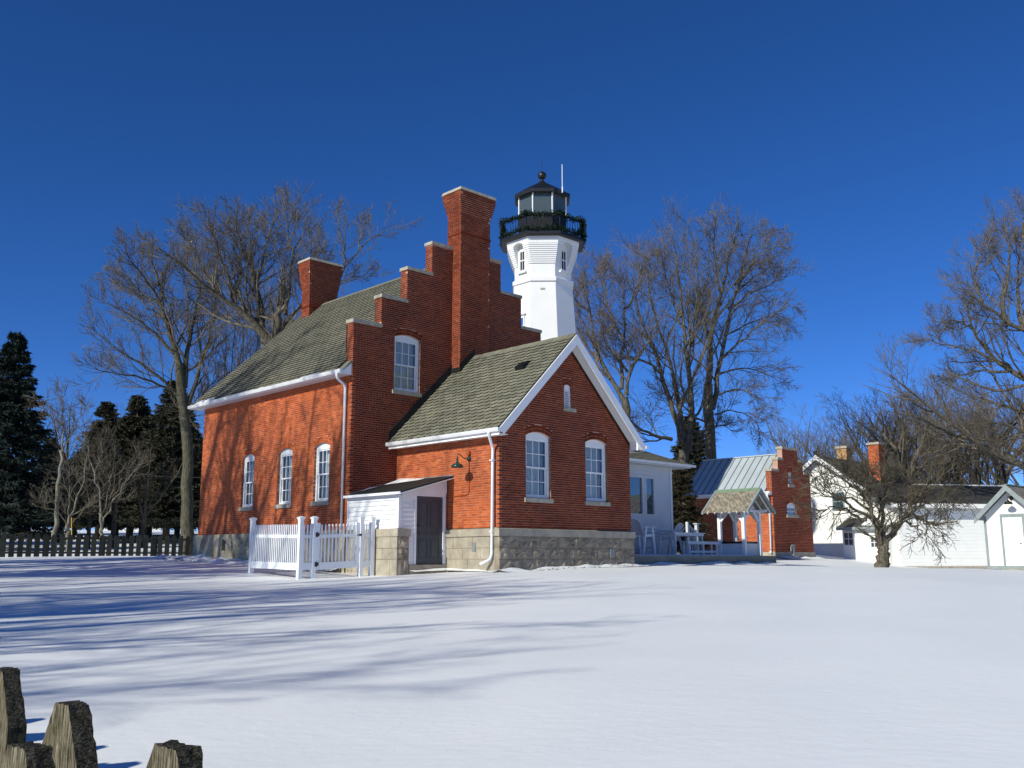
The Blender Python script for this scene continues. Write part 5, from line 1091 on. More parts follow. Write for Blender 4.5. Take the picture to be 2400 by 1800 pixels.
# small shed at the right edge of the view
def xy_uv(x, y): return uv_of(x, y)
su, sv = 20.03, 41.0; U0s, V0s = xy_uv(su, sv); KS = 41.0 / 34.0
SHD = Thing('small_shed', 'small white shed with grey trimmed door and green roof edge, at the right edge', 'shed', (U0s + 1, V0s - 1, 1.0))
zb_ = 1.6 - .583 * KS
def sz(z): return 1.6 + (z - 1.6) * KS
wv = 1.86 * KS; v_r = V0s - wv * 1.0; zE = sz(3.02); zA = sz(3.91)
vm = V0s - .93 * KS
P = mapf('v', U0s)
b = MB(); b.prism([(U0s, V0s, sz(1.18)), (U0s, v_r, sz(1.18)), (U0s, v_r, zE), (U0s, vm, zA), (U0s, V0s, zE)], (3.4, 0, 0)); shw = part(b, 'wall', M['cream'], SHD)
z = sz(1.3); 
while z < zA - .12:
    f = 1 if z + .11 < zE else (zA - z - .11) / (zA - zE)
    for a, c in ((vm + .93 * KS * f, vm + (.39 * KS if z < sz(2.95) else 0)), (vm - (.39 * KS if z < sz(2.95) else 0), vm - .93 * KS * f)):
        if a - c > .04: b = MB(); b.hexa([P(c, .010, z), P(a, .010, z), P(a, .001, z), P(c, .001, z), P(c, .004, z + .105), P(a, .004, z + .105), P(a, .001, z + .105), P(c, .001, z + .105)]); part(b, 'board', M['cream'], SHD, shw)
    z += .11
b = MB(); b.box(U0s - .03, U0s - .019, V0s - .09, V0s + .01, sz(1.18), zE - .02); b.box(U0s - .03, U0s - .019, v_r - .01, v_r + .09, sz(1.18), zE - .02); b.box(U0s - .05, U0s - .002, v_r - .02, V0s + .02, sz(1.18), sz(1.295)); part(b, 'trim', M['greytrim'], SHD)
boxpart('foundation', M['render'], SHD, (U0s - .03, U0s + 3.4, v_r - .03, V0s + .03, .3, sz(1.18)))
b = MB(); dl, drr = vm + .32 * KS, vm - .32 * KS
b.box(U0s - .04, U0s - .019, dl, dl + .085, sz(1.3), sz(3.06)); b.box(U0s - .04, U0s - .019, drr - .085, drr, sz(1.3), sz(3.06)); b.box(U0s - .045, U0s - .019, drr - .085, dl + .085, sz(2.95), sz(3.065)); part(b, 'door_frame', M['greytrim'], SHD)
b = MB(); b.box(U0s - .03, U0s - .005, drr + .002, dl - .002, sz(1.3), sz(2.945)); sd_ = part(b, 'door', M['cream'], SHD)
b = MB(); b.tube([(U0s - .03, drr + .12, sz(2.05)), (U0s - .09, drr + .12, sz(2.05))], .025, 8); part(b, 'door_handle', M['black'], SHD, sd_)
for sg in (-1, 1):
    ve = vm + sg * 1.14 * KS; ze = zE - .21 * KS * .93 + .06; za = zA + .10; fr = U0s - .42
    b = MB(); b.hexa([(fr, ve, ze), (U0s + 3.6, ve, ze), (U0s + 3.6, vm, za), (fr, vm, za), (fr, ve, ze + .05), (U0s + 3.6, ve, ze + .05), (U0s + 3.6, vm, za + .06), (fr, vm, za + .06)]); rf = part(b, 'roof', M['greytrim'], SHD)
    for k in range(12):
        b = MB(); y0 = ve + (vm - ve) * k / 12; y1 = ve + (vm - ve) * (k + 1.15) / 12 if k < 11 else vm; z0 = ze + .055 + (za - ze) * k / 12; z1 = ze + .055 + (za - ze) * (k + 1.15) / 12 if k < 11 else za + .06
        b.hexa([(fr - .02, y0, z0), (U0s + 3.62, y0, z0), (U0s + 3.62, y1, z1), (fr - .02, y1, z1), (fr - .02, y0, z0 + .03), (U0s + 3.62, y0, z0 + .03), (U0s + 3.62, y1, z1 + .012), (fr - .02, y1, z1 + .012)]); part(b, 'shingle', M['patchy'], SHD, rf)
    b = MB(); b.hexa([(fr - .03, ve, ze - .17), (fr - .002, ve, ze - .17), (fr - .002, vm, za - .19), (fr - .03, vm, za - .19), (fr - .03, ve, ze + .06), (fr - .002, ve, ze + .06), (fr - .002, vm, za + .07), (fr - .03, vm, za + .07)]); part(b, 'bargeboard', M['greytrim'], SHD, rf)
b = MB(); b.bar((fr, vm, za + .075), (U0s + 3.6, vm, za + .075), .14, .04); part(b, 'ridge_cap', M['mossgreen'], SHD)
L2 = Thing('shed_lamp', 'black gooseneck lamp with round shade above the small shed door', 'lamp', (U0s, vm - .05, sz(3.6)))
cz = sz(3.60)
b = MB(); b.tube([(U0s - .001, vm - .05, cz), (U0s - .05, vm - .05, cz)], .085, 12); part(b, 'mount', M['black'], L2)
b = MB(); b.tube([(U0s - .05, vm - .05, cz), (U0s - .2, vm - .05, cz + .02), (U0s - .33, vm - .05, cz + .06), (U0s - .40, vm - .05, cz + .02), (U0s - .42, vm - .05, cz - .1)], .014, 6); part(b, 'gooseneck', M['black'], L2)
b = MB(); b.lathe((U0s - .42, vm - .05, cz - .26), [(.0, .17), (.03, .17), (.05, .12), (.12, .09), (.18, 0), (.17, 0), (.1, .08), (0, .1)], 18); part(b, 'lamp_shade', M['black'], L2, smooth=True)

def deepen(t, k): t.o.location = EYE + (t.o.location - EYE) * k; t.o.scale = (k, k, k)
deepen(OB, 48 / 42.0)
LG.o.location = Vector((17.75, 44.4, 1.1))
for t in (WH, WG, LG): deepen(t, 1.18)

# ================================================================ fences
def fence_things():
    # white vinyl picket fence with gate: corner B, towards A along +v, towards E along +u
    F_ = Thing('white_picket_fence', 'white picket fence panels with square capped posts, before the cellar entry', 'fence', (-4.5, 3.2, 1.1))
    ub, vb = -4.38, 3.2; ve = 5.8; ue = -2.02
    def zg(u, v): w = W(u, v, 0); return gz(w.x, w.y)
    zB = zg(ub, vb); zA = zg(ub, ve); zE_ = zg(ue, vb)
    def postm(u, v, z, h=1.50):
        b = MB(); b.box(u - .06, u + .06, v - .06, v + .06, z - .15, z + h); p = part(b, 'post', M['vinyl'], F_)
        b = MB(); b.hexa([(u - .065, v - .065, z + h - .01), (u + .065, v - .065, z + h - .01), (u + .065, v + .065, z + h - .01), (u - .065, v + .065, z + h - .01), (u - .09, v - .09, z + h + .05), (u + .09, v - .09, z + h + .05), (u + .09, v + .09, z + h + .05), (u - .09, v + .09, z + h + .05)]); b.hexa([(u - .09, v - .09, z + h + .051), (u + .09, v - .09, z + h + .051), (u + .09, v + .09, z + h + .051), (u - .09, v + .09, z + h + .051), (u - .02, v - .02, z + h + .085), (u + .02, v - .02, z + h + .085), (u + .02, v + .02, z + h + .085), (u - .02, v + .02, z + h + .085)]); part(b, 'post_cap', M['vinyl'], F_, p)
    def run(p0, p1, z0, z1, n, name, th, ends=.0):
        a = Vector((p0[0], p0[1], 0)); c = Vector((p1[0], p1[1], 0)); d = (c - a).normalized(); s = d.cross(Vector((0, 0, 1)))
        pp = name
        for (h0, h1) in ((.14, .33), (1.00, 1.085)):
            t = .022; b = MB()
            b.hexa([tuple(p + s * k * t + Vector((0, 0, z + h))) for h in (h0, h1) for p, z, k in ((a, z0, -1), (c, z1, -1), (c, z1, 1), (a, z0, 1))])
            r_ = part(b, 'rail', M['vinyl'], th, pp)
        for k in range(n):
            f = (k + .5) / n; p = a.lerp(c, f); z = z0 + (z1 - z0) * f; w = .019
            b = MB(); b.hexa([tuple(p + d * x + s * y + Vector((0, 0, z + h))) for h in (.33, 1.32) for x, y in ((-w, -.012), (w, -.012), (w, .012), (-w, .012))])
            b.hexa([tuple(p + d * x + s * y + Vector((0, 0, z + 1.3205))) for x, y in ((-w * 1.25, -.018), (w * 1.25, -.018), (w * 1.25, .018), (-w * 1.25, .018))] + [tuple(p + d * x + s * y + Vector((0, 0, z + 1.37))) for x, y in ((-.006, -.006), (.006, -.006), (.006, .006), (-.006, .006))])
            part(b, 'picket', M['vinyl'], th, None)
        return r_
    uc = ub + .42; ud = ub + 1.98
    for u, v, z in ((ub, vb, zB), (ub, ve, zA), (uc, vb, zg(uc, vb)), (ud, vb, zg(ud, vb)), (ue, vb, zE_)): postm(u, v, z)
    run((ub, vb + .06), (ub, ve - .06), zB, zA, 25, None, F_)
    run((ub + .06, vb), (uc - .06, vb), zB, zg(uc, vb), 3, None, F_)
    run((ud + .06, vb), (ue - .06, vb), zg(ud, vb), zE_, 3, None, F_)
    G2 = Thing('picket_gate', 'white picket gate with black hinges between two capped posts', 'gate', (uc + .75, vb, 1.15))
    z0 = zg(uc, vb) + .0; z1 = zg(ud, vb)
    run((uc + .19, vb), (ud - .19, vb), z0, z1, 10, G2.o, G2)
    for x0, z in ((uc + .075, z0), (ud - .185, z1)): b = MB(); b.box(x0, x0 + .11, vb - .03, vb + .03, z + .13, z + 1.40); part(b, 'stile', M['vinyl'], G2)
    for z in (z0 + .28, z0 + 1.08):
        b = MB(); b.box(uc + .02, uc + .068, vb - .08, vb - .061, z - .06, z + .06); b.box(uc + .076, uc + .15, vb - .05, vb - .031, z - .04, z + .05); b.tube([(uc + .071, vb - .065, z - .07), (uc + .071, vb - .065, z + .07)], .013, 8); part(b, 'hinge', M['black'], G2)
    b = MB(); b.box(ud - .11, ud - .03, vb - .085, vb - .062, z1 + 1.02, z1 + 1.08); b.bar((ud - .17, vb - .07, z1 + 1.03), (ud - .1, vb - .07, z1 + 1.05), .02); part(b, 'latch', M['black'], G2)
    # weathered dark fence across the back of the yard
    D2 = Thing('dark_board_fence', 'dark weathered board fence across the yard, left of the brick house', 'fence', (-6, 28, 1.6))
    sp = .366; n = 0; u = -13.0; rg = random.Random(2); first = None
    P = mapf('u', 28.0); mesh_cache = []
    def pk(seed):
        b = MB(); w = .118; r = random.Random(seed); h = 1.06 + r.uniform(-.02, .02)
        pl = [(-w, -.3), (w, -.3), (w, h - .14), (w * .85, h - .05), (w * .42, h), (w * .12, h - .035), (-.0, h - .055), (-w * .12, h - .035), (-w * .42, h), (-w * .85, h - .05), (-w, h - .14)]
        b.prism([(a, 0, z) for a, z in pl], (0, .03, 0)); me = bpy.data.meshes.new('picket'); me.from_pydata(b.v, [], b.f); me.materials.append(M['darkwood']); return me
    meshes = [pk(i) for i in range(5)]; rails = [MB(), MB()]; prev = None
    while u < 12.0:
        w = W(u, 28.0, 0); z = gz(w.x, w.y)
        o = bpy.data.objects.new('picket', meshes[rg.randrange(5)]); COL.objects.link(o); o.parent = D2.o; o.location = Vector((u, 28.0, z)) - D2.org; o.rotation_euler = (rg.uniform(-.012, .012), rg.uniform(-.014, .014), 0)
        if prev:
            for h, rail in ((.15, rails[0]), (.82, rails[1])): rail.hexa([(prev[0], 28.031, prev[1] + h), (u, 28.031, z + h), (u, 28.07, z + h), (prev[0], 28.07, prev[1] + h), (prev[0], 28.031, prev[1] + h + .09), (u, 28.031, z + h + .09), (u, 28.07, z + h + .09), (prev[0], 28.07, prev[1] + h + .09)])
        prev = (u, z); u += sp + rg.uniform(-.006, .006)
    for r_ in rails: part(r_, 'rail', M['darkwood'], D2)
    for k in range(10):
        u = -13 + k * 2.6; w = W(u, 28, 0); z = gz(w.x, w.y); boxpart('post', M['darkwood'], D2, (u - .05, u + .05, 28.071, 28.17, z - .3, z + 1.0))
    # foreground cedar fence, two rows of pickets either side of the rails
    Fg = Thing('cedar_picket_fence', 'weathered cedar fence with wide lichened pickets, close by at lower left', 'fence', (-.94, 2.08, .2), house=False, rot=HROT)
    tip = 1.303
    def picket(x, y, top, seed, objlabel=None):
        # local frame: x along U (thickness), y along V (width); subdivided, chipped and checked
        r = random.Random(seed); w = .118; t = .021; b = MB(); NZ = 40; NX = 16; zb = -.1
        bev = .125; ft = .036 + r.uniform(-.006, .01); low = top - bev
        def halfw(z): return w if z <= low else w + (ft - w) * min(1, (z - low) / bev)
        zs = [zb + (low - .35 - zb) * k / 4 for k in range(4)] + [low - .35 + (top - low + .35) * k / NZ for k in range(NZ + 1)]
        ringn = 2 * (NX + 1) + 2 * 2; rows = []
        for z in zs:
            hw = halfw(z); row = []
            fronts = [(-t, -hw + 2 * hw * k / NX) for k in range(NX + 1)]; side1 = [(-t / 3, hw), (t / 3, hw)]; backs = [(t, hw - 2 * hw * k / NX) for k in range(NX + 1)]; side2 = [(t / 3, -hw), (-t / 3, -hw)]
            for lx, ly in fronts + side1 + backs + side2:
                nv = noise.noise(Vector((ly * 90 + seed * 3, z * 6, lx * 90))); n2 = noise.noise(Vector((ly * 70 + seed, z * 60, lx * 70 + 4)))
                endf = max(0, (z - low + .02) / bev); k = 1 + (.05 * n2 if endf <= 0 else .12 * n2)
                row.append((x + lx * (1 + .10 * nv) + .002 * nv, y + ly * (1 + .02 * n2 + .03 * endf * nv), z + (.0045 * n2 + .003 * nv) * min(1, max(0, endf))))
            rows.append(row)
        m_ = len(rows[0]); base = len(b.v)
        for row in rows: b.v.extend(row)
        for j in range(len(rows) - 1):
            for i in range(m_):
                b.f.append((base + j * m_ + i, base + j * m_ + (i + 1) % m_, base + (j + 1) * m_ + (i + 1) % m_, base + (j + 1) * m_ + i))
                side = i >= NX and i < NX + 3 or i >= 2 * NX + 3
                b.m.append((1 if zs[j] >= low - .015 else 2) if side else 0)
        top_i = base + (len(rows) - 1) * m_
        # crowned, crumbly top
        cz = [(x + rx, y + ry, top + .003 + r.uniform(-.002, .002)) for rx, ry in ((0, -ft * .6), (0, 0), (0, ft * .6))]
        ci = len(b.v); b.v.extend(cz)
        for i in range(m_):
            a, c = top_i + i, top_i + (i + 1) % m_; ya = b.v[a][1] - y; k = 0 if ya < -ft * .33 else 2 if ya > ft * .33 else 1; yc = b.v[c][1] - y; k2 = 0 if yc < -ft * .33 else 2 if yc > ft * .33 else 1
            b.f.append((a, c, ci + k)); b.m.append(1)
            if k != k2: b.f.append((c, ci + k2, ci + k)); b.m.append(1)
        return b
    a0 = Vector((0, 0))
    row1 = [-.017, .62, -.546] + [.655 + .56 * k for k in range(1, 16)] + [-.546 - .56, -.546 - 1.12]
    row2 = [-.376 + .56 * k for k in range(-2, 16)]
    for i, y in enumerate(row1 + row2):  # tips follow the ground along the run
        x = (.017, .078)[i] if i < 2 else 0 if i < len(row1) else -.178
        wx = Fg.o.location.x + U.x * x + V.x * y; wy = Fg.o.location.y + U.y * x + V.y * y
        tp = tip - .2 + (gz(wx, wy) - gz(-.94, 2.08)) + (0.0 if i < 3 else random.Random(i).uniform(.06, .11) if y > .5 else 0.0 if i == len(row1) + 2 else -.12)
        picket(x, y, tp, 40 + i).build('picket', [M['cedar'], M['endgrain'], M['cedar_side_shade']], None, Fg.o, smooth=False)
    b = MB(); b.box(-.155, -.025, -1.8, 9.2, .22, .31); b.build('rail', M['cedar'], None, Fg.o); b = MB(); b.box(-.155, -.025, -1.8, 9.2, .72, .81); b.build('rail', M['cedar'], None, Fg.o)
fence_things()

# ================================================================ trees
def tubes_mesh(name, batches, mat, org):
    """batches of (pts[N,K,3], rad[N,K], sides) -> one mesh"""
    V_, L_, base = [], [], 0
    for P, R, ns in batches:
        N, K, _ = P.shape
        T = np.empty_like(P); T[:, 1:-1] = P[:, 2:] - P[:, :-2]; T[:, 0] = P[:, 1] - P[:, 0]; T[:, -1] = P[:, -1] - P[:, -2]
        T /= np.linalg.norm(T, axis=-1, keepdims=True) + 1e-9
        ref = np.tile(np.array([.31, .17, .93]), (N, 1)); D = P[:, -1] - P[:, 0]; D /= np.linalg.norm(D, axis=-1, keepdims=True) + 1e-9
        bad = np.abs((D * ref).sum(-1)) > .93; ref[bad] = np.array([.9, -.4, .1])
        X = np.cross(T, ref[:, None, :]); X /= np.linalg.norm(X, axis=-1, keepdims=True) + 1e-9; Y = np.cross(T, X)
        a = np.arange(ns) * 2 * pi / ns
        C = P[:, :, None, :] + (X[:, :, None, :] * np.cos(a)[None, None, :, None] + Y[:, :, None, :] * np.sin(a)[None, None, :, None]) * R[:, :, None, None]
        V_.append(C.reshape(-1, 3)); i = np.arange(N * K * ns).reshape(N, K, ns); j = np.roll(i, -1, axis=2)
        q = np.stack([i[:, :-1], j[:, :-1], j[:, 1:], i[:, 1:]], -1).reshape(-1, 4) + base; L_.append(q); base += N * K * ns
    vs = np.concatenate(V_) - np.array(org); q = np.concatenate(L_)
    me = bpy.data.meshes.new(name); me.vertices.add(len(vs)); me.vertices.foreach_set('co', vs.astype(np.float32).ravel())
    me.loops.add(q.size); me.loops.foreach_set('vertex_index', q.ravel().astype(np.int32)); me.polygons.add(len(q)); me.polygons.foreach_set('loop_start', np.arange(0, q.size, 4, dtype=np.int32))
    me.polygons.foreach_set('use_smooth', [True] * len(q)); me.update(calc_edges=True); me.materials.append(mat); return me
def norm(a): return a / (np.linalg.norm(a, axis=-1, keepdims=True) + 1e-9)
def grow(P, R, rg, n, lr, ang, K, t0=.25, trop=.12, wig=.16, rr=.55, t1=.97, lmin=.15, lmax=99, droop=0, fixedlen=None, planar=None):
    """children of every parent polyline; returns (pts, radii)"""
    N, Kp, _ = P.shape; seg = np.linalg.norm(P[:, 1:] - P[:, :-1], axis=-1); LN = seg.sum(-1)
    t = t0 + (t1 - t0) * (np.arange(n)[None, :] + rg.uniform(.1, .9, (N, n))) / n
    x = t * (Kp - 1); i = np.minimum(x.astype(int), Kp - 2); f = (x - i)[..., None]; ar = np.arange(N)[:, None]
    A = P[ar, i] * (1 - f) + P[ar, i + 1] * f; T = norm(P[ar, i + 1] - P[ar, i]); rad = R[ar, i] * (1 - f[..., 0]) + R[ar, i + 1] * f[..., 0]
    rnd_ = rg.normal(size=(N, n, 3)); B1 = norm(np.cross(T, rnd_ + 1e-3))
    th = np.radians(ang) * rg.uniform(.7, 1.25, (N, n))[..., None]; D = norm(T * np.cos(th) + B1 * np.sin(th))
    L = (LN[:, None] * lr * (1.25 - .75 * t) * rg.uniform(.65, 1.25, (N, n))) if fixedlen is None else fixedlen * rg.uniform(.6, 1.3, (N, n))
    L = np.clip(L, lmin, lmax); pts = [A.reshape(-1, 3)]; d = D.reshape(-1, 3); st = (L / (K - 1)).reshape(-1, 1)
    for k in range(K - 1):
        d = norm(d + rg.normal(size=d.shape) * wig + np.array([0, 0, trop - droop * (k / (K - 1))])); pts.append(pts[-1] + d * st)
    P2 = np.stack(pts, 1); r0 = (rad * rr * rg.uniform(.7, 1.1, rad.shape)).reshape(-1, 1); tt = np.linspace(0, 1, K)[None, :]
    return P2, r0 * (1 - .72 * tt)
def resample(pts, K, jit=0, rg=None):
    p = np.array([tuple(q) for q in pts], float); d = np.r_[0, np.cumsum(np.linalg.norm(p[1:] - p[:-1], axis=1))]; s = np.linspace(0, d[-1], K)
    # smooth the traced limb a little
    o = np.stack([np.interp(s, d, p[:, i]) for i in range(3)], 1)
    for _ in range(2): o[1:-1] = (o[:-2] + 2 * o[1:-1] + o[2:]) / 4
    if jit: o[1:] += rg.normal(size=(K - 1, 3)) * jit
    return o
def tree_from_limbs(name, label, base, limbs, seed, twig='twig', bark_='bark', dens=1.0, group=None, spec=None, droop=0, cat='tree', trop=.12, l1=.42, extra_limb=True):
    """limbs: list of (points, r0, r1); the first is the trunk"""
    rg = np.random.default_rng(seed); t = Thing(name, label, cat, base, house=False, rot=None, group=group)
    org = tuple(base); KL = 12; LP = np.stack([resample(l[0], KL, .05, rg) for l in limbs]); LR = np.stack([l[1] + (l[2] - l[1]) * np.linspace(0, 1, KL) ** .8 for l in limbs])
    tr = LR[:1].copy(); tr[0, 0] *= 1.35; tr[0, 1] *= 1.08
    o = bpy.data.objects.new('trunk', tubes_mesh('trunk', [(LP[:1], tr, 12)], M[bark_], org)); COL.objects.link(o); o.parent = t.o
    for i in range(1, len(limbs)):
        if limbs[i][1] > .05:
            o = bpy.data.objects.new('limb', tubes_mesh('limb', [(LP[i:i + 1], LR[i:i + 1], 8)], M[bark_], org)); COL.objects.link(o); o.parent = t.o
    small = [i for i in range(1, len(limbs)) if limbs[i][1] <= .05]
    G0, R0 = LP[1:], LR[1:]
    if len(limbs) == 1: G0, R0 = LP, LR
    n1 = max(3, int(13 * dens ** .5)); n2 = max(3, int(9 * dens ** .5))
    A, AR_ = grow(G0, R0, rg, n1, l1, 46, 8, t0=.10, trop=trop, wig=.15, rr=.5, lmin=.9, droop=droop); AR_ = np.maximum(AR_, .014)
    B_, BR = grow(A, AR_, rg, n2, .48, 40, 5, t0=.10, trop=trop * .7, wig=.16, rr=.55, lmin=.45, droop=droop); BR = np.clip(BR, .0095, .03)
    C_c, CR = grow(B_, BR, rg, 4, .52, 38, 3, t0=.1, trop=trop * .5, wig=.16, rr=.6, lmin=.28, droop=droop); CR = np.clip(CR, .0068, .012)
    E1, ER = grow(G0[:, -4:], R0[:, -4:], rg, 4, .8, 34, 5, t0=.0, trop=trop, wig=.15, rr=.8, lmin=.6, droop=droop); ER = np.maximum(ER, .010)
    E2, ER2 = grow(E1, ER, rg, 4, .5, 35, 3, t0=.1, trop=trop, wig=.15, rr=.6, lmin=.3, droop=droop); ER2 = np.maximum(ER2, .0075)
    bt = [(A, AR_, 5), (B_, BR, 3), (C_c, CR, 3), (E1, ER, 4), (E2, ER2, 3)]
    if small: bt.append((LP[small], LR[small], 6))
    o = bpy.data.objects.new('crown', tubes_mesh('crown', bt, M[twig], org)); COL.objects.link(o); o.parent = t.o
    return t
CP, SP = cos(PITCH), sin(PITCH)
def px(x, y, Y):      # reads a position off the photograph at a chosen distance
    dx = (x - 1200) / FPX; dy = -(y - 900) / FPX; d = Vector((dx, CP - dy * SP, SP + dy * CP)); return EYE + d * (Y / d.y)
def limb(pts, Y, dY, r0, r1, k=.3617, ox=0, oy=400):
    n = len(pts); return ([px(ox + x * k, oy + y * k, Y + dY * (i / (n - 1)) ** 1.2) for i, (x, y) in enumerate(pts)], r0, r1)
def base_at(x, Y): p = px(x, 1300, Y); return Vector((p.x, Y, gz(p.x, Y) - .1))

# --- left: tall forked tree beside the house
Y = 53; b0 = base_at(440, Y)
def Lf(pts, dY, r0, r1): return limb(pts, Y, dY, r0, r1)
tk = ([b0, px(438, 1180, Y), px(442, 1080, Y), px(436, 1000, Y), px(432, 900, Y), px(419, 850, Y)], .36, .24)
tree_from_limbs('bare_tree', 'tall bare forked tree with greenish trunk touching the left end of the brick house', b0, [tk,
    Lf([(1160, 1250), (1110, 1080), (1075, 950), (1045, 850), (1030, 740), (1080, 640), (1120, 560)], 1, .20, .02),
    Lf([(1195, 1400), (1215, 1130), (1245, 1000), (1270, 880), (1310, 790), (1290, 690)], 3, .19, .02),
    Lf([(1210, 1560), (1300, 1280), (1360, 1080), (1395, 900), (1400, 800), (1430, 700)], 4, .14, .02),
    Lf([(1170, 1480), (1050, 1350), (940, 1240), (800, 1200), (650, 1080), (580, 990)], -2, .12, .01),
    Lf([(1150, 1430), (1000, 1370), (850, 1310), (680, 1310), (560, 1240)], -4, .09, .01),
    Lf([(1130, 1180), (1040, 1080), (960, 1010), (850, 930), (700, 860), (610, 800)], -1, .11, .01),
    Lf([(1060, 900), (1000, 830), (900, 790), (840, 700), (760, 630), (680, 610)], 0, .09, .01),
    Lf([(1045, 850), (950, 700), (880, 620), (820, 540), (820, 450)], -3, .09, .01),
    Lf([(1075, 950), (1000, 930), (950, 870), (900, 800), (780, 720)], 3, .07, .01),
    Lf([(1030, 740), (1000, 620), (960, 520), (970, 430)], 1, .07, .01),
    Lf([(1270, 880), (1200, 760), (1180, 640), (1190, 520)], 3, .07, .01),
    Lf([(1215, 1130), (1130, 1000), (1100, 850), (1110, 760)], 5, .06, .01),
    Lf([(1245, 1500), (1200, 1620), (1290, 1500), (1330, 1400), (1420, 1340)], 2, .07, .02)], 11, bark_='bark_moss')
# --- middle: broad crowned tree behind the main roof
Y = 50; b1 = base_at(640, Y)
def Lm(pts, dY, r0, r1): return limb(pts, Y, dY, r0, r1, ox=400)
tree_from_limbs('bare_tree', 'broad crowned bare tree with a thick leaning limb, rising behind the main roof', b1, [([b1, px(640, 1150, Y), px(636, 950, Y), px(628, 830, Y)], .5, .36),
    Lm([(650, 1100), (560, 1000), (400, 870), (300, 790), (200, 730), (100, 650), (0, 560), (-60, 500)], -3, .24, .03),
    Lm([(620, 1180), (595, 900), (570, 780), (540, 680), (520, 560), (510, 420), (500, 290)], 1, .24, .02),
    Lm([(670, 1180), (690, 1060), (700, 900), (735, 800), (722, 738)], -1, .24, .17),
    Lm([(700, 1030), (770, 960), (850, 880), (930, 760), (1000, 640), (1010, 520)], 3, .13, .02),
    Lm([(410, 870), (370, 650), (300, 480), (250, 350), (210, 240)], -2, .12, .01),
    Lm([(560, 780), (590, 600), (640, 420), (690, 270)], 2, .11, .01),
    Lm([(750, 930), (780, 700), (800, 520), (850, 400), (890, 320)], 2, .12, .01),
    Lm([(300, 790), (200, 600), (120, 470), (60, 370)], -1, .09, .01),
    Lm([(400, 870), (430, 760), (470, 640), (400, 450), (360, 300)], 0, .10, .01),
    Lm([(800, 560), (760, 420), (770, 320), (800, 250)], 4, .08, .01),
    Lm([(600, 1000), (480, 900), (440, 800), (380, 700), (330, 560), (280, 400)], 4, .11, .01),
    Lm([(540, 680), (470, 520), (430, 380), (420, 250)], -2, .08, .01),
    Lm([(850, 880), (900, 740), (940, 560), (930, 420)], 1, .08, .01)], 12, dens=1.2)
Y = 56; b2 = base_at(770, Y)
def L3(pts, dY, r0, r1): return limb(pts, Y, dY, r0, r1, ox=400)
tree_from_limbs('bare_tree', 'slim bare tree with one long arched limb reaching right of the rear chimney', b2, [([b2, px(760, 1000, Y), px(765, 760, Y), px(790, 660, Y)], .3, .14),
    L3([(1020, 850), (1080, 720), (1140, 600), (1220, 510), (1300, 430), (1400, 380), (1500, 340)], -1, .10, .01),
    L3([(1140, 600), (1110, 450), (1090, 330), (1085, 240)], 1, .07, .008),
    L3([(1080, 720), (1180, 690), (1260, 680), (1360, 660)], 1, .05, .008), L3([(1220, 510), (1230, 400), (1260, 300)], 1, .05, .008)], 13, dens=.55)
# small thicket stems between them
for i, (x, Y, hh, sd_) in enumerate(((505, 58, 16, 1), (560, 62, 17.5, 2), (700, 60, 17, 5), (850, 66, 15.5, 6), (925, 70, 16, 8), (1040, 70, 15, 3), (1130, 72, 15, 4))):
    bb = base_at(x, Y); rr_ = np.random.default_rng(70 + i); T0 = bb + Vector((0, 0, hh * .35))
    ls = [([bb, T0], .16, .12)]
    for k in range(6):
        a = 2 * pi * k / 6 + rr_.uniform(0, 1); q = T0 + Vector((cos(a) * 1.2, sin(a) * 1.2, hh * .25)); ls.append(([T0 + Vector((0, 0, -k * .2)), q, q + Vector((cos(a) * 1.2, sin(a) * 1.2, hh * (.36 + .06 * rr_.uniform(-1, 1))))], .08, .012))
    tree_from_limbs('bare_tree', ['thin bare tree close behind the forked tree', 'thin bare tree showing under the leaning limb', 'thin bare tree left of the rear chimney', 'thin bare tree right of the rear chimney', 'small bare tree top above the middle of the main roof', 'thin bare tree behind the tall chimney', 'thin bare tree between the chimney and the tower'][i], bb, ls, 70 + i, dens=.5)
# --- right group behind the porch
k_ = .3918
Y = 52; b3 = base_at(1450, Y)
def Lr(pts, dY, r0, r1): return limb(pts, Y, dY, r0, r1, k=k_, ox=1300, oy=450)
tree_from_limbs('bare_tree', 'bare tree with a light arching limb, between the tower and the annex gable', b3, [([b3, px(1465, 1150, Y), px(1470, 980, Y), px(1462, 930, Y)], .34, .22),
    Lr([(410, 1240), (330, 1120), (270, 1000), (230, 850), (210, 720), (190, 600), (150, 470)], 1, .16, .015),
    Lr([(430, 1220), (440, 1080), (520, 980), (560, 880), (640, 760)], -1, .13, .02),
    Lr([(400, 1180), (400, 1000), (430, 850), (420, 700), (400, 500)], 2, .13, .012),
    Lr([(330, 1120), (200, 950), (140, 800), (120, 620)], 3, .08, .01),
    Lr([(210, 720), (100, 640), (160, 570), (260, 520), (340, 515)], -2, .07, .01),
    Lr([(430, 900), (350, 760), (300, 620), (270, 400)], 1, .09, .01), Lr([(440, 1080), (300, 900), (280, 760)], -2, .08, .01),
    Lr([(420, 700), (500, 600), (540, 460), (560, 360)], 3, .07, .01)], 21, twig='twig_red')
Y = 54; b4 = base_at(1600, Y)
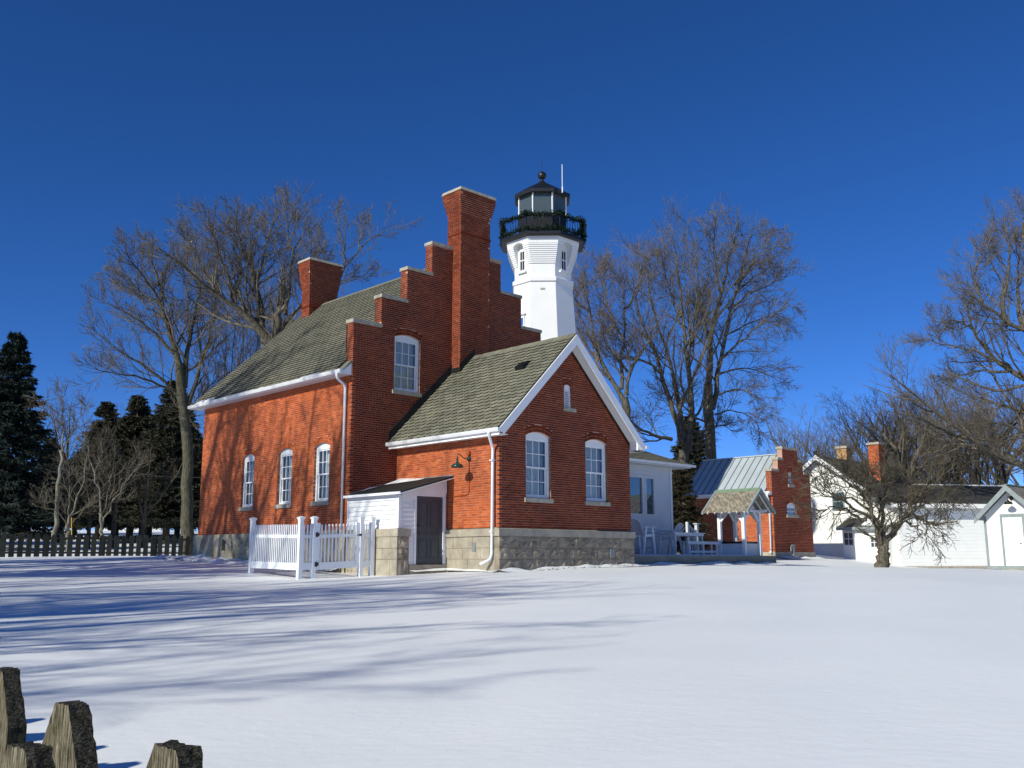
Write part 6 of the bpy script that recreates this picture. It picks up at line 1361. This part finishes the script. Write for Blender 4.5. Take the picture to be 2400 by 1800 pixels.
tree_from_limbs('bare_tree', 'many stemmed bare tree at the porch corner, left of the tallest one', b4, [([b4, px(1605, 1200, Y), px(1600, 1060, Y)], .42, .3),
    Lr([(760, 1500), (700, 1280), (640, 1090), (600, 1000), (560, 880), (500, 680), (470, 520)], -1, .20, .015),
    Lr([(800, 1560), (820, 1300), (810, 1100), (790, 900), (760, 750), (740, 500), (730, 330), (700, 230)], 0, .22, .012),
    Lr([(780, 1480), (740, 1200), (660, 950), (610, 780), (570, 600), (540, 440), (520, 330)], 2, .17, .012),
    Lr([(810, 1100), (790, 1000), (850, 800), (880, 600), (850, 420), (830, 240)], 1, .11, .01),
    Lr([(640, 1090), (560, 1010), (460, 1000), (400, 900), (330, 820)], -3, .09, .01),
    Lr([(700, 1480), (560, 1450), (460, 1380), (400, 1340)], -4, .12, .02),
    Lr([(760, 750), (700, 620), (660, 500), (620, 380)], 2, .08, .01), Lr([(800, 1440), (900, 1440), (1000, 1400), (1060, 1380)], -2, .09, .02),
    Lr([(790, 900), (880, 780), (930, 640), (960, 540)], 0, .07, .01)], 22, dens=1.2)
Y = 56; b5 = base_at(1675, Y)
tree_from_limbs('bare_tree', 'tallest bare tree on the right, its sprays swept to the right above the outbuilding', b5, [([b5, px(1672, 1200, Y), px(1666, 1040, Y), px(1661, 900, Y)], .42, .27),
    Lr([(920, 1150), (920, 1000), (935, 900), (965, 700), (990, 600), (1040, 450), (1080, 280), (1110, 130)], 0, .22, .012),
    Lr([(945, 1300), (970, 1100), (1010, 900), (1060, 720), (1100, 560), (1130, 400), (1190, 220)], 1, .18, .012),
    Lr([(990, 1000), (1100, 900), (1180, 860), (1300, 720), (1450, 670)], -2, .09, .008),
    Lr([(1020, 860), (1150, 800), (1260, 740), (1420, 780)], 2, .07, .008),
    Lr([(960, 1220), (1080, 1180), (1200, 1210), (1340, 1340)], -2, .07, .008), Lr([(960, 1330), (1080, 1300), (1180, 1340), (1260, 1480)], 0, .06, .008),
    Lr([(965, 1100), (1100, 1050), (1230, 1080), (1380, 1140)], 2, .07, .008),
    Lr([(1040, 700), (1150, 620), (1280, 560), (1440, 480)], 1, .08, .008), Lr([(1080, 560), (1200, 400), (1300, 330), (1400, 310)], -1, .08, .008),
    Lr([(1090, 600), (1200, 500), (1340, 430)], 2, .06, .008), Lr([(990, 600), (960, 420), (960, 260), (980, 170)], -2, .08, .008),
    Lr([(940, 1400), (820, 1340), (740, 1250), (620, 1180)], -3, .08, .01), Lr([(1100, 560), (1180, 460), (1210, 300), (1280, 190)], 1, .07, .008),
    Lr([(930, 900), (880, 810), (850, 700), (860, 620)], -1, .06, .01)], 23, dens=1.1, trop=.03, droop=.05)
# --- far right giant, trunk out of the picture
Y = 52; b6 = base_at(2560, Y); kR = .4219
def LR_(pts, dY, r0, r1): return limb(pts, Y, dY, r0, r1, k=kR, ox=1900, oy=400)
tree_from_limbs('bare_tree', 'huge bare tree leaning in from the right edge above the small shed', b6, [([b6, px(2540, 1180, Y), px(2520, 1000, Y), px(2500, 800, Y), px(2480, 640, Y)], .7, .4),
    LR_([(1420, 1000), (1185, 890), (1100, 860), (1040, 790), (960, 750), (900, 690), (830, 650)], -1, 0.221, 0.014),
    LR_([(1100, 865), (1045, 790), (1090, 640), (1120, 470), (1090, 360), (1030, 250)], 1, 0.156, 0.012),
    LR_([(1430, 1260), (1185, 1160), (1100, 1120), (1010, 1050), (940, 960), (905, 880), (870, 780), (850, 650)], 2, 0.234, 0.014),
    LR_([(1480, 1800), (1200, 1640), (1050, 1590), (900, 1500), (780, 1400), (700, 1350), (600, 1260), (500, 1180), (390, 1110)], -2, 0.286, 0.014),
    LR_([(1010, 1050), (900, 1000), (800, 980), (700, 950), (600, 930)], 0, 0.091, 0.010), LR_([(1100, 1120), (950, 1120), (850, 1130), (740, 1180)], 3, 0.091, 0.010),
    LR_([(900, 1500), (760, 1460), (600, 1380), (460, 1330)], 1, 0.117, 0.010), LR_([(1300, 1400), (1150, 1330), (1000, 1290), (860, 1250), (760, 1180)], 2, 0.156, 0.012),
    LR_([(1185, 890), (1150, 720), (1160, 560), (1130, 350)], 3, 0.130, 0.012), LR_([(1350, 1500), (1180, 1450), (1050, 1400), (930, 1380), (830, 1330)], -3, 0.130, 0.012),
    LR_([(960, 750), (900, 600), (930, 480), (1000, 380)], 1, 0.091, 0.010), LR_([(905, 880), (820, 830), (740, 840), (680, 830)], 0, 0.078, 0.010), LR_([(1300, 700), (1200, 500), (1180, 300), (1190, 150)], 1, 0.156, 0.012)], 31, dens=1.3, twig='twig')
# --- old apple tree on the lawn
Y = 34; b7 = base_at(2068, Y); k5 = .21097
def La(pts, dY, r0, r1): return limb(pts, Y, dY, r0, r1, k=k5, ox=1850, oy=1000)
b7 = px(1850 + 1042 * k5, 1330, Y); b7.z = gz(b7.x, b7.y) - .05
tree_from_limbs('apple_tree', 'old gnarled bare apple tree with a forked trunk, on the lawn before the white house', b7, [([b7, px(1850 + 1040 * k5, 1308, Y), px(1850 + 1036 * k5, 1290, Y), px(1850 + 1030 * k5, 1272, Y)], .24, .165),
    La([(1038, 1400), (1020, 1240), (960, 1060), (915, 960), (900, 860), (850, 760)], -.3, 0.140, 0.050),
    La([(1040, 1380), (1048, 1200), (1035, 1040), (1030, 900), (1060, 760)], .5, 0.120, 0.040),
    La([(1045, 1390), (1095, 1290), (1170, 1170), (1250, 1050), (1320, 960), (1400, 850), (1460, 760)], .2, 0.130, 0.040),
    La([(900, 1020), (800, 980), (620, 860), (480, 760), (340, 640), (230, 540)], -.8, 0.072, 0.008),
    La([(860, 1040), (740, 990), (580, 890), (420, 930), (240, 990)], .6, 0.065, 0.008),
    La([(915, 960), (800, 850), (650, 790), (450, 800), (260, 720)], .9, 0.065, 0.008),
    La([(900, 860), (760, 700), (600, 590), (430, 480), (260, 590)], -.5, 0.065, 0.008),
    La([(850, 760), (700, 640), (600, 520), (500, 440)], .4, 0.058, 0.008),
    La([(1030, 900), (950, 720), (880, 590), (860, 500)], -.4, 0.065, 0.010),
    La([(1030, 900), (1060, 740), (1110, 600), (1100, 480)], .6, .05, .01), La([(900, 860), (880, 700), (800, 560), (780, 440)], .9, .05, .01), La([(1250, 1050), (1240, 860), (1180, 700), (1120, 600)], .4, 0.078, 0.010),
    La([(1320, 960), (1450, 900), (1600, 860), (1750, 880)], -.6, 0.078, 0.008), La([(1320, 960), (1400, 1010), (1520, 1060), (1640, 1110)], .6, 0.058, 0.008),
    La([(1400, 850), (1560, 760), (1700, 730), (1860, 760)], .5, 0.065, 0.008), La([(1460, 760), (1560, 680), (1680, 620)], -.4, 0.065, 0.008),
    La([(1250, 1050), (1380, 1100), (1480, 1160), (1560, 1240)], -.5, 0.052, 0.006), La([(1400, 850), (1350, 700), (1300, 600)], .8, 0.065, 0.010)], 41, dens=.34, trop=.05, droop=.03, l1=.36, twig='twig_dark')

# --- generic background trees, shadow casting trees beyond the left edge: shared meshes
def generic_tree_meshes(seed, h, dens, spread=.33, twig='twig'):
    rg = np.random.default_rng(seed); z1 = h * .22
    tp = np.array([[0, 0, -.4], [.05, 0, z1 * .5], [.1, .08, z1], [.1, .12, h * .4], [.0, .1, h * .6]]); T = resample(tp, 8, .03, rg)
    L = []
    for k in range(7):
        a = 2 * pi * k / 7 + rg.uniform(-.3, .3); s_ = T[3 + (k % 5)]; up = h - s_[2]; w = h * spread * rg.uniform(.7, 1.1); r = up * rg.uniform(.7, .98)
        L.append(resample([s_, s_ + np.array([cos(a) * w * .35, sin(a) * w * .35, r * .3]), s_ + np.array([cos(a) * w * .75, sin(a) * w * .75, r * .65]), s_ + np.array([cos(a) * w, sin(a) * w, r])], 8, .08, rg))
    L = np.stack(L); LRr = (h * .011 * np.linspace(1, .12, 8))[None, :].repeat(len(L), 0)
    tr = (h * np.array([.03, .024, .022, .02, .017, .013, .010, .006]))[None, :]
    A, a_ = grow(L, LRr, rg, int(9 * dens), .42, 42, 6, t0=.15, rr=.5, lmin=.8); B, b_ = grow(A, a_, rg, 7, .48, 38, 4, t0=.12, rr=.55, lmin=.4); b_ = np.maximum(b_, .008); C, c_ = grow(B, b_, rg, int(5 * dens), .5, 36, 3, t0=.1, rr=.6, lmin=.25); c_ = np.clip(c_, .007, .02)
    return tubes_mesh('trunk', [(T[None], tr, 10)], M['bark'], (0, 0, 0)), tubes_mesh('crown', [(L, LRr, 6), (A, a_, 4), (B, b_, 3), (C, c_, 3)], M[twig], (0, 0, 0))
GT = [generic_tree_meshes(s_, 15, d_, sp, tw) for s_, d_, sp, tw in ((101, 1.0, .36, 'twig'), (102, 1.3, .42, 'twig_red'), (103, .8, .22, 'twig'), (104, .9, .36, 'twig'), (105, .8, .34, 'twig_dark'), (106, 1.0, .27, 'twig'))]
def place_tree(gi, x, y, sc, rot, label, group=None, z=None):
    t = Thing('bare_tree', label, 'tree', (x, y, gz(x, y) if z is None else z), house=False, rot=rot, group=group); t.o.scale = (sc, sc, sc)
    for nm, me in zip(('trunk', 'crown'), GT[gi]): o = bpy.data.objects.new(nm, me); COL.objects.link(o); o.parent = t.o
    return t
shade = [(-19.5, 2.0, 0, 1.02, 0.3), (-23.5, -6.0, 1, .92, 1.2), (-25, 6.5, 1, 1.15, 2.2), (-31, 12, 0, 1.15, 4.0), (-18, 4.5, 2, .98, 5.1), (-33, 5, 1, 1.1, .9), (-22.0, 23.2, 3, 1.0, 3.3), (-21.2, -1.6, 1, .95, .4), (-34, 19, 0, 1.2, 1.9), (-20.4, 19.6, 3, .95, .9), (-28, 0, 0, 1.0, 2.6), (-22.2, 16.6, 5, 1.4, .7), (-25.5, 22.4, 5, 1.45, 2.7)]
for x, y, gi, sc, rt in shade: place_tree(gi, x, y, sc, rt, 'bare lawn tree beyond the left edge that casts the long shadows', 'lawn trees beyond the left edge')
far = [(1870, 88, 2, .8), (1925, 92, 0, .72), (1990, 95, 2, .82), (2040, 90, 0, .8), (2110, 85, 1, .75), (2170, 92, 0, .8), (2225, 84, 1, .85), (2290, 88, 0, .85), (2350, 80, 1, .85), (2420, 84, 0, .9), (1830, 96, 2, .62), (2140, 76, 2, .8), (2260, 74, 2, .8), (2080, 70, 4, .8), (2150, 68, 4, .72), (2205, 72, 4, .82), (2310, 70, 4, .8), (2370, 68, 4, .9), (2120, 64, 0, .8), (1965, 100, 4, .8)]
for i, (x, Y, gi, sc) in enumerate(far):
    p = base_at(x, Y); place_tree(gi, p.x, Y, sc, i * 1.3, 'bare tree in the row beyond the white buildings', 'bare trees beyond the white buildings')
rg = random.Random(17)
fl = [(135, 72, 4, .72), (205, 64, 4, .40), (262, 66, 4, .48), (330, 66, 4, .50), (60, 78, 4, .5)]
for i, (x, Y, gi, sc) in enumerate(fl):
    p = base_at(x, Y); place_tree(gi, p.x, Y, sc, i * 2.1, 'small bare tree before the dark spruces on the left', 'small bare trees before the spruces')
# two many-stemmed saplings right behind the dark fence
def Lz(pts, Y, dY, r0, r1): return limb(pts, Y, dY, r0, r1, k=.3014, ox=0, oy=900)
Y = 56; bb = base_at(238, Y)
tree_from_limbs('bare_sapling', 'pale stemmed sapling spreading three branches behind the dark fence', bb, [([bb, px(238, 1240, Y), px(237, 1200, Y)], .12, .10), Lz([(790, 1030), (775, 800), (720, 660), (690, 560), (680, 420), (640, 300)], Y, 0, .075, .01), Lz([(800, 1090), (850, 930), (960, 800), (1050, 660), (1130, 560)], Y, -1, .055, .01), Lz([(800, 1000), (860, 760), (890, 620), (900, 440)], Y, 1, .05, .01), Lz([(775, 800), (740, 700), (780, 560), (800, 420)], Y, 1, .05, .01)], 51, dens=.4, bark_='bark_pale')
bb = base_at(160, Y)
tree_from_limbs('bare_sapling', 'clump of slender stems behind the dark fence by the yellow marker', bb, [([bb, px(160, 1245, Y), px(160, 1220, Y)], .14, .11), Lz([(530, 1100), (600, 900), (640, 740), (680, 620), (690, 450)], Y, 0, .07, .01), Lz([(520, 1100), (460, 980), (380, 960), (280, 890)], Y, -1, .05, .01), Lz([(540, 1100), (545, 850), (530, 600), (500, 520)], Y, 1, .06, .01), Lz([(560, 1080), (640, 980), (720, 860), (800, 800)], Y, 1, .05, .01)], 52, dens=.4, bark_='bark_pale')
bb = base_at(126, Y)
tree_from_limbs('bare_sapling', 'single pale leaning stem left of the yellow marker', bb, [([bb, px(133, 1180, Y), px(141, 1100, Y), px(148, 1050, Y)], .14, .10), Lz([(490, 520), (495, 400), (480, 250), (490, 100), (470, 30)], Y, 0, .06, .008), Lz([(492, 440), (430, 330), (380, 220), (300, 120)], Y, 0, .04, .008), Lz([(494, 480), (560, 380), (620, 260), (680, 150)], Y, 0, .04, .008)], 53, dens=.5, bark_='bark_pale')

# --- spruces
def spruce_meshes(seed, h, rmax, nb, mat, dense=1.0, up=.0, zmax=.92):
    rg = np.random.default_rng(seed); nw = int(h * 2.0); zz = (rg.integers(1, nw, nb) / nw) ** 1.0; zz = np.clip(.015 + zz * .89 + rg.normal(size=nb) * .006, .02, zmax)  # whorls, 0 top
    z = h * (1 - zz); R = rmax * (zz ** .95) * rg.uniform(.70, 1.15, nb) + .10; a = rg.uniform(0, 2 * pi, nb); K = 6; s = np.linspace(0, 1, K)[None, :]
    dx = np.cos(a)[:, None] * R[:, None] * s; dy = np.sin(a)[:, None] * R[:, None] * s; dz = -R[:, None] * (.50 * s - .34 * s ** 2.2) + R[:, None] * up * s
    P = np.stack([dx, dy, z[:, None] + dz], -1); P[:, 1:] += rg.normal(size=(nb, K - 1, 3)) * .04
    Rd = (.012 + .012 * R[:, None]) * (1 - .8 * s)
    # twigs hanging and spreading along every bough, carrying needle blades
    n = int(22 * dense); t = rg.uniform(.12, 1, (nb, n)); x = t * (K - 1); i = np.minimum(x.astype(int), K - 2); f = (x - i)[..., None]; ar = np.arange(nb)[:, None]
    A = P[ar, i] * (1 - f) + P[ar, i + 1] * f; T = norm(P[ar, i + 1] - P[ar, i]); side = norm(np.cross(T, np.array([0, 0, 1.0]))) * np.sign(rg.uniform(-1, 1, (nb, n)))[..., None]
    D = norm(side * rg.uniform(.3, 1, (nb, n, 1)) + T * rg.uniform(.4, 1.2, (nb, n, 1)) + np.array([0, 0, -.32]) * rg.uniform(0, 1.8, (nb, n, 1))); L = (.16 + .20 * R)[:, None, None] * (1.15 - .6 * t[..., None]) * rg.uniform(.6, 1.3, (nb, n, 1))
    A = A.reshape(-1, 3); D = D.reshape(-1, 3); L = L.reshape(-1, 1); N = len(A); m_ = 7
    tt = rg.uniform(0, 1, (N, m_, 1)); C = A[:, None] + D[:, None] * L[:, None] * tt; dirn = norm(D[:, None] * .9 + rg.normal(size=(N, m_, 3)) * .55 + np.array([0, 0, -.1])); w = norm(np.cross(dirn, rg.normal(size=(N, m_, 3))))
    ln = rg.uniform(.15, .30, (N, m_, 1)) * (h / 14) ** .5; q0 = C - w * ln * .2; q1 = C + dirn * ln; q2 = C + w * ln * .2
    V_ = np.stack([q0, q1, q2], 2).reshape(-1, 3); me = bpy.data.meshes.new('foliage'); me.vertices.add(len(V_)); me.vertices.foreach_set('co', V_.astype(np.float32).ravel()); nf = len(V_) // 3
    me.loops.add(nf * 3); me.loops.foreach_set('vertex_index', np.arange(nf * 3, dtype=np.int32)); me.polygons.add(nf); me.polygons.foreach_set('loop_start', np.arange(0, nf * 3, 3, dtype=np.int32)); me.update(calc_edges=True); me.materials.append(M[mat])
    tp = np.array([[0, 0, -.5], [0, 0, h * .3], [0, 0, h * .6], [0, 0, h * .97]]); tb = tubes_mesh('trunk', [(tp[None], (h * np.array([[.018, .014, .008, .002]])), 8), (P, Rd, 3)], M['bark'], (0, 0, 0)); return tb, me
SPR = [spruce_meshes(1, 15, 4.6, 560, 'needles_blue', 1.1), spruce_meshes(2, 14, 4.4, 520, 'needles', zmax=.83), spruce_meshes(3, 9, 3.0, 260, 'needles_brown', 1.1)]
def spruce(gi, x, Y, ytop, label, wsc=1.0, rot=0, name='spruce_tree', cat='spruce', h0=(15, 14, 9), zb=None):
    p = base_at(x, Y); top = px(x, ytop, Y).z; z = p.z if zb is None else zb; sc = (top - z) / h0[gi]
    t = Thing(name, label, cat, (p.x, Y, z), house=False, rot=rot); t.o.scale = (sc * wsc, sc * wsc, sc)
    for nm, me in zip(('trunk', 'foliage'), SPR[gi]): o = bpy.data.objects.new(nm, me); COL.objects.link(o); o.parent = t.o
spruce(0, -8, 60, 770, 'big dark blue spruce at the far left edge', 1.12, 0)
spruce(0, -120, 66, 800, 'dark blue spruce half beyond the left edge behind the big one', 1.1, 2)
spruce(1, 98, 92, 1015, 'small slim spruce peeking out right of the big blue one', 1.2, 1)
spruce(1, 226, 80, 930, 'narrow pointed spruce left of the broad pair', 1.35, 2)
spruce(1, 300, 78, 915, 'broad pointed spruce between its two neighbours', 1.35, 3)
spruce(1, 268, 84, 985, 'spruce filling the gap right of the narrow one', 1.3, 2.4)
spruce(1, 328, 83, 960, 'spruce close behind the broad one on its right', 1.3, 4.4)
spruce(1, 386, 74, 880, 'tallest dark spruce, just left of the forked bare tree', 1.25, 4)
spruce(1, 412, 80, 930, 'spruce close behind the tallest one on its right', 1.2, .9)
spruce(1, 345, 88, 985, 'spruce seen between the broad one and the tallest one', 1.7, 5)
spruce(1, 170, 96, 1050, 'low spruce in the gap left of the narrow one', 1.7, 5.5)
spruce(1, 438, 90, 1010, 'spruce behind the trunk of the forked bare tree', 1.5, .5)
spruce(2, 1600, 47, 1075, 'bronzed cedar between porch and outbuilding', 1.15, 0, 'cedar_tree', 'cedar')
spruce(1, 1628, 66, 965, 'dark spruce below the tallest bare tree on the right', 1.3, 1.3)

# ================================================================ small and far things
p = base_at(168, 57); b = MB(); b.bar((p.x, 57, p.z), (p.x - .18, 57, p.z + 2.1), .07, .03); tagm(b.build('marker_post', M['yellow']), 'thin yellow marker post leaning behind the dark fence', 'post')
# wire crossing behind the yard
b = MB(); q0 = px(-60, 1093, 63); q1 = px(1000, 1113, 84); pts = [q0.lerp(q1, k / 20) - Vector((0, 0, .5 * (1 - (k / 10 - 1) ** 2))) for k in range(21)]; b.tube(pts, .012, 4); tagm(b.build('power_line', M['steel']), 'thin grey power line crossing before the spruces on the left', 'cable')
def vehicle(name, label, cat, x, Y, ln, h, mat, rot):
    p = px(x, 1242, Y); t = Thing(name, label, cat, (p.x, Y, p.z), house=False, rot=rot)
    b = MB(); w = 1.75; b.prism([(-ln / 2, -w / 2, .35), (ln / 2, -w / 2, .35), (ln / 2, -w / 2, .85), (ln * .28, -w / 2, .95), (ln * .15, -w / 2, h), (-ln * .35, -w / 2, h), (-ln * .46, -w / 2, .95), (-ln / 2, -w / 2, .9)], (0, w, 0)); part(b, 'body', M[mat], t)
    b = MB(); b.box(-ln * .32, ln * .12, -w / 2 - .01, -w / 2 - .002, .98, h - .1); part(b, 'window', M['porch_glass'], t)
    for sx in (-.32, .32):
        for sy in (-1, 1): b = MB(); b.tube([(ln * sx, sy * (w / 2 - .2), .32), (ln * sx, sy * (w / 2 + .01), .32)], .32, 14); part(b, 'wheel', M['rubber'], t)
    b = MB(); b.hexa([(-ln * .34, -w / 2 + .1, h + .001), (ln * .13, -w / 2 + .1, h + .001), (ln * .13, w / 2 - .1, h + .001), (-ln * .34, w / 2 - .1, h + .001), (-ln * .3, -w / 2 + .2, h + .12), (ln * .1, -w / 2 + .2, h + .12), (ln * .1, w / 2 - .2, h + .12), (-ln * .3, w / 2 - .2, h + .12)]); part(b, 'roof_snow', M['snow'], t, kind='stuff')
vehicle('parked_car', 'small red parked car far behind the dark fence', 'car', 311, 112, 4.2, 1.4, 'redcar', .3)
vehicle('parked_van', 'small dark blue parked vehicle far behind the dark fence', 'van', 222, 112, 4.4, 1.7, 'bluecar', -.2)
# snow-laden shrub and distant house behind the spruces
Yh = 125; p = px(300, 1245, Yh); t = Thing('distant_house', 'distant white house glimpsed under the spruces behind the red car', 'house', (p.x, Yh, p.z), house=False, rot=.2)
b = MB(); b.prism([(-4, 0, 0), (4, 0, 0), (4, 0, 2.6), (0, 0, 4.6), (-4, 0, 2.6)], (0, 7, 0)); part(b, 'wall', M['cream'], t)
for sg in (-1, 1): b = MB(); b.hexa([(sg * 4.4, -.3, 2.4), (0, -.3, 4.62), (0, 7.3, 4.62), (sg * 4.4, 7.3, 2.4), (sg * 4.4, -.3, 2.55), (0, -.3, 4.8), (0, 7.3, 4.8), (sg * 4.4, 7.3, 2.55)]); part(b, 'roof', M['snow'], t)
for x in (-2, 1.2): boxpart('window', M['porch_glass'], t, (x, x + .9, -.03, -.005, 1.0, 2.0))
# leaf litter and tufts poking through the thin snow along the walls
rg = random.Random(31); mb = MB()
def scrap(u, v, dz=0, s=1.0):
    w = W(u, v, 0); z = gz(w.x, w.y) + rg.uniform(.015, .05) + dz; c = Vector((w.x, w.y, z)); a = rg.uniform(0, 6.28); e = Vector((cos(a), sin(a), rg.uniform(-.1, .35))); f = Vector((-sin(a), cos(a), rg.uniform(-.2, .3))); l = rg.uniform(.03, .09) * s; w_ = l * rg.uniform(.15, .5)
    mb.add([tuple(c), tuple(c + e * l * .5 + f * w_), tuple(c + e * l), tuple(c + e * l * .5 - f * w_)], [(0, 1, 2, 3)])
for _ in range(420): scrap(-2.3 - abs(rg.gauss(0, .5)), rg.uniform(8.5, 14.8), 0, 1.4)
for _ in range(160): scrap(rg.uniform(.6, 6.0), -.25 - abs(rg.gauss(0, .22)))
for _ in range(150): scrap(rg.uniform(-4.3, -2.2), rg.uniform(3.0, 5.6))
for _ in range(60): scrap(rg.uniform(6, 16), .1 + rg.gauss(0, .2))
for _ in range(60): scrap(rg.uniform(16, 20), rg.uniform(-7.5, -4))
tagm(mb.build('leaf_litter', M['dirt']), 'dead leaves and grass poking through the snow along the walls', 'leaf litter', kind='stuff')
# lumpy trodden snow by the long foundation
mb = MB(); n = 0
for k in range(60):
    u = -2.45 - abs(rg.gauss(0, .35)); v = rg.uniform(9.0, 14.8); w = W(u, v, 0); z = gz(w.x, w.y); r = rg.uniform(.1, .32); h_ = r * rg.uniform(.25, .5); a0 = rg.uniform(0, 6); base = len(mb.v); N_ = 7
    for ring_, (rr2, hz) in enumerate(((1, -.05), (.75, .55), (.3, .95))):
        for q in range(N_): a = a0 + 2 * pi * q / N_; e = rr2 * r * rg.uniform(.8, 1.2); mb.v.append((w.x + e * cos(a) * 1.3, w.y + e * sin(a), z + h_ * hz + rg.uniform(-.01, .02)))
    for ring_ in range(2):
        for q in range(N_): mb.f.append((base + ring_ * N_ + q, base + ring_ * N_ + (q + 1) % N_, base + (ring_ + 1) * N_ + (q + 1) % N_, base + (ring_ + 1) * N_ + q)); mb.m.append(0)
    mb.f.append(tuple(base + 2 * N_ + q for q in range(N_))); mb.m.append(0)
tagm(mb.build('snow_clods', M['snow'], smooth=True), 'broken clods of snow heaped against the long foundation', 'snow', kind='stuff')

# low irregular drifts where the snow meets walls
def drift(pts, wid=.5, hh=.09, seed=1):
    rg = random.Random(seed); mb = MB(); rows = []; n = len(pts)
    tot = []; L = [Vector(p) for p in pts]
    for a, c in zip(L, L[1:]):
        k = max(2, int((c - a).length / .12)); tot += [a.lerp(c, i / k) for i in range(k)]
    tot.append(L[-1]); N = len(tot)
    for i, p in enumerate(tot):
        d = (tot[min(i + 1, N - 1)] - tot[max(i - 1, 0)]).normalized(); o = Vector((d.y, -d.x, 0)); h = hh * max(0, .55 + .9 * noise.noise(Vector((p.x * 1.3, p.y * 1.3, seed)))) ; w = wid * (.8 + .7 * noise.noise(Vector((p.x * .9, p.y * .9, seed + 5))))
        for f, hz in ((-.06, 1.0), (.12, .95), (.35, .5), (.7, .15), (1.0, -.25)):
            q = W(p.x + o.x * w * f, p.y + o.y * w * f, 0); rows.append((q.x, q.y, gz(q.x, q.y) + h * hz + .015 + rg.uniform(-.004, .004)))
    for i in range(N - 1):
        for j in range(4): a = i * 5 + j; mb.f.append((a, a + 1, a + 6, a + 5)); mb.m.append(0)
    mb.v = rows; return mb
for i, (nm, pts, w_, h_) in enumerate((('snow drift banked along the stone base of the annex gable', [(-.1, -.06, 0), (5.9, -.06, 0)], .55, .10), ('snow drift in the corner by the cellar door', [(-1.5, 2.12, 0), (-.06, 2.12, 0), (-.06, -.05, 0)], .3, .07),
        ('snow drift along the long left foundation', [(-1.9, 14.8, 0), (-1.9, 4.9, 0)], .6, .13), ('snow drift in front of the low deck', [(6.0, .2, 0), (15, .2, 0)], .6, .10), ('snow drift around the brick outbuilding', [(24.1, 5.7, 0), (28.1, 5.7, 0)], .9, .14))):
    tagm(drift(pts, w_, h_, 60 + i).build('snow_drift', M['snow'], smooth=True), nm, 'snow drift', kind='stuff')
